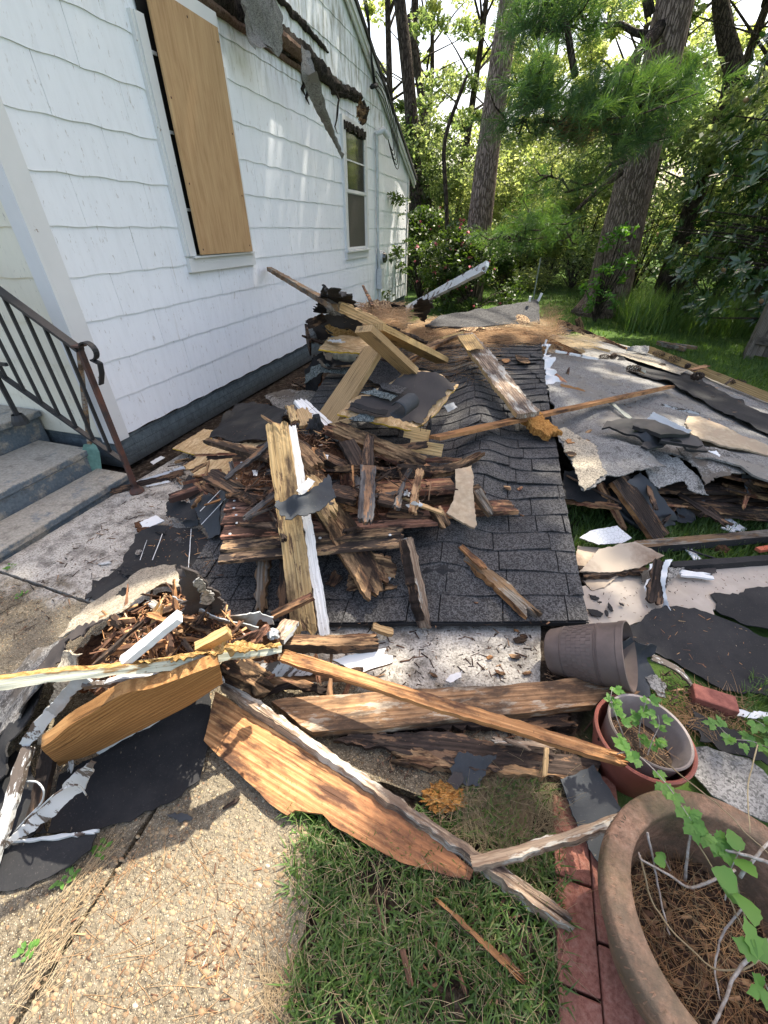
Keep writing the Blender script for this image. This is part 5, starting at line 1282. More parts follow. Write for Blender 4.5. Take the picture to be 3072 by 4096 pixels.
# ------------------------------------------------------------------ near left heap
g5 = 'curled roofing of the near left heap'
sheet('roll_roofing', 'broad curled tan grey roofing sheet wrapping the near left heap', [(232,2548,0.199),(300,2470,0.185),(360,2415,0.156),(460,2350,0.142),(555,2282,0.142),(640,2262,0.17),(705,2255,0.199),(715,2300,0.312),(730,2330,0.426),(630,2330,0.483),(560,2380,0.511),(480,2450,0.511),(380,2500,0.483),(300,2530,0.426)], 'grantan', t=.006, res=.03, wr=.008, rag=.010, wscale=4, group=g5, cat='roofing', ctrl=[(450,2420,0.312)])
sheet('roll_roofing', 'black ragged under layer at the left rim of the near heap', [(150,2720,0.312),(232,2550,0.369),(300,2530,0.454),(420,2480,0.54),(350,2540,0.511),(270,2560,0.483),(235,2650,0.426),(200,2740,0.369)], 'feltbrown', t=.006, res=.02, wr=.01, rag=.014, group=g5, cat='roofing')
sheet('roll_roofing', 'dark roofing sheet sloping to the walk left of the heap', [(-60,2860,0.02),(0,2740,0.03),(110,2630,0.085),(232,2552,0.17),(240,2600,0.256),(190,2700,0.312),(110,2800,0.284),(40,2900,0.17),(-60,3020,0.05)], 'grandull', t=.006, res=.03, wr=.012, rag=.012, group=g5, cat='roofing')
sheet('roll_roofing', 'black felt skirt under the dark sloping sheet', [(-80,3200,0.02),(-80,2900,0.03),(60,2800,0.05),(130,2760,0.227),(170,2700,0.284),(120,2860,0.256),(60,2960,0.17),(40,3100,0.114)], 'felt', t=.006, res=.03, wr=.015, rag=.015, group=g5, cat='roofing')
sheet('roll_roofing', 'tan speckled strip hanging behind the metal corner strip', [(235,2720,0.426),(260,2600,0.483),(330,2610,0.511),(310,2700,0.426),(255,2800,0.341),(180,2860,0.227),(180,2960,0.114),(150,2980,0.05),(190,2850,0.256)], 'grantan', t=.006, res=.02, wr=.012, rag=.012, group=g5, cat='roofing')
sheet('felt_sheet', 'black flake of felt resting on the curled tan sheet', [(468,2378,0.383),(492,2350,0.412),(518,2347,0.426),(515,2368,0.398),(490,2385,0.383)], 'felt', t=.004, wr=.004, group=g5, cat='roofing')
sheet('torn_shingle', 'black jagged shingle standing up with grey granule patches at the heap top', [(718,2440,0.568),(716,2360,0.71),(745,2292,0.824),(790,2296,0.809),(830,2335,0.71),(880,2400,0.596),(905,2460,0.483),(850,2465,0.483),(800,2440,0.511)], 'feltbrown', t=.006, res=.02, wr=.02, rag=.014, cat='shingle')
sheet('torn_shingle', 'grey granule scrap clinging to the black jagged shingle', [(775,2340,0.774),(800,2320,0.781),(828,2345,0.738),(850,2370,0.682),(860,2410,0.625),(838,2435,0.596),(815,2430,0.611),(812,2385,0.682),(790,2370,0.724)], 'granwhite', t=.004, res=.015, wr=.01, rag=.012, cat='shingle', zoff=.012)
sheet('metal_flashing', 'stained grey flashing curving right from the jagged shingle', [(905,2455,0.483),(960,2450,0.483),(1040,2460,0.454),(1095,2480,0.398),(1100,2510,0.355),(1040,2520,0.369),(960,2500,0.398),(900,2475,0.454)], 'zinc', t=.004, res=.02, wr=.02, rag=.008, cat='flashing')
sheet('metal_flashing', 'long blue grey flashing strip across the heap top', [(720,2400,0.596),(745,2410,0.596),(900,2470,0.511),(1035,2510,0.426),(1030,2530,0.398),(900,2495,0.469),(760,2440,0.54),(690,2385,0.596)], 'zinc', t=.004, res=.02, wr=.012, rag=.006, cat='flashing')
sheet('red_painted_board', 'reddish grey board piece behind the rotten fascia end', [(925,2575,0.483),(980,2540,0.511),(1075,2500,0.483),(1085,2520,0.469),(1050,2545,0.469),(1050,2565,0.454),(985,2572,0.469)], 'coppery', t=.01, res=.02, wr=.006, rag=.006, cat='board')
lump('crushed_can', 'crushed shiny metal bit beside the fascia end', G(1090,2535,0.44), .022, .018, .02, 'zinc', 4, .5, 3, 'metal bit')
P('fascia_board', 'long greenish white fascia board with rotten top running off the left side', (-120,2745,.72), (1122,2592,.50), wpx=34, t=.03, mat='fascia', roll=62, jag=(.0,.0), rough=.004, cat='board', sides={'y+':'rotyellow','y-':'rotyellow'})
sheet('rotten_wood', 'bright yellow fibrous rotten wood along the fascia top', [(560,2652,0.625),(620,2625,0.639),(760,2600,0.632),(900,2570,0.625),(1000,2562,0.603),(1030,2575,0.582),(1118,2572,0.568),(1118,2588,0.554),(1000,2600,0.582),(880,2615,0.611),(700,2645,0.632)], 'rotyellow', t=.03, res=.012, wr=.035, wscale=16, rag=.014, cat='rotten wood')
sheet('paint_board', 'second thin peeling board edge under the long fascia', [(330,2725,0.54),(470,2700,0.568),(660,2680,0.568),(800,2655,0.568),(800,2672,0.54),(640,2705,0.525),(480,2730,0.525),(340,2745,0.511)], 'paint', t=.012, res=.02, wr=.006, rag=.008, cat='board')
P('white_molding', 'bright white molding piece standing out of the splinter heap', (488,2655,0.625), (720,2462,0.738), wpx=30, t=.018, mat='paintclean', jag=(.01,.004), rough=.002, cat='molding')
P('lumber_stud', 'short golden stud end behind the fascia in the splinter heap', (790,2600,0.568), (920,2530,0.596), wpx=28, t=.03, mat='yellow', jag=(.0,.01), cat='stud')
vq = [(168,2940,0.383),(310,2832,0.483),(480,2730,0.568),(640,2690,0.582),(870,2610,0.596),(885,2690,0.426),(760,2775,0.312),(560,2880,0.185),(400,2960,0.114),(238,3022,0.05)]
sheet('golden_board', 'golden knotty pine board tilted on edge in the near left heap', vq, 'sungold', t=.035, res=.035, wr=.001, rag=.001, grain=((238,3010,0.114),(880,2650,0.511)), cat='board')
P('trim_board', 'grey white trim strip lying under the golden knotty board', (385,3000,0.035), (895,2712,0.213), wpx=26, t=.02, mat='paintgrey', jag=(.03,.01), rough=.004, cat='trim')
P('dark_board', 'dark board between the golden knotty board and the white trim', (420,2950,0.085), (880,2700,0.256), wpx=30, t=.02, mat='dark', jag=(.03,.01), cat='board')
P('timber_beam', 'rotten dark and tan timber chunk right of the golden board', (872,2660,0.227), (1100,2765,0.085), wpx=96, t=.06, mat='brown', jag=(.04,.09), rough=.02, cat='timber')
kn = COL.objects[[o_.name for o_ in COL.objects if o_.name.startswith('golden_board')][0]]
for (x, y, z, a) in ((458,2830,.36,1),(490,2885,.27,1.2)):
    q = [(x+a*26*math.cos(t_), y-a*15*math.sin(t_)-a*10*math.cos(t_), z) for t_ in [k_*.7854 for k_ in range(8)]]
    sheet('knot', None, q, 'brown', t=.004, res=.01, wr=.0, rag=.001, parent=kn)
# peeling strips at the left edge
g6 = 'peeling trim strips at the left edge'
P('trim_strip', 'blue grey metal strip running down from the fascia, uppermost strip', (338,2705,0.568), (205,2850,0.341), wpx=46, t=.006, mat='zinc', jag=(.0,.01), group=g6, cat='trim')
P('trim_strip', 'whitish bent metal piece below the blue grey strip', (215,2835,0.341), (95,2985,0.199), wpx=44, t=.006, mat='paintgrey', jag=(.01,.01), group=g6, cat='trim')
P('trim_strip', 'vertical peeling white strip with black blotches at the left edge', (112,2985,0.199), (-40,3480,0.04), wpx=48, t=.02, mat='paint', jag=(.01,.0), group=g6, cat='trim')
sheet('trim_strip', 'long ragged white strip reaching down to the lower left', [(362,3040,0.312),(385,3050,0.298),(375,3090,0.256),(340,3160,0.185),(310,3175,0.17),(200,3270,0.114),(110,3340,0.085),(0,3415,0.03),(-30,3400,0.03),(80,3310,0.099),(180,3220,0.156),(280,3110,0.241)], 'paint', t=.006, res=.015, wr=.012, rag=.006, group=g6, cat='trim')
P('dark_board', 'dark reddish board standing behind the peeling left strips', (200,2985,0.142), (130,3340,0.02), wpx=60, t=.02, mat='dark', roll=8, jag=(.02,.02), cat='board')
P('trim_strip', 'small white sliver under the golden board corner', (285,3000,0.099), (282,3095,0.03), wpx=12, t=.006, mat='paint', jag=(.01,.03), group=g6, cat='trim')
for k, (pts, l) in enumerate((([(110,3125,0.227),(150,3125,0.284),(178,3160,0.27),(170,3210,0.199),(100,3280,0.099),(40,3350,0.04)], 'curled pale fibre loop hanging over the left strips'), ([(345,3180,0.17),(320,3140,0.241),(285,3138,0.27),(220,3175,0.241),(160,3230,0.17),(80,3300,0.099)], 'long bowed pale fibre over the ragged white strip'))):
    mb = MB(); w = [pt(p) for p in pts]; q = []
    for i in range(len(w)-1):
        for j in range(4): q.append(w[i].lerp(w[i+1], j/4))
    for _ in range(2): q = [q[0]] + [(q[i-1]+q[i]*2+q[i+1])/4 for i in range(1, len(q)-1)] + [q[-1]]
    mb.tube(q, .0026, 6); o = mb.build('pale_fibre', M['paintgrey'], None, True); tag(o, l, 'fibre')
# flat felt below
g7 = 'flat felt at the near left'
sheet('felt_sheet', 'large smooth black felt lying flat between heap and slab', [(190,3335,.012),(240,3100,.02),(420,3000,.025),(640,2860,.03),(840,2740,.04),(850,2900,.03),(818,3050,.025),(800,3120,.02),(700,3205,.016),(520,3290,.012),(385,3330,.010)], 'felt', t=.005, res=.04, wr=.006, rag=.006, wscale=4, group=g7, cat='roofing')
sheet('felt_sheet', 'narrow black felt strip folded along the slab edge', [(-80,3590,.006),(-60,3400,.03),(60,3365,.03),(200,3345,.03),(395,3335,.02),(380,3400,.012),(280,3470,.008),(170,3520,.006),(60,3560,.005)], 'felt', t=.006, res=.03, wr=.006, rag=.005, group=g7, cat='roofing')
P('trim_strip', 'thin grey trim edge between the two flat felts', (40,3370,.045), (400,3325,.03), wpx=8, t=.01, mat='paintgrey', jag=(.0,.02), group=g6, cat='trim')
sheet('felt_sheet', 'black felt patch at the far left below the strips', [(-80,3420,.01),(-80,3150,.03),(0,3060,.05),(60,3000,.06),(120,3000,.06),(150,3150,.03),(190,3330,.02),(60,3380,.02)], 'felt', t=.005, res=.03, wr=.006, rag=.006, group=g7, cat='roofing')

# ------------------------------------------------------------------ front planks
g8 = 'big boards in front'
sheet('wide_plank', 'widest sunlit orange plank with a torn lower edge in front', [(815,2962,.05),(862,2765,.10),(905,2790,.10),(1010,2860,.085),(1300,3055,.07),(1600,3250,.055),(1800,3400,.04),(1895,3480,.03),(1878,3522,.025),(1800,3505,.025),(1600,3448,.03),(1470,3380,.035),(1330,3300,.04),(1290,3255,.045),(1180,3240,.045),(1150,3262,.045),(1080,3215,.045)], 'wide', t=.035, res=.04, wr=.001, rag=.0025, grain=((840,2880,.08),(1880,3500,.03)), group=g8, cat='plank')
P('edge_board', 'long board on edge with a mouldy white top along the widest plank', (890,2740,.12), (2292,3708,.02), wpx=46, t=.045, mat='mold', roll=-10, jag=(.01,.12), taper=(.9,.75), rough=.005, group=g8, cat='plank', sides={'y+':'paint'})
sheet('thick_plank', 'thick pale orange plank lying level behind the widest plank', [(1085,2805,.10),(1140,2790,.10),(1400,2775,.11),(1560,2762,.115),(1800,2748,.12),(2000,2742,.12),(2280,2712,.12),(2360,2705,.12),(2440,2740,.12),(2560,2765,.11),(2530,2790,.11),(2400,2800,.11),(2380,2820,.11),(2200,2840,.11),(2000,2860,.105),(1750,2885,.10),(1500,2915,.10),(1250,2928,.09),(1200,2900,.09)], 'weathered', t=.05, res=.04, wr=.001, rag=.003, grain=((1100,2860,.1),(2400,2770,.1)), group=g8, cat='plank')
P('thin_molding', 'long thin orange molding with a white back edge ending over the nested pots', (1118,2622,.26), (2510,3048,.30), wpx=48, t=.03, mat='orange', roll=10, jag=(.02,.05), taper=(1.1,.75), rough=.002, group=g8, cat='molding', sides={'y+':'paintclean','bottom':'paint'})
sheet('white_board', 'white painted board piece with a notched end behind the thin molding', [(1395,2672,.16),(1330,2640,.17),(1440,2608,.18),(1545,2592,.18),(1535,2615,.175),(1572,2622,.17),(1570,2648,.16),(1440,2690,.15)], 'paintclean', t=.03, res=.02, wr=.003, rag=.004, cat='board', edge='brown')
sheet('white_board', 'blotched white painted board under the thin molding head', [(1000,2702,.14),(1050,2650,.17),(1150,2640,.17),(1290,2668,.15),(1330,2690,.13),(1160,2710,.12),(1060,2722,.12)], 'paint', t=.03, res=.02, wr=.006, rag=.006, cat='board', edge='red')
P('dark_board', 'dark red rotted board edge below the blotched white board', (1040,2722,.10), (1400,2700,.10), wpx=30, t=.03, mat='red', jag=(.02,.04), cat='board')
sheet('white_board', 'small white pointed scrap on the pale concrete', [(1782,2722,.03),(1800,2700,.035),(1850,2680,.035),(1848,2710,.03),(1800,2732,.03)], 'paintclean', t=.01, wr=.003, cat='scrap')
sheet('rotten_beam', 'long dark rotted timber in crumbling layers under the thin molding', [(1330,2960,.05),(1400,2930,.06),(1700,2925,.07),(1960,2960,.07),(2120,2975,.07),(2300,3010,.06),(2420,3040,.06),(2390,3100,.05),(2250,3108,.045),(2000,3085,.045),(1820,3060,.045),(1640,3020,.045),(1460,2995,.045)], 'dark', t=.045, res=.03, wr=.014, rag=.014, grain=((1350,2960,.05),(2380,3070,.05)), cat='timber')
P('rotten_beam', 'brown lower split of the long dark rotted timber', (1560,3025,.03), (2300,3115,.03), wpx=36, t=.035, mat='brown', jag=(.08,.05), rough=.012, cat='timber')
P('rotten_beam', 'dark layered board in the gap under the thick pale plank', (1480,2905,.04), (2300,2880,.04), wpx=50, t=.03, mat='dark', jag=(.05,.04), rough=.012, cat='timber')
P('wood_splinter', 'pale mouldy strip lying on the dark rotted timber', (1960,2960,.10), (2240,2995,.10), wpx=12, t=.012, mat='mold', jag=(.03,.05), cat='splinter')
P('wood_splinter', 'short tan stick standing across the rotted timber', (2182,2990,.12), (2178,3108,.07), wpx=18, t=.014, mat='tan', jag=(.0,.01), cat='splinter')
P('wood_splinter', 'white splinter hanging beside the thin molding', (2010,2955,.20), (2130,3000,.18), wpx=8, t=.008, mat='mold', jag=(.02,.02), cat='splinter')
g9 = 'felt scraps on the front grass'
sheet('felt_scrap', 'torn grey black felt square above the grass', [(1795,3075,.05),(1830,3010,.08),(1870,3002,.08),(1920,3020,.08),(1985,3022,.07),(1945,3090,.05),(1925,3155,.03),(1870,3145,.03),(1820,3140,.03)], 'slate', t=.005, res=.015, wr=.008, rag=.008, group=g9, cat='roofing')
sheet('felt_scrap', 'small round brown felt flap on the torn square', [(1785,3125,.05),(1815,3085,.06),(1850,3090,.06),(1852,3130,.05),(1830,3160,.035)], 'feltbrown', t=.004, wr=.006, group=g9, cat='roofing')
sheet('felt_scrap', 'smooth slate coloured shingle leaning between brick path and planter', [(2242,3115,.05),(2370,3058,.07),(2400,3100,.06),(2485,3235,.05),(2475,3350,.04),(2425,3490,.03),(2375,3430,.03),(2290,3260,.04)], 'slate', t=.006, res=.02, wr=.005, rag=.003, group=g9, cat='roofing')
lump('rotten_chunk', 'bright orange crumbly rotten wood chunk on the grass', G(1775,3190,.02), .062, .038, .022, 'rot', 5, .7, 5, 'rotten wood', 4, .3)
P('edge_stick', 'mouldy stick with white fringe resting from the edge board to the planter', (1885,3452,.06), (2485,3280,.20), wpx=44, t=.02, mat='mold', roll=-20, jag=(.01,.0), bow=-.01, rough=.004, cat='stick', sides={'y+':'paint'})
P('grass_stick', 'long orange splinter lying in the front grass', (1737,3590,.035), (2100,3925,.02), wpx=30, t=.012, mat='orange', jag=(.03,.06), taper=(.6,1), cat='splinter', sides={'y-':'dark'})
P('grass_stick', 'dark split blade beside the long orange splinter', (1985,3800,.02), (2130,3960,.015), wpx=22, t=.008, mat='stick', jag=(.05,.05), cat='splinter')
P('grass_stick', 'short brown stick standing in the front grass', (1602,3795,.03), (1640,3955,.01), wpx=18, t=.008, mat='stick', jag=(.01,.02), cat='splinter')
P('grass_stick', 'red brown bark sliver in the lower grass', (1830,3870,.02), (1870,4000,.01), wpx=22, t=.006, mat='stick', jag=(.03,.04), cat='splinter')
P('grass_stick', 'dark bark sliver at the slab edge', (1500,3590,.02), (1535,3730,.01), wpx=12, t=.006, mat='stick', jag=(.01,.02), cat='splinter')
P('wood_splinter', 'small dark stick on the shaded slab below the widest plank', (890,3235,.01), (960,3190,.012), wpx=14, t=.008, mat='dark', cat='splinter')
sheet('felt_scrap', 'small flat felt ellipse at the slab top', [(665,3262,.006),(700,3245,.008),(750,3255,.008),(770,3275,.006),(720,3290,.005)], 'slate', t=.004, wr=.002, cat='roofing')

# ------------------------------------------------------------------ right side
g10 = 'boards below the flat roof edge'
P('wood_plank', 'dark brown wide board sloping from the flat roof down to the grass', (2470,1915,.30), (2645,2158,.04), wpx=66, t=.03, mat='dark', jag=(.0,.02), rough=.003, group=g10, sides={'y-':'orange'})
P('wood_plank', 'narrow split board left of the wide dark board', (2398,1935,.26), (2502,2122,.03), wpx=22, t=.025, mat='red', jag=(.0,.04), taper=(1,.6), group=g10)
sheet('plastic_sheet', 'glossy black plastic sheet in the hollow under the flat roof', [(2440,2000,.16),(2480,1940,.26),(2560,1890,.32),(2660,2000,.20),(2712,2070,.12),(2700,2100,.06),(2580,2120,.03),(2500,2080,.07)], 'blackplastic', t=.004, res=.03, wr=.02, cat='plastic sheet')
sheet('plastic_sheet', 'black crumpled felt corner reaching over the grass', [(2690,2040,.08),(2800,2010,.12),(2830,2010,.10),(2760,2065,.05),(2720,2100,.03),(2680,2080,.04)], 'slate', t=.004, wr=.02, rag=.012, cat='roofing')
mb = MB(); mb.tube([G(2445,2015,.14), G(2500,2070,.08), G(2570,2115,.04)], .022, 10); o = mb.build('black_tube', M['blackplastic'], None, True, 50); tag(o, 'glossy black rolled tube beside the wide dark board', 'tube')
sheet('beige_panel', 'beige broken panel under the flat roof edge above the grass', [(2815,2010,.06),(2900,1950,.16),(2945,1955,.16),(2940,2000,.08),(2880,2030,.03)], 'beige', t=.008, wr=.004, rag=.004, cat='board')
P('wood_plank', 'splintered board with a white lower edge at the right above the grass', (2885,2025,.08), (3250,2015,.10), wpx=36, t=.03, mat='brown', jag=(.03,.0), group=g10, sides={'y-':'paintclean'})
P('wood_plank', 'dark grey board falling from the roof edge at the far right', (2990,1930,.28), (3090,2010,.06), wpx=22, t=.02, mat='dark', jag=(.0,.0), group=g10)
P('wood_plank', 'brown board lying under the torn flaps at the far right', (3010,1880,.31), (3200,1930,.25), wpx=40, t=.02, mat='red', jag=(.02,.0), group=g10)
# plastic cover
cv = empty('plastic_cover', G(2600,1740,.45), 'dark green black molded plastic cover lying on the flat roof edge', 'plastic cover')
Bc = [(2408,1712,.45),(2428,1682,.47),(2445,1684,.47),(2490,1672,.48),(2620,1680,.50),(2700,1715,.50),(2790,1745,.48),(2832,1802,.44),(2780,1802,.44),(2640,1785,.45),(2590,1795,.44),(2565,1782,.44),(2578,1765,.455),(2480,1725,.46),(2440,1705,.46)]
sheet('shell', '', Bc, 'blackplastic', t=.015, res=.03, wr=.002, rag=.0, parent=cv, ctrl=[(2600,1725,.515),(2700,1760,.51)])
sheet('molded_panel', '', [(2530,1708,.505),(2540,1692,.515),(2620,1700,.53),(2760,1742,.52),(2640,1745,.52),(2585,1722,.515),(2560,1720,.51)], 'blackplastic', t=.025, res=.03, wr=.001, rag=.0, parent=cv, zoff=.012)
sheet('molded_panel', '', [(2640,1770,.485),(2645,1745,.50),(2770,1750,.50),(2812,1785,.47),(2790,1792,.465)], 'blackplastic', t=.022, res=.03, wr=.001, rag=.0, parent=cv, zoff=.012)
P('white_strip', 'broad white strip sticking out behind the plastic cover', (2600,1662,.44), (2750,1738,.42), wpx=34, t=.015, mat='paintclean', jag=(.01,.0), cat='strip')
sheet('backed_panel', 'large tan pointed fabric backed panel at the right of the flat roof', [(2738,1690,.40),(2752,1662,.41),(2800,1666,.41),(2880,1695,.40),(3072,1780,.36),(3200,1840,.32),(3150,1850,.30),(3060,1815,.33),(2950,1792,.36),(2800,1752,.40),(2760,1730,.40)], 'fiber', t=.012, res=.035, wr=.008, rag=.010, cat='board')
P('white_strip', 'thin pink and white strip on the grey flat roof', (2640,1617,.36), (2802,1655,.34), wpx=10, t=.008, mat='paint', jag=(.02,.01), cat='strip')
sheet('paint_scrap', 'white round scrap at the tip of the plastic cover', [(2832,1805,.43),(2865,1802,.43),(2885,1818,.42),(2880,1826,.42),(2850,1812,.42)], 'paintclean', t=.004, wr=.006, cat='paint scrap')
P('tan_strip', 'thin tan strip on the grey roof left of the plastic cover', (2440,1608,.385), (2520,1675,.37), wpx=12, t=.008, mat='fascia', jag=(.01,.01), cat='strip')
P('tan_strip', 'pale torn strip on the grey roof near the pine cones', (2512,1465,.345), (2585,1492,.335), wpx=9, t=.006, mat='fascia', jag=(.02,.02), cat='strip')
# white hanging wrap at the gap
sheet('house_wrap', 'crumpled white sheet hanging at the gap between both roofs', [(2176,1372,.52),(2196,1418,.50),(2218,1470,.46),(2226,1500,.43),(2238,1530,.38),(2228,1560,.34),(2190,1572,.34),(2168,1535,.40),(2180,1490,.46),(2174,1430,.52)], 'paintclean', t=.004, res=.03, wr=.05, wscale=9, rag=.02, cat='sheet')
sheet('dark_gap_patch', 'flat near black patch standing for the dark gap under the white hanging sheet', [(2140,1560,.40),(2165,1548,.42),(2190,1580,.36),(2150,1605,.34)], 'cavityblack', t=.004, wr=.0, cat='board')  # flat black sheet stands in for the darkness of the gap
g11 = 'splintered strips beyond the roof gap'
for a, b, w, m, l in (((2172,1348,.50),(2330,1425,.40),16,'orange','orange strip reaching right from the needle heap edge'), ((2200,1385,.46),(2345,1408,.38),12,'tan','pale strip parallel to the orange strip'), ((2215,1405,.45),(2400,1438,.36),8,'whitewood','long thin whitish strip beyond the gap'), ((2322,1382,.36),(2445,1408,.33),12,'yellow','yellow stick lying on the far roofing'), ((2215,1495,.42),(2265,1535,.38),12,'red','pinkish broken strip beside the hanging white sheet'), ((2240,1540,.40),(2350,1568,.37),10,'orange','thin orange strip on the grey roof below the gap'), ((2268,1500,.40),(2278,1465,.46),6,'red','tiny upright pinkish strip beyond the gap'), ((2195,1370,.48),(2280,1420,.42),10,'red','reddish strip under the orange strip')):
    P('wood_strip', l, a, b, wpx=w, t=.012, mat=m, jag=(.03,.05), group=g11, cat='strip')
P('edge_board', 'dark and orange board at the far side of the flat roof', (2232,1285,.36), (2505,1402,.28), wpx=18, t=.04, mat='orange', jag=(.02,.03), cat='board', sides={'top':'brown'})
P('dark_board', 'dark board stub behind the flat roof near the big pine', (2225,1310,.2), (2330,1315,.2), wpx=24, t=.03, mat='dark', jag=(.03,.03), cat='board')
P('dark_board', 'upright brown board stub crossing the far roof edge', (2310,1272,.42), (2325,1320,.24), wpx=22, t=.02, mat='brown', cat='board')
sheet('roofing_scrap', 'blue grey felt scrap under the far edge board', [(2215,1330,.24),(2240,1305,.26),(2290,1315,.25),(2280,1340,.22)], 'slate', t=.004, wr=.01, cat='roofing')
sheet('roofing_scrap', 'grey roofing corner folded up between the two edge boards', [(2508,1402,.32),(2512,1388,.36),(2560,1382,.37),(2595,1385,.34),(2592,1420,.28),(2550,1412,.30)], 'grangrey', t=.006, wr=.02, rag=.012, cat='roofing')
P('lumber_stud', 'long yellow stud along the lawn edge of the flat roof', (2595,1398,.30), (3250,1660,.20), wpx=28, t=.045, mat='yellow', jag=(.0,.0), rough=.001, cat='stud')
P('wood_splinter', 'reddish splinter crossing the long yellow stud', (2765,1482,.32), (2832,1462,.35), wpx=10, t=.015, mat='red', jag=(.02,.02), cat='splinter')
P('wood_splinter', 'black leaf shaped chip crossing the long yellow stud', (2900,1537,.30), (2930,1515,.32), wpx=9, t=.008, mat='dark', jag=(.01,.01), cat='splinter')
# beige boards on the ground
g12 = 'beige boards on the ground at the right'
sheet('ceiling_board', 'large flat beige ceiling board speckled with dark crumbs', [(2318,2520,.02),(2290,2400,.025),(2320,2345,.028),(2480,2300,.03),(2700,2285,.03),(3072,2250,.03),(3300,2235,.03),(3300,2390,.02),(2850,2440,.02),(2860,2470,.02),(2620,2470,.02),(2480,2510,.018)], 'beige', t=.01, res=.05, wr=.004, rag=.006, wscale=3, group=g12, cat='board')
sheet('ceiling_board', 'brown stained beige board propped in front of the grass', [(2318,2285,.10),(2395,2195,.13),(2480,2172,.14),(2540,2166,.14),(2658,2222,.11),(2560,2272,.09),(2440,2290,.08)], 'beigestain', t=.012, res=.025, wr=.006, rag=.005, group=g12, cat='board')
sheet('ceiling_board', 'flat stained triangle under the propped beige board', [(2300,2285,.06),(2310,2182,.08),(2400,2190,.08),(2380,2260,.06)], 'beigestain', t=.01, res=.025, wr=.003, group=g12, cat='board')
sheet('ceiling_board', 'lower beige triangle pointing at the camera', [(2308,2298,.045),(2400,2290,.05),(2478,2300,.05),(2420,2350,.035),(2368,2362,.03)], 'beigestain', t=.012, res=.02, wr=.003, group=g12, cat='board')
P('dark_board', 'dark crumbling edge under the propped beige board', (2315,2290,.06), (2590,2278,.06), wpx=30, t=.03, mat='dark', jag=(.01,.02), rough=.012, cat='board')
sheet('white_tile', 'white tile with fine black cracks leaning on the beige boards', [(2318,2150,.14),(2365,2122,.16),(2468,2102,.17),(2526,2152,.13),(2490,2172,.12),(2396,2178,.12)], 'cracked', t=.008, res=.02, wr=.003, rag=.003, cat='tile')
P('rotten_post', 'short dark rotten strip standing upright on the beige board', (2640,2240,.17), (2612,2415,.05), wpx=62, t=.02, mat='dark', jag=(.01,.02), rough=.008, cat='board')
sheet('paint_edge', 'curling white paint edge right of the rotten strip', [(2660,2240,.20),(2692,2238,.20),(2672,2270,.18),(2662,2330,.14),(2670,2390,.09),(2685,2440,.05),(2680,2455,.04),(2645,2425,.04),(2650,2380,.09),(2642,2320,.14),(2650,2270,.17)], 'paintclean', t=.006, res=.012, wr=.006, rag=.004, cat='paint edge')
sheet('paint_edge', 'white blob of paint on the left side of the rotten strip', [(2588,2318,.10),(2615,2312,.11),(2620,2335,.10),(2595,2345,.09),(2582,2365,.07),(2575,2345,.08)], 'paintclean', t=.006, res=.012, wr=.004, rag=.003, cat='paint edge')
sheet('paint_edge', 'small white blobs near the top of the rotten strip', [(2600,2255,.16),(2610,2253,.16),(2612,2278,.14),(2600,2280,.14)], 'paintclean', t=.006, wr=.004, cat='paint edge')
sheet('roofing_scrap', 'grey granule scrap tucked behind the rotten strip', [(2560,2290,.08),(2600,2265,.10),(2740,2270,.08),(2700,2310,.06),(2650,2345,.05),(2570,2325,.05)], 'grandull', t=.005, wr=.01, rag=.01, cat='roofing')
P('white_strip', 'white splintered strip right of the rotten strip', (2715,2292,.06), (2850,2308,.05), wpx=16, t=.012, mat='paintclean', jag=(.02,.05), cat='strip')
sheet('felt_scrap', 'dark rounded felt flap on the beige board beside the white splintered strip', [(2750,2275,.045),(2860,2262,.045),(2872,2290,.04),(2850,2300,.04),(2790,2292,.04)], 'feltbrown', t=.004, wr=.004, cat='roofing')
g13 = 'dark rails across the right grass'
P('metal_rail', 'upper grey topped dark rail lying across the grass', (2545,2190,.06), (3300,2125,.06), wpx=30, t=.05, mat='grey', jag=(.0,.0), rough=.001, group=g13, cat='rail', sides={'y-':'felt'})
P('metal_rail', 'lower black square rail between grass and beige board', (2680,2268,.05), (3300,2225,.05), wpx=22, t=.04, mat='felt', jag=(.0,.0), rough=.001, group=g13, cat='rail')
for a, b, w, l in (((2880,2060,.05),(2975,2125,.03),24,'white strip standing in the right grass'), ((2895,2105,.03),(2945,2130,.03),22,'short white strip near the upper dark rail'), ((2745,2185,.04),(2795,2242,.03),22,'white strip in the grass between the dark rails')):
    P('white_strip', l, a, b, wpx=w, t=.008, mat='paintclean', jag=(.02,.02), cat='strip', group='white strips in the right grass')
lump('bark_chunk', 'brown bark chunk in the grass between the rails', G(2870,2190,.03), .06, .025, .025, 'rotdark', 3, .4, 3, 'bark chunk', rot=-.3)
P('red_plastic_part', 'orange red plastic corner piece at the right edge', (3030,2200,.05), (3120,2185,.05), wpx=16, t=.02, mat='redplastic', jag=(.0,.0), rough=.0, cat='plastic part')
mb = MB(); q = [G(2640,2195,.05), G(2720,2185,.06), (G(2800,2215,.05)), G(2880,2240,.03), G(2960,2245,.03)]; mb.tube(q, .006, 6); o = mb.build('black_cable', M['cable'], None, True); tag(o, 'thin black cable lying in the grass between the rails', 'cable')
g14 = 'black felt on the ground at the right'
sheet('felt_sheet', 'large smooth black felt behind the fallen pot', [(2482,2520,.02),(2560,2492,.035),(2600,2452,.035),(2650,2428,.035),(2700,2432,.035),(2820,2455,.035),(2960,2510,.03),(3072,2550,.03),(3300,2620,.03),(3300,2860,.02),(3072,2790,.02),(2900,2755,.02),(2760,2680,.02),(2640,2620,.03),(2560,2590,.03)], 'felt', t=.005, res=.04, wr=.008, rag=.008, wscale=4, group=g14, cat='roofing')
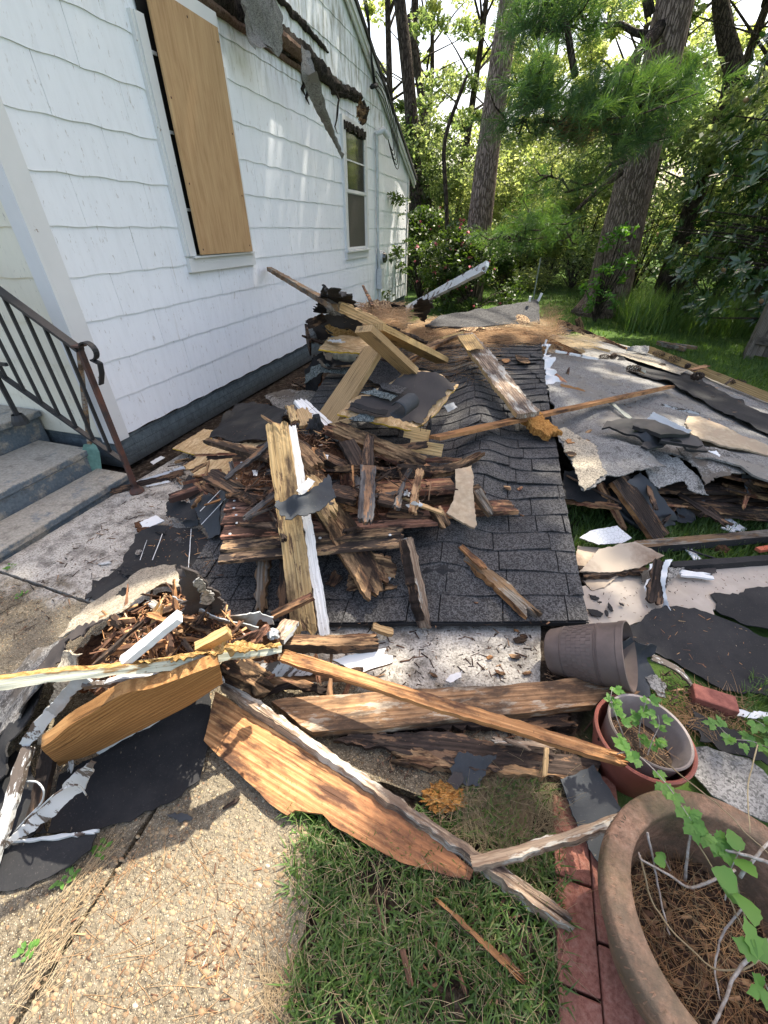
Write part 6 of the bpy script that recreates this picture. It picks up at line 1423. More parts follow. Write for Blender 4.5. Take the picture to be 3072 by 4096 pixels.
sheet('felt_sheet', 'ragged black felt lying over the beige board at the right edge', [(2842,2378,.035),(2880,2368,.04),(3000,2352,.04),(3300,2330,.04),(3300,2570,.03),(3072,2530,.035),(2960,2490,.035),(2865,2440,.03),(2868,2410,.035)], 'felt', t=.005, res=.04, wr=.010, rag=.012, wscale=5, group=g14, cat='roofing')
sheet('felt_sheet', 'black felt spilling out of the fallen pot', [(2400,2610,.12),(2455,2560,.20),(2520,2545,.22),(2560,2570,.18),(2618,2578,.13),(2612,2610,.10),(2575,2625,.07),(2600,2700,.03),(2560,2790,.02),(2440,2760,.02),(2385,2720,.03)], 'slate', t=.005, res=.025, wr=.008, rag=.006, group=g14, cat='roofing')
sheet('felt_sheet', 'black torn felt between the nested pots and the brick', [(2760,2830,.02),(2850,2900,.02),(3010,2960,.02),(3072,3030,.02),(3072,3060,.02),(2900,3010,.02),(2800,2970,.02),(2740,2900,.02)], 'felt', t=.005, res=.03, wr=.006, rag=.01, group=g14, cat='roofing')
sheet('roll_roofing', 'speckled white roofing piece behind the stone planter', [(2780,2985,.03),(2830,2980,.04),(2900,3000,.04),(3000,3030,.05),(3055,3080,.05),(3200,3250,.04),(3072,3290,.03),(2950,3240,.04),(2850,3180,.05),(2780,3100,.04)], 'granwhite', t=.006, res=.03, wr=.006, rag=.005, cat='roofing')
P('white_strip', 'curved flaking white strip running down from the black felt', (2600,2625,.08), (2770,2740,.03), wpx=18, t=.008, mat='paint', jag=(.01,.01), bow=.02, cat='strip')
sheet('roofing_scrap', 'grey granule torn scrap right of the thick plank end', [(2575,2700,.04),(2620,2700,.05),(2660,2740,.04),(2668,2790,.03),(2640,2800,.03),(2600,2745,.04)], 'granwhite', t=.005, wr=.01, rag=.01, cat='roofing')
sheet('white_scrap', 'bright white broken strip at the right edge behind the brick', [(2940,2832,.04),(3000,2850,.04),(3040,2840,.04),(3150,2850,.04),(3150,2880,.03),(3000,2872,.03),(2945,2862,.03)], 'paintclean', t=.006, wr=.006, cat='scrap')
br = empty('red_paver', G(2850,2790,.03), 'loose dusty red brick paver lying on needles right of the nested pots', 'brick')
mb = MB(); A_, B_ = G(2765,2775,.03), G(2940,2832,.03); mb.bar(A_, B_, .075, .055); o = mb.build('paver_body', M['brickbit'], br); b_ = o.modifiers.new('b','BEVEL'); b_.width = .006; b_.segments = 2
mb = MB()

# chalk lines on the felt
def chalk(par, a, b):
    P('chalk_line', None, a, b, w=.0035, t=.0012, mat='paintclean', jag=(0,0), rough=.0008, parent=par)
for o_ in list(COL.objects):
    if o_.get('label') == 'large flat black felt with pale chalk lines on the walk':
        chalk(o_, (765,2115,.095), (752,2300,.085)); chalk(o_, (650,2135,.07), (610,2240,.055)); chalk(o_, (588,2160,.055), (560,2240,.05))
    if o_.get('label') == 'folded black felt with chalk lines beside the sheathing panel':
        chalk(o_, (880,1962,.315), (800,2045,.24)); chalk(o_, (902,1995,.325), (805,2098,.205))
# small laths jammed between the larger timbers
def laths(poly, zr, n, wr_, lr, mats, label, group, dirs=None):
    f = reg_poly(poly, sum(zr)/2); made = []
    for i in range(n):
        x, y = f(); a = random.uniform(0, 3.1416) if dirs is None else random.gauss(dirs, .6); l = random.uniform(*lr)/2; z = random.uniform(*zr); dz = random.uniform(-.06, .06)
        d = Vector((math.cos(a)*l, math.sin(a)*l, dz)); c = Vector((x, y, z)); m = random.choice(mats)
        o = P('wood_lath', label, c-d, c+d, w=random.uniform(*wr_), t=random.uniform(.008,.022), mat=m, roll=random.uniform(-40,40), jag=(random.uniform(.01,.06), random.uniform(.01,.06)), taper=(random.uniform(.5,1), random.uniform(.4,1)), rough=.006, group=group, cat='lath')
        u = proj(c+d)[0] - proj(c-d)[0]; u = u if u.x > 0 else -u; k = u.y/max(1, abs(u.x))
        made.append((proj(c)[0].x, o, {'dark':'near black','brown':'brown','red':'reddish brown','darkgrey':'charcoal','orange':'orange','mold':'greyish','yellow':'yellow'}[m], 'level' if abs(k) < .25 else 'steep' if abs(k) > 1.5 else 'sloping down right' if k > 0 else 'rising right'))
    made.sort(key=lambda q: q[0]); N_ = len(made)
    for i, (_, o, cname, dr) in enumerate(made):
        k = i+1; side = 'left'
        if k > N_/2: k = N_-i; side = 'right'
        od = {1:'first',2:'second',3:'third'}.get(k, '%dth' % k if k % 10 not in (1,2,3) or k in (11,12,13) else '%d%s' % (k, {1:'st',2:'nd',3:'rd'}[k % 10]))
        o['label'] = '%s %s lath, %s from %s in the %s' % (cname, dr, od, side, label)
# pine cones
def pinecone(p, s, rot, label):
    V, F = [], []
    q = Matrix.Rotation(rot, 3, 'Z'); 
    for i in range(54):
        t = (i+.5)/54; a = i*2.39996; r_ = s*.42*math.sin(math.pi*(.12+.8*t))**.8; x = (t-.5)*s*1.7
        c = Vector((x, r_*math.cos(a), r_*math.sin(a))); nrm = Vector((.35, math.cos(a), math.sin(a))).normalized(); tt = Vector((0,-math.sin(a),math.cos(a))); ff = nrm.cross(tt)
        w = s*.15; k = len(V)
        for v in (c - nrm*w*1.2 - tt*w*.5, c - nrm*w*1.2 + tt*w*.5, c + tt*w*.8 + ff*w*.2 + nrm*w*.3, c - tt*w*.8 + ff*w*.2 + nrm*w*.3, c - tt*w*.6 - ff*w*.3 + nrm*w*.5, c + tt*w*.6 - ff*w*.3 + nrm*w*.5): V.append(p + Vector((0,0,s*.4)) + q @ v)
        F += [(k,k+1,k+2,k+3), (k+3,k+2,k+5,k+4), (k,k+3,k+4,k+4) if False else (k+4,k+5,k+1,k)]
    o = np_mesh('pine_cone', [tuple(v) for v in V], F, M['pinecone']); tag(o, label, 'pine cone', 'pine cones on the fallen roofs')
for x, y, z, s, r_, l in ((2415,1437,.34,.07,.3,'pine cone at the far left of the flat roof beside the straw'), (2452,1434,.34,.07,1,'pine cone just right of the leftmost one on the flat roof'), (2530,1488,.325,.085,.1,'large pine cone beside the pale torn strip'), (2630,1425,.28,.08,2.8,'pine cone beside the head of the long yellow stud'), (2697,1447,.27,.085,2.9,'light grey pine cone along the yellow stud'), (2748,1472,.27,.06,1,'small pine cone along the yellow stud below the grey one'), (2645,1468,.29,.05,.5,'small dark pine cone in the middle of the black strip'), (2948,1543,.22,.08,.1,'pine cone beside the black chip on the stud'), (2785,1518,.30,.09,.6,'dark pine cone at the tip of the long batten'), (1985,1364,.52,.07,.2,'pine cone on the straw covered shingles'), (1888,1454,.50,.06,.2,'dark pine cone right of the pale stud end'), (2068,1315,.54,.07,.0,'pine cone at the straw edge of the shingled roof')):
    pinecone(G(x, y, z), s, r_, l)
# small chips lying on roofs and slab
chips = [(2090,1437,.52,34,'flat brown bark chip on the upper right shingles'),(2025,1442,.5,18,'small orange chip left of the flat brown bark chip'),(2285,1765,.395,24,'brown bark chip on the tan torn flap'),(2350,1765,.40,14,'brown chip near the torn flap crease'),(2355,1725,.40,16,'dark chip on the flap above the tan part'),(2285,1815,.39,22,'rough bark chip on the lower tan flap'),(2030,1950,.31,16,'orange curled leaf chip on the middle shingles'),(2088,2060,.28,10,'small yellow chip on the right shingles'),(2080,1952,.3,12,'pale chip on the right shingles'),(1780,2230,.20,14,'thin brown chip left of the split grey board'),(1905,2410,.10,9,'small brown chip low on the shingles'),(2080,2560,.01,28,'brown bark strip on the pale concrete'),(2060,2625,.01,26,'reddish bark strip on the pale concrete near its edge'),(2095,2545,.01,18,'dark chip near the concrete edge'),(2110,2690,.01,20,'orange brown chip near the thick plank'),(2000,2690,.01,24,'dark stick with a pale stripe on the concrete'),(1735,2700,.01,18,'orange chip beside the white pointed scrap'),(1960,2630,.01,14,'small chip in the middle of the pale concrete'),(2065,2480+40,.01,12,'tiny orange chip at the concrete corner')]
for x, y, z, s, l in chips:
    a = random.uniform(-.5, .5); c_, s_ = math.cos(a), math.sin(a)
    q = [(-1,-.25),(-.3,-.4),(.6,-.35),(1,.05),(.4,.35),(-.6,.3)]
    sheet('bark_chip', l, [(x + s*(u*c_-v*s_), y + s*(u*s_+v*c_), z+.006) for u, v in q], random.choice(['brown','red','brown','orange']), t=.006, wr=.006, wscale=30, rag=.003, cat='bark chip', group='bark chips scattered on roofs and concrete')
for x, y, s, l in ((2345,2375,22,'left flake'),(0,0,0,'')):
    pass
for x, y, s, a, l in ((2375,2388,24,.3,'black felt flake nearest the lower beige triangle'),(2440,2430,20,.9,'slanting black felt flake in the middle of the beige board'),(2395,2415,10,0,'small dark flake between two black flakes'),(2485,2420,12,.2,'tiny ragged black flake on the beige board'),(2380,2452,34,.15,'longest black flake on the beige board near the shingles'),(2425,2452,16,1.2,'brown mottled flake beside the longest black one'),(2345,2490,12,.1,'black flake at the shingle corner')):
    c_, s_ = math.cos(a), math.sin(a); q = [(-1,-.3),(.2,-.4),(1,-.1),(.8,.35),(-.4,.35)]
    sheet('felt_flake', l, [(x + s*(u*c_-v*s_), y + s*(u*s_+v*c_), .035) for u, v in q], 'felt', t=.004, wr=.003, rag=.003, cat='felt flake', group='black flakes on the beige board')

# ------------------------------------------------------------------ loose litter (uncountable)
laths([(930,2040),(900,1880),(1060,1760),(1200,1700),(1480,1800),(1700,1880),(1860,1990),(1700,2080),(1200,2120)], (.40,.54), 44, (.015,.05), (.10,.38), ['dark','brown','red','dark','darkgrey'], 'centre pile', 'short laths in the centre pile')
laths([(430,2560),(560,2420),(760,2400),(1000,2510),(840,2600),(560,2660)], (.44,.54), 20, (.010,.03), (.07,.22), ['orange','brown','red','mold','yellow','dark'], 'near left splinter heap', 'short laths in the near left heap')
laths([(1260,1400),(1300,1300),(1480,1300),(1620,1400),(1560,1460),(1380,1440)], (.62,.90), 14, (.02,.06), (.15,.5), ['dark','brown','dark','mold'], 'roofing heap by the house', 'dark laths by the house')
laths([(820,2060),(700,1960),(820,1830),(960,1800),(900,1950)], (.22,.34), 12, (.012,.035), (.08,.25), ['dark','brown','red'], 'torn flake boards', 'short laths on the flake boards')
laths([(2260,1980),(2400,1930),(3072,1960),(3072,2020),(2400,2030)], (.10,.26), 16, (.02,.06), (.15,.5), ['dark','brown','red','dark'], 'hollow under the flat roof', 'laths under the flat roof edge')
laths([(900,2690),(1100,2650),(1400,2700),(1500,2760),(1100,2780)], (.05,.14), 10, (.015,.04), (.10,.30), ['dark','brown','red'], 'gap behind the thick plank', 'short laths behind the thick plank')
laths([(700,1860),(1060,1600),(1250,1500),(1260,1600),(1080,1660),(860,1760),(740,1880)], (.02,.06), 22, (.01,.04), (.06,.28), ['dark','brown','dark','mold'], 'litter strip along the foundation', 'short laths along the foundation')
scr = []
for i_ in range(14):
    fx, fy = random.choice([(random.uniform(900,1260), 0), (random.uniform(420,800), 1)])
    X0 = fx; Y0 = (1700 - (fx-900)*.42 + random.uniform(-20,50)) if fy == 0 else (2330 - (fx-420)*.75 + random.uniform(-60,60)); z_ = random.uniform(.03,.07) if fy == 0 else random.uniform(.02,.05)
    s0 = random.uniform(14,34); q = [(X0+s0*1.3*math.cos(t_)*random.uniform(.6,1.2), Y0+s0*.6*math.sin(t_)*random.uniform(.6,1.2), z_+random.uniform(0,.03)) for t_ in [k_*1.05 for k_ in range(6)]]
    o_ = sheet('felt_scrap', 'x', q, random.choice(['felt','granblack','slate','grandull']), t=.004, wr=.012, rag=.008, cat='roofing', group='small torn roofing scraps on the walk'); scr.append((X0, fy, o_))
for fy in (0, 1):
    g_ = sorted([q for q in scr if q[1] == fy], key=lambda q: q[0])
    for i_, q in enumerate(g_): q[2]['label'] = 'small torn roofing scrap, %s from left %s' % (('first','second','third','fourth','fifth','sixth','seventh','eighth','ninth','tenth','eleventh','twelfth','thirteenth','last')[i_], 'along the foundation' if fy == 0 else 'beside the large flat felt')
splinters('splinter_litter', reg_poly([(560,2260),(740,1980),(900,1900),(960,2200),(900,2320),(700,2360)], .08), 260, (.006,.05), (.002,.008), 'splinter', lambda x, y: .10 + .03*random.random(), .1, 'stuff', 'pale and brown chips scattered on the black felt', 'litter')
splinters('splinter_litter', reg_poly([(2380,2500),(2700,2430),(3072,2560),(3072,2800),(2700,2700)], .035), 70, (.005,.035), (.002,.006), 'splinter', lambda x, y: .045, .05, 'stuff', 'pale chips on the smooth black felt behind the fallen pot', 'litter')
splinters('splinter_litter', reg_poly([(860,1760),(1140,1640),(1090,1760)], .27), 60, (.005,.03), (.002,.006), 'splinter', lambda x, y: .275, .05, 'stuff', 'chips on the creased felt against the foundation', 'litter')
heapL = [(390,2600),(420,2480),(560,2390),(720,2370),(900,2450),(1000,2530),(860,2620),(600,2680),(380,2720)]
splinters('splinter_litter', reg_poly(heapL, .48), 900, (.015,.15), (.003,.017), 'splinter', lambda x, y: .37 + .11*random.random(), .35, 'stuff', 'heap of orange and brown wood splinters filling the near left heap', 'litter')
sheet('heap_base', 'dark rotten mass under the splinters of the near left heap', [(240,2760,.14),(260,2620,.31),(400,2500,.38),(560,2380,.38),(720,2350,.40),(900,2440,.42),(1060,2500,.42),(1110,2570,.36),(1100,2610,.30),(860,2640,.42),(600,2690,.38),(400,2760,.34)], 'rotdark', t=.03, res=.025, wr=.03, wscale=12, rag=.02, cat='debris')
sheet('heap_base', 'dark rotten mass filling the centre pile', [(985,2010,.40),(960,1880,.42),(1090,1760,.46),(1180,1720,.52),(1290,1760,.50),(1480,1820,.44),(1720,1880,.36),(1800,2000,.32),(1600,2090,.34),(1300,2080,.38)], 'rotdark', t=.02, res=.04, wr=.04, wscale=10, rag=.02, cat='debris')
splinters('splinter_litter', reg_poly([(960,1990),(960,1850),(1110,1740),(1230,1720),(1420,1800),(1650,1860),(1780,1990),(1500,2040),(1100,2060)], .45), 700, (.02,.14), (.004,.018), 'litter', lambda x, y: .41 + .08*random.random(), .3, 'stuff', 'dark bark and splinter litter over the centre pile', 'litter')
splinters('splinter_litter', reg_poly([(1140,1680),(1240,1640),(1320,1760),(1290,1880),(1180,1850)], .6), 260, (.02,.12), (.004,.014), 'splinter', lambda x, y: .50 + .12*random.random(), .4, 'stuff', 'brown splinter tangle around the upturned stubs', 'litter')
splinters('splinter_litter', reg_poly([(900,2230),(1240,2200),(1700,2220),(2150,2280),(2320,2480),(700,2490)], .12), 130, (.012,.06), (.004,.014), 'litter', lambda x, y: .05 + .09*max(0,min(1,(y-1.2)/.8)), .1, 'stuff', 'scattered chips on the lower shingles', 'litter')
splinters('splinter_litter', reg_poly([(1180,2520),(1560,2520),(2160,2520),(2160,2720),(1500,2760),(1200,2640)], 0), 260, (.008,.05), (.003,.010), 'litter', lambda x, y: .001, .06, 'stuff', 'brown chips on the pale concrete in front of the shingles', 'litter')
splinters('splinter_litter', reg_poly([(250,2200),(560,1960),(760,1840),(900,1700),(1180,1560),(1250,1640),(900,1900),(600,2200),(250,2500),(0,2560),(0,2380)], 0), 1200, (.006,.06), (.002,.009), 'litter', lambda x, y: .001, .08, 'stuff', 'dark chips on the worn walk by the steps', 'litter')
splinters('splinter_litter', reg_poly([(650,1890),(1100,1570),(1330,1420),(1400,1500),(1200,1640),(900,1750),(700,1930)], .05), 1500, (.01,.12), (.004,.022), 'litter', lambda x, y: .004 + .05*random.random(), .2, 'stuff', 'rotten wood crumbs along the foundation', 'litter')
splinters('splinter_litter', reg_poly([(150,4090),(280,3600),(700,3350),(1150,3500),(1150,4090)], 0), 110, (.008,.035), (.002,.008), 'splinter', lambda x, y: .001, .06, 'stuff', 'orange chips on the sunlit slab', 'litter')
splinters('splinter_litter', reg_poly([(700,3800),(900,3700),(980,3850),(860,3960)], 0), 60, (.01,.03), (.002,.006), 'splinter', lambda x, y: .001, .1, 'stuff', 'small cluster of orange chips on the sunlit slab', 'litter')
splinters('splinter_litter', reg_poly([(2300,2500),(2300,2400),(2700,2300),(3072,2280),(3072,2360),(2840,2400),(2700,2440)], .03), 150, (.004,.02), (.002,.006), 'litter', lambda x, y: .034, .05, 'stuff', 'dark crumbs on the flat beige board', 'litter')
splinters('splinter_litter', reg_poly([(2200,1700),(2230,1450),(2600,1420),(3072,1620),(3072,1900),(2500,1860)], .35), 170, (.01,.05), (.004,.012), 'litter', lambda x, y: .325 + .02*random.random(), .05, 'stuff', 'dark scraps on the flat roof', 'litter')
splinters('splinter_litter', reg_poly([(2560,2700),(2700,2680),(3000,2860),(3000,2960),(2800,2900),(2700,2850)], .02), 320, (.008,.05), (.003,.009), 'litter', lambda x, y: .012 + .02*random.random(), .2, 'stuff', 'crumbs around the loose red paver', 'litter')
splinters('splinter_litter', reg_poly([(1300,2900),(2450,2900),(2500,3150),(1500,3100)], 0), 260, (.01,.07), (.003,.012), 'litter', lambda x, y: .003 + .02*random.random(), .2, 'stuff', 'crumbs under the rotted timber', 'litter')
splinters('splinter_litter', reg_poly([(2180,2520),(2300,2520),(2240,2760),(2175,2740)], 0), 120, (.01,.05), (.003,.010), 'litter', lambda x, y: .003 + .02*random.random(), .2, 'stuff', 'dark crumbs between slab edge and fallen pot', 'litter')
# pebbles standing proud of the slab
PB = []
V, F = [], []
for i in range(900):
    x, y = reg_poly([(60,4110),(280,3500),(700,3250),(1150,3350),(1230,3280),(1200,3600),(1160,4110)], 0)()
    r_ = random.uniform(.0018, .0055)*(1 if random.random() < .93 else 1.7); k = len(V); a0 = random.random()*6; el = random.uniform(1.1, 1.9)
    for j in range(7):
        a = a0 + j*6.283/7; V.append((x + r_*el*math.cos(a), y + r_*math.sin(a), -.001)); 
    for j in range(7):
        a = a0 + j*6.283/7; V.append((x + r_*el*.6*math.cos(a), y + r_*.6*math.sin(a), r_*.5))
    V.append((x, y, r_*.65))
    for j in range(7): F.append((k+j, k+(j+1)%7, k+7+(j+1)%7, k+7+j)); F.append((k+7+j, k+7+(j+1)%7, k+14, k+14))
me = bpy.data.meshes.new('pebbles'); me.from_pydata(V, [], [f if f[2] != f[3] else f[:3] for f in F])
s_ = NT('exposed_pebbles'); c_ = s_.ramp(s_.island(), [(0, (.15,.10,.06)), (.4, (.26,.19,.115)), (.75, (.32,.25,.155)), (.92, (.28,.15,.08)), (1, (.46,.40,.30))]); s_.done(c_, None, .8)
o = link('pebbles', me, s_.mat); smooth(me); tag(o, 'pebbles exposed in the worn slab surface', kind='stuff')
# ------------------------------------------------------------------ pots
def pot_profile(r0, r1, h, th, rim=.012, rimh=.03):
    return [(0,0),(r0,0),(r0+(r1-r0)*.5,h*.5),(r1-.002,h-rimh),(r1+rim*.5,h-rimh+.001),(r1+rim*.5,h),(r1-th+rim*.3,h),(r1-th,h-rimh),(r0+(r1-r0)*.5-th,h*.5),(r0-th,th*1.5),(0,th*1.5)]
base, rimc = G(2222,2605,.105), G(2440,2618,.205)
ax = (rimc-base); Lp = .33; ax.normalize()
q = ax.to_track_quat('Z', 'Y').to_matrix().to_4x4(); q.translation = base - ax*.02
pot = empty('flower_pot', base, 'brown plastic flower pot with a checkered band lying on its side with felt inside', 'flower pot')
mb = MB(); mb.lathe([(0,0),(.083,0),(.092,.01),(.102,.06),(.118,.19),(.127,.275),(.131,.277),(.133,.30),(.128,.302),(.124,.275),(.114,.19),(.098,.06),(.09,.012),(0,.012)], 56, 0, q)
mb.build('pot_wall', M['potbrown'], pot, True, 40)
mb = MB()
for row in range(6):
    for k in range(52):
        if (row+k) % 2: continue
        a0, a1 = 2*math.pi*k/52, 2*math.pi*(k+1)/52; z0 = .075 + row*.019; z1 = z0+.019
        r_ = lambda z: .102 + (.118-.102)*(z-.06)/.13 + .0016
        vs = [q @ Vector((r_(z)*math.cos(a), r_(z)*math.sin(a), z)) for z, a in ((z0,a0),(z0,a1),(z1,a1),(z1,a0))]; vi = [q @ Vector(((r_(z)-.0016)*math.cos(a), (r_(z)-.0016)*math.sin(a), z)) for z, a in ((z0,a0),(z0,a1),(z1,a1),(z1,a0))]
        mb.add(vs+vi, [(0,1,2,3),(0,4,5,1),(1,5,6,2),(2,6,7,3),(3,7,4,0)])
for zz in (.066, .068, .197, .203, .209):
    r_ = .102 + (.118-.102)*(zz-.06)/.13
    mb.lathe([(r_,zz-.0015),(r_+.0025,zz),(r_,zz+.0015)], 56, 0, q)
mb.build('checker_band', M['potbrown'], pot, False)
# nested pots
pc = Vector((.640,.948,0))
red = empty('planter_pot', pc, 'red plastic pot with small rim holes standing behind the stone planter', 'flower pot')
T = Matrix.Translation(pc + Vector((.0,.0,.0))) @ Matrix.Rotation(R(-3), 4, 'X')
mb = MB(); mb.lathe([(0,-.06),(.11,-.06),(.135,.06),(.147,.135),(.154,.138),(.157,.168),(.152,.172),(.145,.168),(.142,.135),(.13,.06),(.105,-.05),(0,-.05)], 56, 0, T); mb.build('pot_wall', M['potred'], red, True, 40)
for a in (200, 232, 285, 318):
    mb = MB(); p = T @ Vector((.1555*math.cos(R(a)), .1555*math.sin(R(a)), .154)); d = Vector((math.cos(R(a)), math.sin(R(a)), 0)); mb.tube([p - d*.003, p + d*.0014], .0055, 8); mb.build('rim_hole', M['cavityblack'], red)
gr = empty('planter_pot', pc + Vector((.0,.0,.05)), 'cracked grey brown plastic pot nested inside the red pot holding soil and seedlings', 'flower pot')
T2 = Matrix.Translation(pc + Vector((-.006,.008,-.06))) @ Matrix.Rotation(R(5), 4, 'Y') @ Matrix.Rotation(R(-4), 4, 'X')
mb = MB(); mb.lathe([(0,0),(.095,0),(.117,.13),(.126,.20),(.131,.235),(.135,.245),(.132,.25),(.126,.246),(.123,.235),(.120,.2),(.111,.13),(.09,.01)], 56, 0, T2); mb.build('pot_wall', M['potgrey'], gr, True, 40)
mb = MB(); vs = []; n = 26
def soil_disc(name, T, r, z, parent, amp=.01):
    V = [(0,0,z)]; F = []
    for i in range(1, 9):
        for k in range(40):
            a = 2*math.pi*k/40; rr_ = r*i/8; V.append((rr_*math.cos(a), rr_*math.sin(a), z + amp*noise.noise(Vector((rr_*30*math.cos(a), rr_*30*math.sin(a), z)))))
    for k in range(40): F.append((0, 1+k, 1+(k+1)%40))
    for i in range(7):
        for k in range(40): F.append((1+i*40+k, 1+(i+1)*40+k, 1+(i+1)*40+(k+1)%40, 1+i*40+(k+1)%40))
    return from_lists(name, [T @ Vector(v) for v in V], F, M['soil'], parent=parent, sm=True)
soil_disc('soil', T2, .1115, .14, gr)
# stone planter
PC = Vector((.681,.437,0))
pl = empty('stone_planter', PC, 'large weathered clay planter with a ribbed rim full of dry debris', 'planter')
T = Matrix.Translation(PC)
prof = [(0,0),(.17,0),(.19,.05),(.225,.16),(.25,.24),(.264,.28),(.272,.284),(.276,.292),(.2765,.325),(.2755,.342),(.270,.3495),(.252,.351),(.226,.351),(.219,.348),(.217,.338),(.216,.31),(.210,.24),(.195,.14),(.15,.06),(0,.05)]
mb = MB(); mb.lathe(prof, 120, 0, T); o = mb.build('planter_wall', M['clay'], pl, True, 60)
mb = MB(); r2 = random.Random(5)
for k in range(104):
    a = 2*math.pi*k/104 + r2.uniform(-.008, .008); d = Vector((math.cos(a), math.sin(a), 0)); s = Vector((-math.sin(a), math.cos(a), 0))
    w = r2.uniform(.0022,.0042); ps = [(.2768,.318),(.2742,.338),(.2662,.3482),(.2560,.3508)]; n0 = len(mb.v)
    lean = r2.uniform(-.006,.006)
    vs = []
    for j, (r_, z_) in enumerate(ps):
        for e in (-1, 1): vs.append(PC + d*(r_+.0005) + s*(e*w*.5 + lean*j) + Vector((0,0,z_+.0005)))
        vs.append(PC + d*(r_+.0018) + s*(lean*j) + Vector((0,0,z_+.0016)))
    fs = []
    for j in range(3):
        b = j*3; fs += [(b,b+3,b+5,b+2),(b+2,b+5,b+4,b+1)]
    mb.add(vs, fs)
mb.build('rim_ribs', M['clay'], pl, False)
soil_disc('soil', T, .185, .13, pl, .02)
def in_disc(c, r, z):
    def f():
        a = random.uniform(0, 6.283); q_ = r*math.sqrt(random.random()); return (c.x + q_*math.cos(a), c.y + q_*math.sin(a), z + random.uniform(0, .03))
    return f
needles('pine_straw', in_disc(PC, .175, .135), 520, (.04,.13), 'straw', 'dry pine needles and stems filling the stone planter', flat=.15, r=.0007)
needles('pine_straw', in_disc(PC, .16, .14), 170, (.03,.10), 'drygrass', 'dry grass stems on top of the needles in the stone planter', flat=.25, r=.0007)
splinters('leaf_litter', lambda: in_disc(PC, .18, 0)()[:2], 620, (.01,.05), (.006,.020), 'litter', lambda x, y: .145, .2, 'stuff', 'dead brown leaves in the stone planter', 'litter', thin=.12)
splinters('leaf_litter', lambda: in_disc(pc, .10, 0)()[:2], 220, (.004,.012), (.002,.005), 'litter', lambda x, y: .085, .2, 'stuff', 'crumbs on the soil of the nested pots', 'litter')
needles('pine_straw', in_disc(pc, .085, .09), 60, (.04,.09), 'straw', 'pine needles on the soil of the nested pots', flat=.2, r=.0007)

# ------------------------------------------------------------------ leaves
def leaf_blade(V, F, p, d, up, L, Wd, fold=.25, lobes=0, droop=.2, nseg=5, serr=0):
    """one leaf: midrib along d; outline with optional serration"""
    d = d.normalized(); s = d.cross(up).normalized(); u = s.cross(d).normalized(); b = len(V)
    prof = [math.sin(math.pi*min(1, (i/nseg)**.8))**.8 if 0 < i < nseg else 0 for i in range(nseg+1)]
    for i in range(nseg+1):
        t = i/nseg; c = p + d*L*t - u*droop*L*t*t; w = Wd*.5*(max(prof[i], .02))
        if serr: w *= 1 + serr*(1 if i % 2 else -1)
        V.append(c - s*w + u*w*fold + d*(serr*L*.06 if i % 2 else 0)); V.append(c); V.append(c + s*w + u*w*fold + d*(serr*L*.06 if i % 2 else 0))
    for i in range(nseg):
        k = b+i*3; F += [(k,k+1,k+4,k+3),(k+1,k+2,k+5,k+4)]
def vine(name, label, pts, nleaf, L, mat='leaffresh', stem=.0018, cat='plant', rnd_=3, ls=0, smat='twig', trip=True):
    pts = [pt(p) for p in pts]; root = empty(name, pts[0], label, cat)
    q = []
    for i in range(len(pts)-1):
        for j in range(5): q.append(pts[i].lerp(pts[i+1], j/5))
    q.append(pts[-1])
    for _ in range(3): q = [q[0]] + [(q[i-1]+q[i]*2+q[i+1])/4 for i in range(1, len(q)-1)] + [q[-1]]
    mb = MB(); mb.tube(q, [stem*(1 - .6*i/len(q)) for i in range(len(q))], 5); mb.build('stem', M[smat], root)
    V, F = [], []
    for k in range(nleaf):
        t = ls + (1-ls)*(k+.7)/nleaf; i = min(len(q)-2, int(t*(len(q)-1))); p = q[i].lerp(q[i+1], t*(len(q)-1)-i)
        d0 = (q[i+1]-q[i]).normalized(); a = random.uniform(0, 6.283); side = Vector((math.cos(a), math.sin(a), random.uniform(-.1,.5))); d = (side + d0*.4).normalized()
        up = Vector((random.uniform(-.3,.3), random.uniform(-.5,.1), 1)); l = random.uniform(*L)
        if trip:
            pet = p + d*l*.4
            for aa in (-.9, 0, .9):
                dd = Matrix.Rotation(aa, 3, up.normalized()) @ d
                leaf_blade(V, F, pet, dd, up, l*(1 if aa == 0 else .75), l*.55, .2, serr=.22, nseg=7, droop=random.uniform(.1,.4))
        else: leaf_blade(V, F, p, d, up, l, l*.9, .15, serr=.08, nseg=8, droop=.2)
    np_mesh('leaves', [tuple(v) for v in V], F, M[mat], root, True)
    return root
vine('vine', 'green serrated vine trailing over the near rim of the stone planter', [(2450,3020,.30),(2530,3000,.36),(2620,3080,.42),(2700,3180,.44),(2750,3260,.44),(2800,3330,.42),(2860,3340,.40)], 13, (.03,.045), ls=.05)
vine('vine', 'short green vine leaves beside the rim of the nested pots', [(2590,3020,.24),(2610,2960,.28),(2640,2900,.32),(2632,2860,.34)], 7, (.02,.035))
vine('seedling', 'green seedling growing in the middle of the nested pots', [(2560,2990,.2),(2555,2920,.26),(2570,2860,.32),(2585,2800,.36)], 10, (.022,.036))
vine('seedling', 'green shoot standing at the left rim of the nested pots', [(2500,2960,.22),(2470,2880,.30),(2440,2800,.36),(2450,2750,.38)], 8, (.02,.035))
vine('vine', 'green vine crossing the black felt at the right edge', [(3072,2990,.08),(3000,2960,.10),(2930,2960,.10),(2870,2900,.12)], 9, (.03,.045))
vine('vine', 'leafy shoot beside the white broken strip at the right edge', [(3100,3000,.05),(3060,2900,.12),(3020,2880,.14)], 6, (.03,.05))
vine('vine', 'large toothed green leaf in the lower right of the stone planter', [(2990,3700,.30),(2965,3620,.36),(2950,3540,.42)], 3, (.05,.065), trip=False, ls=.5, smat='drygrass')
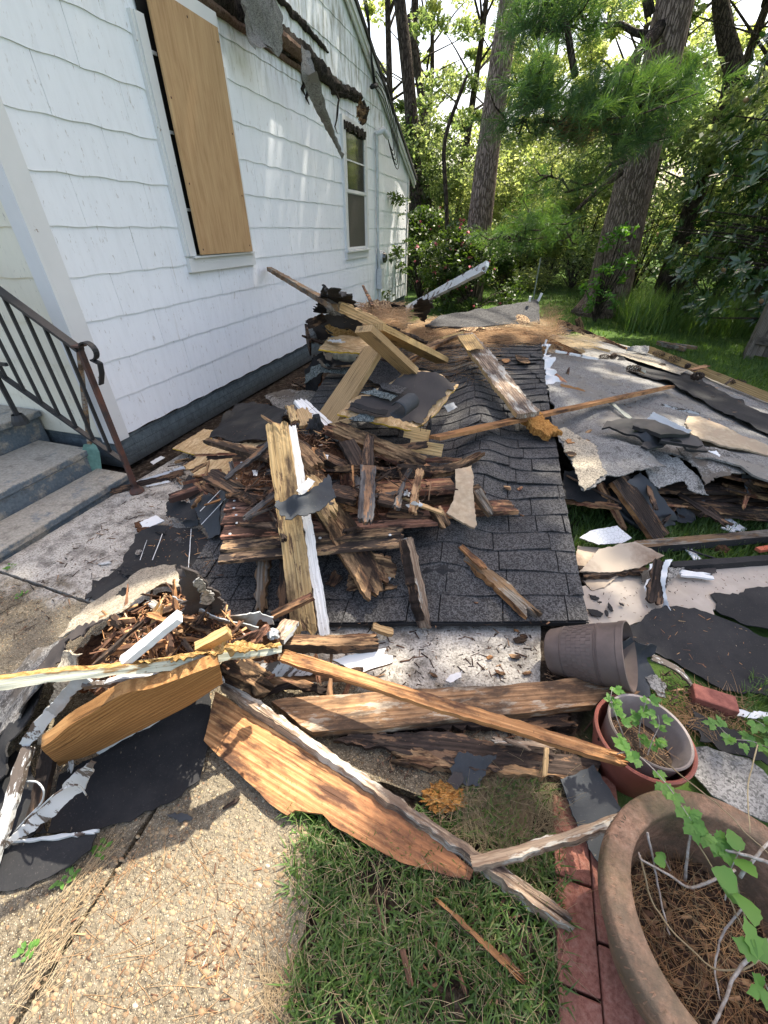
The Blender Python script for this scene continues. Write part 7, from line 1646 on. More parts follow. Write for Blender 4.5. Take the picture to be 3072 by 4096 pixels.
vine('vine', 'big pale green leaves above the toothed leaf in the stone planter', [(2900,3600,.32),(2920,3480,.38),(2960,3400,.42)], 3, (.035,.05), trip=False, ls=.5, smat='twig')
vine('vine', 'bright green leaves at the lower right corner', [(3100,4000,.34),(3070,3960,.40),(3050,3900,.44)], 3, (.04,.06), ls=.3)
vine('vine', 'small scalloped green leaf inside the stone planter', [(2680,3480,.26),(2665,3450,.30),(2660,3440,.32)], 2, (.028,.034), trip=False, ls=.6)
for k, (pts, r_) in enumerate((([(2940,3480,.28),(2760,3560,.30),(2680,3500,.32),(2560,3440,.33),(2555,3410,.33)], .0035), ([(2590,3330,.36),(2620,3470,.28),(2650,3640,.24),(2680,3740,.22)], .003), ([(2740,3520,.28),(2750,3400,.36),(2770,3320,.40)], .004), ([(3072,3450,.44),(2980,3420,.42),(2900,3400,.40),(2860,3360,.40)], .004), ([(2960,3510,.38),(3030,3420,.42),(3110,3330,.44)], .0045), ([(2560,3420,.30),(2600,3600,.24),(2700,3740,.24),(2850,3880,.26),(2980,3880,.30),(3080,3800,.34)], .0025), ([(2610,3010,.30),(2750,3120,.42),(2900,3240,.44),(2980,3330,.44),(3080,3420,.44)], .0018), ([(3030,2980,.36),(2990,3140,.42),(3000,3330,.44)], .002), ([(2770,3340,.40),(2900,3560,.34),(3020,3820,.30),(3090,3900,.30)], .0018), ([(2980,3620,.34),(2880,3740,.28),(2860,3900,.26),(2880,4000,.26)], .0028), ([(3080,3760,.36),(2940,3890,.30),(2880,4050,.30),(2850,4110,.30)], .004))):
    q = []; w = [pt(p) for p in pts]
    for i in range(len(w)-1):
        for j in range(5): q.append(w[i].lerp(w[i+1], j/5))
    q.append(w[-1])
    for _ in range(2): q = [q[0]] + [(q[i-1]+q[i]*2+q[i+1])/4 + Vector((random.uniform(-1,1), random.uniform(-1,1), random.uniform(-1,1)))*.0012 for i in range(1, len(q)-1)] + [q[-1]]
    mb = MB(); mb.tube(q, [r_*(1 - .4*i/len(q)) for i in range(len(q))], 6)
    o = mb.build('dry_twig', M['twig'] if r_ > .0025 else M['drygrass'], None, True); tag(o, ['grey lichened twig lying across the stone planter to its left wall','thin pale twig hanging down the inner left wall of the stone planter','short grey twig standing in the middle of the stone planter','pale branching twig at the right edge of the stone planter','thick grey twig rising under the big pale green leaves','long pale stem curving through the bottom of the stone planter','reddish thin stem running from the nested pots over the planter','thin reddish stem rising beside the speckled white roofing','straight pale stem crossing the stone planter diagonally','curved pale stem under the toothed leaf','rough tan root at the lower right of the stone planter'][k], 'twig', 'twigs and stems around the stone planter')

# ------------------------------------------------------------------ grass
def blades(name, region, n, L, Wd, mat, label, zf=lambda x, y: -.02, lean=.55, seg=3):
    V, F = [], []
    for i in range(n):
        x, y = region(); l = random.uniform(*L); w = random.uniform(*Wd)*.5; a = random.uniform(0, 6.283); ln = abs(random.gauss(0, lean)) + .15
        d = Vector((math.cos(a), math.sin(a), 0)); b2 = a + random.gauss(1.57, .5); s = Vector((math.cos(b2), math.sin(b2), 0)); p = Vector((x, y, zf(x, y))); b = len(V)
        for j in range(seg+1):
            t = j/seg; out = l*math.sin(ln*t*1.1)*t**.4*.9; h = l*t*math.cos(ln*t); ww = w*(1 - t)**.6 if t < 1 else w*.08
            c = p + d*out + Vector((0,0,h)); V.append(c - s*ww); V.append(c + s*ww)
        for j in range(seg): k = b+j*2; F.append((k,k+1,k+3,k+2))
    o = np_mesh(name, [tuple(v) for v in V], F, M[mat], None, True); tag(o, label, None, kind='stuff'); return o
def excl(f, bad):
    def g():
        while True:
            x, y = f()
            if not bad(x, y): return x, y
    return g
def dens(f, thr=.0, sc=7, edge=0):
    def g():
        while True:
            x, y = f()
            if noise.noise(Vector((x*sc, y*sc, 2))) > thr - random.random()*.5: return x, y
    return g
lawnA = reg_poly([(1150,3400),(1260,3300),(1340,3260),(1480,3380),(1800,3150),(2180,3130),(2260,3300),(2255,4130),(1120,4130),(1180,3700)], 0)
blades('grass', dens(lawnA, .02), 5200, (.025,.085), (.004,.0085), 'grass', 'green broad bladed grass in front between slab and brick path', lambda x, y: -.015, .95)
blades('grass', dens(lawnA), 1500, (.03,.08), (.0012,.0025), 'drygrass', 'dry straw mixed in the front grass', lambda x, y: -.012, 1.0)
blades('grass', reg_poly([(1130,3290),(1280,3240),(1330,3330),(1200,3370)], 0), 240, (.01,.028), (.005,.010), 'leaffresh', 'clover like weeds below the widest plank', lambda x, y: -.01, .9)
splinters('leaf_litter', lawnA, 320, (.006,.035), (.003,.012), 'litter', lambda x, y: -.008 + .02*random.random(), .2, 'stuff', 'dead leaf and bark crumbs in the front grass', 'litter', thin=.2)
needles('pine_straw', lambda: (*lawnA(), random.uniform(0,.03)), 420, (.03,.10), 'strawpale', 'dry stems lying over the front grass', flat=.2, r=.0007)
needles('dry_grass', lambda: (*reg_poly([(1780,3160),(1900,3080),(2230,3130),(2240,3300),(2000,3420),(1850,3330)], 0)(), random.uniform(.0, .02)), 1100, (.05,.16), 'drygrass', 'tangle of dry grass at the foot of the rotted timber', flat=.25, r=.0006)
lawnB = reg_poly([(2200,2220),(2240,2000),(2700,2060),(3072,2030),(3400,2030),(3400,2240),(2650,2270)], 0)
blades('grass', lawnB, 5500, (.04,.11), (.005,.010), 'grass', 'green grass between the flat roof and the beige boards', lambda x, y: -.02, .6)
for nm, rg, n in (('grass', reg_poly([(3000,2700),(3072,2760),(3200,2860),(3150,2960),(2980,2830),(2960,2770)], 0), 260), ('grass', reg_poly([(2900,2850),(3072,2880),(3200,2960),(3100,3000)], 0), 160), ('grass', reg_poly([(1140,3160),(1240,3230),(1200,3300),(1100,3230)], 0), 130)):
    blades(nm, rg, n, (.03,.08), (.003,.006), 'grass', ['grass tuft growing past the black felt at the right edge','grass tuft behind the red paver','grass tuft under the left end of the widest plank'][{260:0,160:1,130:2}[n]], lambda x, y: .0, .7)
lawnC = reg_poly([(2450,1395),(2700,1330),(3072,1390),(3400,1420),(3500,1800),(3072,1600),(2600,1400)], 0)
blades('lawn', lawnC, 16000, (.04,.10), (.006,.012), 'lawn', 'mown green lawn behind the flat roof at the right', lambda x, y: -.02, .5, 2)
def lawn_far():
    while True:
        x, y = random.uniform(-3, 9), random.uniform(8.5, 20)
        return x, y
blades('lawn', lawn_far, 14000, (.05,.12), (.012,.025), 'lawn', 'far sunlit lawn beyond the pine', lambda x, y: -.03, .5, 2)
blades('tall_grass', lambda: (random.uniform(1.9, 4.6), random.uniform(9.3, 11.6)), 4200, (.3,.75), (.008,.016), 'grass', 'tall grass clump around the foot of the big right pine', lambda x, y: -.03, .45, 4)
for (x, y, l) in ((560*.725,3400,'small weed at the edge of the flat felt'), (270,3520,'small weed in the slab joint'), (120,3790,'low weed along the slab joint'), (85,2380,'green weed in the crack of the worn walk'), (40,2270,'weed at the foot of the steps'), (180,2125,'clover leaf weed by the bottom step')):
    V, F = [], []; c = G(x, y, 0)
    for i in range(14):
        a = random.uniform(0, 6.28); leaf_blade(V, F, c + Vector((random.uniform(-.02,.02), random.uniform(-.02,.02), .004)), Vector((math.cos(a), math.sin(a), .5)), Vector((0,0,1)), random.uniform(.012,.022), .011, nseg=4)
    o = np_mesh('weed', [tuple(v) for v in V], F, M['leaffresh'], None, True); tag(o, l, 'weed', 'weeds in the concrete joints')
# needles on the slab, joint, roofs
def on_px(poly, z, dz=.006):
    f = reg_poly(poly, z); return lambda: (*f(), z + random.uniform(0, dz))
needles('pine_straw', on_px([(0,4096),(120,3700),(380,3400),(430,3420),(330,3650),(130,4096)], .001), 170, (.03,.10), 'strawpale', 'dry needles and grass along the slab joint', flat=.05, r=.0008, dirn=1.35, spread=.4)
needles('pine_straw', on_px([(250,4090),(350,3500),(1150,3400),(1180,4090)], .002, .002), 120, (.05,.14), 'straw', 'dry pine needles on the sunlit slab', flat=.02, r=.0007)
needles('pine_straw', on_px([(1040,3900),(1160,3850),(1180,4090),(1060,4090)], .003), 130, (.03,.08), 'strawpale', 'golden dry grass at the slab and lawn edge', flat=.15, r=.0008)
def on_roof(u0, u1, t0, t1, dz=.02, f=lambda u, t: 1):
    def g():
        while True:
            u, t = random.uniform(u0, u1), random.uniform(t0, t1)
            if random.random() < f(u, t):
                p = roof_pt(u, t); return (p.x, p.y, p.z + .012 + random.uniform(0, dz))
    return g
needles('straw_heap', on_roof(.15, .99, .80, 1.0, .05), 6500, (.10,.24), 'straw', 'thick pine straw on the far end of the shingled roof', flat=.05, r=.0017)
needles('straw_heap', on_roof(.2, .97, .90, 1.0, .05), 3500, (.10,.24), 'strawpale', 'pale sunlit straw ridge on the far end of the shingled roof', flat=.08, r=.0018)
needles('straw_heap', on_roof(.1, .8, .58, .84, .015, lambda u, t: (t-.5)*1.6), 1500, (.10,.22), 'straw', 'scattered pine straw on the upper shingles', flat=.05, r=.0012)
def gpts(x0, x1, y0, y1, z0, z1):
    def f():
        p = G(random.uniform(x0, x1), random.uniform(y0, y1), (z0+z1)/2); return (p.x, p.y, random.uniform(z0, z1))
    return f
needles('straw_heap', gpts(2150,2230,1255,1400,.3,.58), 1300, (.10,.25), 'straw', 'pine straw hanging over the right corner of the shingled roof', flat=.5, r=.0017)
needles('straw_heap', gpts(2210,2380,1345,1390,.38,.42), 900, (.08,.2), 'strawpale', 'pine straw drift on the flat roof beside the shingled one', flat=.15, r=.0016)
needles('straw_heap', gpts(1440,1610,1225,1310,.86,.94), 2600, (.10,.22), 'straw', 'reddish pine straw heap behind the studs near the house', flat=.10, r=.0018)
needles('straw_heap', gpts(2600,2800,2850,2900,.01,.02), 90, (.05,.12), 'straw', 'pine needles around the loose red paver', flat=.1, r=.0009)
needles('straw_heap', gpts(2700,2980,2780,2900,.01,.03), 260, (.05,.12), 'straw', 'pine needles under the loose red paver', flat=.1, r=.0009)
sheet('straw_mat', 'matted brown pine straw heap behind the studs near the house', [(1430,1310,.84),(1435,1250,.90),(1480,1215,.95),(1560,1205,.96),(1610,1250,.90),(1625,1310,.80),(1520,1325,.80)], 'strawmat', t=.05, res=.04, wr=.03, rag=.03, cat='pine straw')
sheet('straw_mat', 'matted pine straw drift across the far end of the shingled roof', [(1700,1330,.53),(1760,1290,.60),(1900,1275,.64),(2060,1262,.66),(2150,1255,.66),(2165,1280,.60),(2100,1300,.60),(1900,1325,.58)], 'strawmat', t=.05, res=.05, wr=.02, rag=.03, cat='pine straw')
sheet('far_roof_end', 'dark shingled roof end with a raised grey corner beyond the straw', [(1700,1300,.60),(1760,1262,.66),(2000,1225,.74),(2150,1196,.80),(2158,1225,.74),(2160,1290,.60),(1900,1310,.60)], 'granblack', t=.03, res=.08, wr=.01, rag=.01, cat='roof section')
mb = MB(); mb.bar(G(2118,1205,.80), G(2118,1205,.80)+Vector((0,0,.06)), .05, .03, 0, Vector((1,0,0))); mb.bar(G(2152,1205,.78), G(2158,1205,.78)+Vector((.01,0,.10)), .06, .03, 0, Vector((1,0,0))); o = mb.build('metal_post', M['conduit']); tag(o, 'grey metal stubs standing at the corner of the far roof end', 'metal stub')
# ------------------------------------------------------------------ trees
def trunk_mesh(name, path, radii, mat, parent, n=18, rough=.03, fr=3):
    path = [Vector(p) for p in path]; P_ = []; Rr = []
    for i in range(len(path)-1):
        k = max(2, int((path[i+1]-path[i]).length/.25))
        for j in range(k): P_.append(path[i].lerp(path[i+1], j/k)); Rr.append(radii[i]*(1-j/k) + radii[i+1]*j/k)
    P_.append(path[-1]); Rr.append(radii[-1])
    for _ in range(2): P_ = [P_[0]] + [(P_[i-1]+P_[i]*2+P_[i+1])/4 for i in range(1, len(P_)-1)] + [P_[-1]]
    mb = MB(); mb.tube(P_, Rr, n)
    vs = []
    sd = random.uniform(0, 50)
    for i, v in enumerate(mb.v):
        c = P_[min(len(P_)-1, i//n)]; v = Vector(v); d = v - c; k = 1 + rough*3*noise.noise(Vector((d.x*4/max(Rr[0],.05)*.3, v.z*.8, sd))) + rough*noise.noise(v*fr)
        vs.append(tuple(c + d*k))
    mb.v = vs
    return mb.build(name, M[mat], parent, True)
def leafcloud(name, centers, rad, n, L, mat, parent, flat=.6, asp=.55, upb=.6, size_j=.35):
    """n leaf quads scattered in gaussian clumps round the centres"""
    C = np.array(centers); idx = rng.integers(0, len(C), n)
    Rd = np.array(rad)[idx] if np.ndim(rad) else np.full(n, rad)
    off = rng.normal(0, 1, (n, 3)); off /= np.linalg.norm(off, axis=1)[:, None]; off *= (rng.random(n)**.45)[:, None]*Rd[:, None]; off[:, 2] *= flat
    p = C[idx] + off
    nr = rng.normal(0, 1, (n, 3)); nr[:, 2] = np.abs(nr[:, 2]) + upb; nr /= np.linalg.norm(nr, axis=1)[:, None]
    d = rng.normal(0, 1, (n, 3)); d -= nr*(d*nr).sum(1)[:, None]; d /= np.linalg.norm(d, axis=1)[:, None]
    s = np.cross(nr, d); l = L*(1 + size_j*rng.normal(0, 1, n)).clip(.4, 2); w = l*asp*.5
    V = np.empty((n, 4, 3)); V[:, 0] = p - d*(l*.5)[:, None]; V[:, 1] = p + s*w[:, None] + nr*(w*.3)[:, None]; V[:, 2] = p + d*(l*.5)[:, None] - nr*(l*.12)[:, None]; V[:, 3] = p - s*w[:, None] + nr*(w*.3)[:, None]
    F = np.arange(n*4).reshape(n, 4)
    return np_mesh(name, V.reshape(-1, 3), F, M[mat], parent)
def hardwood(x, y, h, r, label, lm='leaf', nl=9000, ls=.12, z0=1.2, lean=(0,0), tr=.16, cl=46, group='leafy trees at the wood edge', name='leafy_tree', bare=.0, bm='barkdark', zmax=99):
    t = empty(name, (x, y, -.05), label, 'tree', group)
    top = Vector((x+lean[0], y+lean[1], h))
    path = [Vector((x, y, -.05)), Vector((x+lean[0]*.3+random.uniform(-.1,.1), y, h*.3)), Vector((x+lean[0]*.6+random.uniform(-.2,.2), y+lean[1]*.5, h*.62)), top]
    trunk_mesh('trunk', path, [tr*1.15, tr*.9, tr*.6, tr*.2], bm, t, 12)
    cs, rs = [], []; mb = MB()
    for i in range(cl):
        z = z0 + (h-z0)*random.random()**.8; f = (z-z0)/(h-z0); rr_ = r*(.35 + .9*math.sin(math.pi*min(1, f*.85+.12)))*(.3+.7*random.random()**.5); a = random.uniform(0, 6.283)
        s = z/h; c0 = path[0].lerp(top, s*.92); c = Vector((c0.x + rr_*math.cos(a), c0.y + rr_*math.sin(a), z))
        if z > zmax: continue
        cs.append(tuple(c)); rs.append(random.uniform(.28,.62)*r*.36)
        if i % 2 == 0:
            b0 = path[0].lerp(top, max(.1, s*.8)); mid = b0.lerp(c, .5) + Vector((random.uniform(-.2,.2), random.uniform(-.2,.2), random.uniform(.0,.3)))
            mb.tube([b0, mid, c], [tr*.3, tr*.16, tr*.05], 5)
    mb.build('limbs', M[bm], t)
    leafcloud('crown', cs, rs, nl, ls, lm, t)
    return t

# big pines
def px_at(px, py, Y): return GY(px, py, Y)
pine1 = empty('pine_tree', (0,0,0), 'straight tall pine trunk left of the needle boughs', 'tree', 'big pines')
b1 = GY(1905,985,12.5); m1 = GY(1965,500,12.5); t1 = GY(2042,0,12.5); k = (t1-m1)
pine1.location = (b1.x, b1.y, 0)
trunk_mesh('trunk', [Vector((b1.x-.05, b1.y, -.1)), b1, m1, t1, t1 + k*1.2 + Vector((0,0,3))], [.36,.31,.25,.21,.14], 'bark', pine1, 28, .02)
pine2 = empty('pine_tree', (0,0,0), 'thick leaning pine trunk rising from the tall grass at the right', 'tree', 'big pines')
b2 = GY(2415,1250,11.4); m2 = GY(2555,650,11.3); t2 = GY(2700,0,11.2); k = (t2-m2)
pine2.location = (b2.x, b2.y, 0)
trunk_mesh('trunk', [Vector((b2.x-.12, b2.y, -.15)), Vector((b2.x, b2.y, .25)), GY(2450,1080,11.4), m2, t2, t2 + k*1.0 + Vector((0,0,3))], [.60,.47,.43,.34,.28,.16], 'bark', pine2, 28, .02)
# limbs of the right pine
mb = MB()
def limb(pts, r0, r1):
    q = [Vector(p) for p in pts]; mb.tube(q, [r0 + (r1-r0)*i/(len(q)-1) for i in range(len(q))], 7)
limb([GY(2640,110,11), GY(2560,200,10.4), GY(2500,290,10), GY(2430,330,9.6)], .10, .05)
limb([GY(2590,140,11), GY(2540,130,11), GY(2480,95,11), GY(2400,100,11)], .06, .03)
limb([GY(2600,60,11), GY(2590,0,11), GY(2600,-80,11)], .08, .07)
limb([GY(2480,690,10.8), GY(2420,740,10), GY(2350,800,9.5), GY(2280,860,9.2)], .07, .02)
limb([GY(2500,640,10.8), GY(2440,660,10), GY(2370,740,9.4), GY(2260,770,9)], .05, .015)
limb([GY(2300,310,9), GY(2285,220,9), GY(2270,120,9), GY(2250,60,9)], .05, .04)
mb.build('limb', M['barkdark'], pine2, True)
# needle boughs: fans of needles along twigs
def boughs(name, parent, tips, mat='needle', nn=46, NL=.24, r=.0028):
    V = []; F = []
    for (c, ax_, s) in tips:
        ax_ = ax_.normalized(); base = c - ax_*.10*s
        for i in range(nn):
            t = random.random(); o_ = base + ax_*(.22*s*t); d = Vector((random.gauss(0,1), random.gauss(0,1), random.gauss(0,1))).normalized()
            d = (d*.85 + ax_*(.4 + .8*t)).normalized(); l = NL*s*random.uniform(.7,1.1); sd = d.cross(Vector((random.random(), random.random(), random.random()))).normalized()*r
            tip = o_ + d*l - Vector((0,0,.14*l)); mid = o_ + d*l*.5; b = len(V)
            V += [o_ - sd*.7, o_ + sd*.7, mid + sd, mid - sd, tip]
            F += [(b, b+1, b+2, b+3), (b+3, b+2, b+4, b+4)]
    me = bpy.data.meshes.new(name); me.from_pydata([tuple(v) for v in V], [], [f if f[2] != f[3] else f[:3] for f in F])
    return link(name, me, M[mat], parent)
def bough_field(specs, dens_=1):
    tips = []
    mbx = MB()
    for (x0, y0, x1, y1, Y0, n, spread) in specs:
        a, b = GY(x0, y0, Y0), GY(x1, y1, Y0 - .3)
        for i in range(n):
            t = random.random(); c = a.lerp(b, t) + Vector((random.gauss(0, spread), random.gauss(0, spread*1.3), random.gauss(0, spread*.55)))
            ax_ = Vector((random.gauss(0,1), random.gauss(-.3,1), random.gauss(.5,.5)))
            tips.append((c, ax_, random.uniform(.8, 1.25)))
            if i % 3 == 0:
                p0 = a.lerp(b, t*.8); mbx.tube([p0, p0.lerp(c, .55) + Vector((0,0,-.06)), c], [.018, .011, .006], 4)
    return tips, mbx
tips, mbx = bough_field([(2010,470,2450,500,8.8,120,.24),(2080,330,2160,420,8.6,34,.18),(2250,400,2700,420,9,120,.26),(2420,360,2780,340,9,70,.22),(2450,560,2620,520,8.8,40,.22),(2120,330,2160,280,8.4,20,.12)])
mbx.build('twigs', M['barkdark'], pine2); boughs('needle_bough', pine2, tips)
tips, mbx = bough_field([(2060,90,2420,90,9.5,95,.26),(2100,30,2350,0,9.5,60,.28)])
mbx.build('twigs', M['barkdark'], pine2); boughs('needle_bough', pine2, tips)
tips, mbx = bough_field([(2180,700,2350,740,9.2,22,.22),(1960,960,2180,900,9.6,60,.22),(2150,880,2330,950,9.8,26,.3)])
mbx.build('twigs', M['barkdark'], pine2); boughs('needle_bough', pine2, tips)
tips, mbx = bough_field([(2290,520,2400,500,8.8,14,.1),(2240,510,2290,530,8.8,10,.08)])
boughs('dead_needles', pine2, tips, 'brownleaf')

# thin trunks and wood edge
def pole_tree(pts, Y, r, label, name='slender_tree', ivy=True, lm='leafdark'):
    q = [GY(x, y, Y) for x, y in pts]; t = empty(name, (q[0].x, q[0].y, 0), label, 'tree', 'slender trunks at the wood edge')
    path = [Vector((q[0].x, q[0].y, -.1))] + q; k = (q[-1]-q[-2])
    trunk_mesh('trunk', path + [q[-1] + k*.6], [r*1.1] + [r*(1 - .35*i/len(q)) for i in range(len(q))] + [r*.5], 'barkdark', t, 12, .03)
    cs = [tuple(path[0].lerp(path[1], random.random()) if random.random() < .4 else path[1].lerp(path[2], random.random()**1.3)) for _ in range(26)]
    if ivy: leafcloud('ivy', cs, .34, 1500, .09, lm, t, 1.4)
    return t
pole_tree([(1668,830),(1650,500),(1625,230),(1598,0)], 14.5, .19, 'ivy clad dark trunk just right of the house corner')
pole_tree([(1712,900),(1700,600),(1692,420),(1660,200)], 17, .16, 'second ivy clad trunk right of the dark one')
pole_tree([(1792,1050),(1785,800),(1770,560),(1820,430),(1850,350)], 14, .06, 'thin crooked sapling between house corner and pine', ivy=False)
pole_tree([(1640,300),(1655,180),(1660,0)], 17.5, .14, 'pale grey trunk behind the ivy clad dark trunk', ivy=False)
pole_tree([(2950,300),(2900,150),(2880,0)], 15, .2, 'dark trunk behind the magnolia at the upper right', ivy=False)

kinds = [
 # px, Y, h, r, leaf, label
 (1560,17,11,2.3,'leaf','bushy green tree rising behind the house corner'),
 (1700,20,10,2.4,'leafyel','sunlit yellow green tree left of the straight pine'),
 (1830,18,10.5,2.2,'leaf','mid green tree directly left of the straight pine'),
 (1950,22,8.5,2.6,'leafyel','bright yellow green tree behind the straight pine'),
 (2120,20,8,2.5,'leafyel','bright tree between the two big pines'),
 (2260,22,10.5,2.6,'leafyel','yellow green tree behind the needle boughs'),
 (2400,20,10.5,2.8,'leafyel','tall yellow green tree left of the leaning pine top'),
 (2560,18,10.5,2.6,'leafyel','light green tree behind the leaning pine'),
 (2720,17,11,2.7,'leafyel','sunlit tree right of the leaning pine top'),
 (2850,16,11,2.6,'leaf','deep green tree behind the magnolia'),
 (2990,15,10,2.6,'leaf','dark leafy tree at the upper right corner'),
 (3150,13,10,2.8,'leaf','leafy tree just beyond the right edge'),
]
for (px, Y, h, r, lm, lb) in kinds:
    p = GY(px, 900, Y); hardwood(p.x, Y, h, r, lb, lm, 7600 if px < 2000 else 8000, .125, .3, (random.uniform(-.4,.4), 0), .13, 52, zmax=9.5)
# understory bushes
def bush(px, Y, h, r, lm, label, n=3600, ls=.085, cat='bush', group='bushes below the wood edge', pink=0):
    p = GY(px, 900, Y) if not isinstance(px, Vector) else px
    t = empty('bush', (p.x, Y, -.03), label, cat, group); mb = MB(); cs, rs = [], []
    for i in range(26):
        a = random.uniform(0, 6.283); z = h*random.random()**.7; q = r*(1 - .55*(z/h)**2)*random.random()**.5; c = Vector((p.x + q*math.cos(a), Y + q*math.sin(a), max(.12, z))); cs.append(tuple(c)); rs.append(random.uniform(.22,.42)*min(r, h*.6))
        mb.tube([Vector((p.x, Y, -.05)), Vector((p.x, Y, 0)).lerp(c, .5) + Vector((0,0,.1)), c], [.02,.012,.004], 4)
    mb.build('stems', M['barkdark'], t); leafcloud('foliage', cs, rs, n, ls, lm, t, .8)
    for i in range(pink):
        c = Vector(random.choice(cs)); d = Vector((random.gauss(0,1), random.gauss(-.6,1), random.gauss(.3,1))).normalized(); leafcloud('flower', [tuple(c + d*random.choice(rs))], .02, 5, .06, 'pink', t, .8, .9)
    return t
bush(1690,12.3,1.9,.9,'leafdark','dark shrub with small pink flowers right of the house corner', 5200, .08, pink=26)
bush(1810,11.2,1.5,.9,'leafdark','low shrub with pink flowers left of the rising white board', 4800, .075, pink=34)
bush(1930,11.0,1.45,.9,'leafdark','pink flowered shrub behind the rising white board tip', 4800, .075, pink=30)
bush(2060,13.0,1.3,.8,'leafdark','dark shrub at the foot of the straight pine', 3600, .08)
for px, Y, h, r, lm, lb in ((1640,15,4,1.5,'leaf','tall leafy thicket beside the house corner'), (1760,15.5,3.6,1.5,'leaf','leafy thicket behind the pink flowered shrubs'), (1880,16,3.4,1.5,'leafyel','sunlit thicket left of the straight pine base'), (2110,16.5,3.2,1.6,'leafyel','hazy green thicket right of the straight pine base'), (2230,17.5,3,1.7,'leaf','green thicket behind the sunlit lawn'), (2340,16.5,3.4,1.5,'leaf','shaded thicket beside the leaning pine trunk'), (2000,18,4,1.8,'leafyel','far bright thicket between the pines'), (2600,15,4,1.7,'leaf','leafy thicket right of the leaning pine'), (2800,14.5,4.2,1.7,'leaf','thicket behind the magnolia'), (2980,13.5,4,1.6,'leaf','thicket behind the wooden fence'), (3120,12.5,4,1.7,'leafdark','dark thicket at the right edge')):
    bush(px, Y, h, r, lm, lb, 6500, .10)
bush(2480,10.4,1.6,.5,'leaffresh','small bright shrub growing against the leaning pine', 700, .09)
# far woods: uncountable
cs = [(x_, random.uniform(24, 33), random.uniform(0, 4.2 if x_ < 0 else 6.5)) for x_ in [random.uniform(-13, 17) for _ in range(330)]]
o = leafcloud('woods', cs, 1.3, 60000, .22, 'leaf', None); tag(o, 'far woods closing the view behind the trees', None, kind='stuff')
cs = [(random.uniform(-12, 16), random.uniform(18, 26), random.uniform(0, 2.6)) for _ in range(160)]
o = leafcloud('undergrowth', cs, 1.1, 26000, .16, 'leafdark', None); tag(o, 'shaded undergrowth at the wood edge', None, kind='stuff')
# vine leaves on the house corner
cs = [tuple(Vector((XW + .12, GX(x, y, XW+.1).y, GX(x, y, XW+.1).z))) for x, y in ((1570,785),(1590,800),(1615,810),(1612,860),(1580,1000),(1570,1030),(1600,1010),(1625,960),(1600,1060),(1620,1080),(1545,1180))]
t = empty('climbing_vine', (XW+.1, 10.9, 0), 'dark vine sprigs climbing the far corner of the white house', 'vine'); leafcloud('leaves', cs, .16, 330, .09, 'leafdark', t)
mb = MB(); mb.tube([(XW+.06, 11.0, 0), (XW+.10, 10.9, 1.0), (XW+.09, 10.6, 1.5), (XW+.12,10.9,2.2)], .008, 4); mb.build('stem', M['barkdark'], t)

# magnolia: whorls of long glossy leaves
def magnolia(cx, cy, label):
    t = empty('magnolia_tree', (cx, cy, -.05), label, 'tree')
    trunk_mesh('trunk', [(cx, cy, -.1), (cx+.1, cy, 1.5), (cx-.1, cy+.1, 3.4), (cx, cy, 6.5)], [.16,.14,.11,.04], 'barkdark', t, 12)
    V, F = [], []; mb = MB(); cones = []
    n = 0
    while n < 1700:
        a = random.uniform(0, 6.283); z = .35 + 6.2*random.random(); rmax = 2.75*(1 - .75*(max(0, z-1.6)/6)**1.3)*(1 if z > .9 else .8); q = rmax*(.45 + .6*random.random()**.6)
        c = Vector((cx + q*math.cos(a), cy + q*math.sin(a), z + .2*noise.noise(Vector((a*3, z, 0)))))
        if noise.noise(Vector((c.x*1.1, c.y*1.1, c.z*1.4))) < -.22: continue
        if (c - CAMP).length < 4.5: continue
        n += 1; ax_ = Vector((math.cos(a)*.8, math.sin(a)*.8, random.uniform(.1,.9))).normalized(); s = ax_.cross(Vector((.3,.2,1))).normalized(); u = s.cross(ax_)
        m = random.randint(6, 9); ph = random.random()*6
        for k in range(m):
            b = ph + 6.283*k/m; sp = random.uniform(.9, 1.35); d = (ax_*math.cos(sp) + (s*math.cos(b) + u*math.sin(b))*math.sin(sp)).normalized(); leaf_blade(V, F, c + ax_*random.uniform(-.03,.02), d, ax_, random.uniform(.12,.19), random.uniform(.045,.065), .22, nseg=4, droop=random.uniform(.0,.3))
        if n % 9 == 0: mb.tube([Vector((cx, cy, z*.8)), Vector((cx, cy, z*.85)).lerp(c, .6), c], [.03,.018,.008], 5)
        if n % 26 == 0: cones.append((c + ax_*.03, ax_))
    np_mesh('crown', [tuple(v) for v in V], F, M['magnolia'], t, True); mb.build('limbs', M['barkdark'], t)
    for c, ax_ in cones:
        mc = MB(); q = ax_.to_track_quat('Z', 'Y').to_matrix().to_4x4(); q.translation = c; mc.lathe([(0,0),(.022,.01),(.03,.035),(.026,.06),(.01,.08),(0,.083)], 10, 0, q); mc.build('seed_cone', M['cone'], t, True)
magnolia(4.85, 9.4, 'dark glossy magnolia tree with brown seed cones at the right')

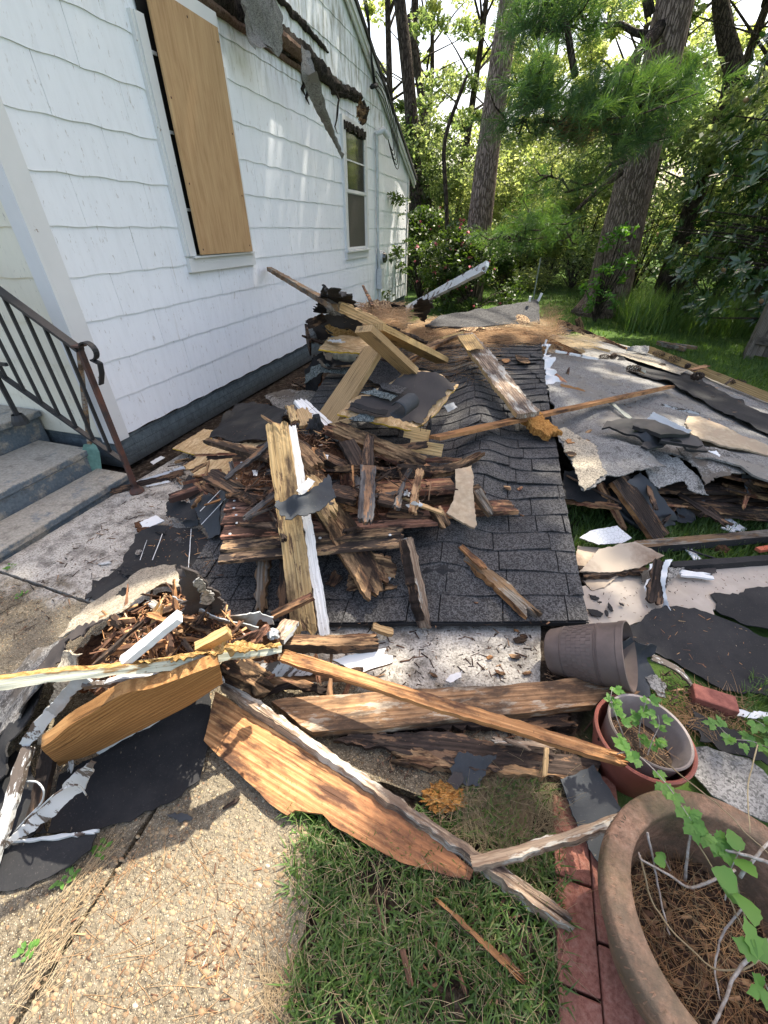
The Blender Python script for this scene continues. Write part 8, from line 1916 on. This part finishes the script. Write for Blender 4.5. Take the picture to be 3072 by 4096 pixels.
# ------------------------------------------------------------------ fences
fw = empty('wooden_fence', (3.34, 7.74, 0), 'weathered grey wooden fence panel at the right edge behind the lawn', 'fence')
A0, A1 = GY(2965,1420,7.9), Vector((5.1, 5.6, 0)); A0 = Vector((3.34, 7.74, 0)); d_ = Vector((.80,-.60,0))
P('post', None, A0 + Vector((0,0,-.1)), A0 + Vector((.0,0,.92)), w=.11, t=.11, mat='woodfence', rough=.002, jag=(0,0), parent=fw)
for k in range(14):
    p0 = A0 + d_*(.10 + k*.135); P('picket', None, p0 + Vector((0,0,.05)), p0 + Vector((0,0,1.05 + random.uniform(-.01,.02))), w=.13, t=.02, mat='woodfence', rough=.002, jag=(0,.01), parent=fw, roll=math.degrees(math.atan2(d_.y, d_.x)))
for z in (.25, .8): P('rail', None, A0 + d_*0 + Vector((-.045,0,z)), A0 + d_*1.9 + Vector((-.045,0,z)), w=.09, t=.04, mat='woodfence', roll=90, rough=.002, jag=(0,0), parent=fw)
cf = empty('chain_link_fence', (.9, 12.8, 0), 'thin grey chain link fence in front of the sunlit far lawn', 'fence')
mb = MB()
for x in (.2, 1.6): mb.tube([(x,12.8,-.1),(x,12.8,1.0)], .018, 8); mb.build('rail', M['conduit'], cf)
mb = MB()
for i in range(-17, 40):
    x = .2 + i*.06
    for sgn in (1, -1):
        xa, xb = x, x + sgn*1.0
        za, zb = 0.0, 1.0
        def cl_(v): return max(.2, min(1.6, v))
        if sgn > 0: p, q = (cl_(xa), za + (cl_(xa)-xa)), (cl_(xb), zb - (xb-cl_(xb)))
        else: p, q = (cl_(xa), za + (xa-cl_(xa))), (cl_(xb), zb - (cl_(xb)-xb))
        if abs(p[0]-q[0]) > .05: mb.tube([(p[0],12.8+sgn*.004,p[1]),(q[0],12.8+sgn*.004,q[1])], .0022, 3, caps=False)
mb.build('mesh', M['darkmetal'], cf)
# fallen log and twigs at lawn edge
P('fallen_branch', 'grey fallen branch on the lawn edge below the magnolia', (2630,1370,.05), (2740,1398,.05), w=.07, t=.07, mat='grey', jag=(.02,.02), cat='branch')
P('fallen_branch', 'second grey branch crossing under the magnolia', (2690,1378,.06), (2790,1392,.05), w=.05, t=.05, mat='grey', jag=(.02,.02), cat='branch')

# ------------------------------------------------------------------ shade tree beyond the frame (right, ahead): its crown dapples the debris
def shade():
    t = empty('shade_tree', (9.2, 8.2, -.05), 'tall broad tree outside the right edge whose crown shades the debris', 'tree')
    trunk_mesh('trunk', [(9.2,8.2,-.1),(9.0,8.2,5),(7.6,8.3,9.5),(6.5,8.5,12)], [.35,.3,.2,.08], 'barkdark', t, 14)
    cs, rs = [], []; mb = MB()
    tries = 0
    while len(cs) < 760 and tries < 40000:
        tries += 1
        x, y, z = random.uniform(-.8, 9), random.uniform(4.3, 15), random.uniform(10.2, 12.6)
        gx, gy = x - (z-.1)*.2, y - (z-.1)*.5
        if not shade_ok(gx, gy): continue
        near = any(not shade_ok(gx+a_, gy+b_) for a_, b_ in ((.5,0),(-.5,0),(0,.5),(0,-.5)))
        cs.append((x, y, z)); rs.append(.16 if near else random.uniform(.36,.58))
        if len(cs) % 6 == 0: mb.tube([Vector((7.6,8.3,9.5)), Vector((7.6,8.3,9.8)).lerp(Vector((x,y,z)), .6), Vector((x,y,z))], [.08,.04,.012], 5)
    for _ in range(150): cs.append((random.uniform(-1.4, .2), random.uniform(4.2, 14), random.uniform(10.2, 12.4))); rs.append(.5)
    mb.build('limbs', M['barkdark'], t)
    leafcloud('crown', cs, rs, 60000, .15, 'leafdark', t, .8, .6, 1.2)
def shade_ok(gx, gy):
    # sunlit: the near left slab and heap; strip of straw at the far end of the roof
    if gx < -.36 + .10*noise.noise(Vector((gy*2, 0, 0))) and gy < 1.05: return False
    if gy < .25 and gx < -.18: return False
    if gx < -2.2: return gy < 11
    if gy > 5.3 and gx < 1.6: return False
    if gy > 9: return False
    if 5.0 < gy and noise.noise(Vector((gx*1.3, gy*1.3, 8))) > .1: return False
    return noise.noise(Vector((gx*1.6, gy*1.6, 3))) > -.32
shade()
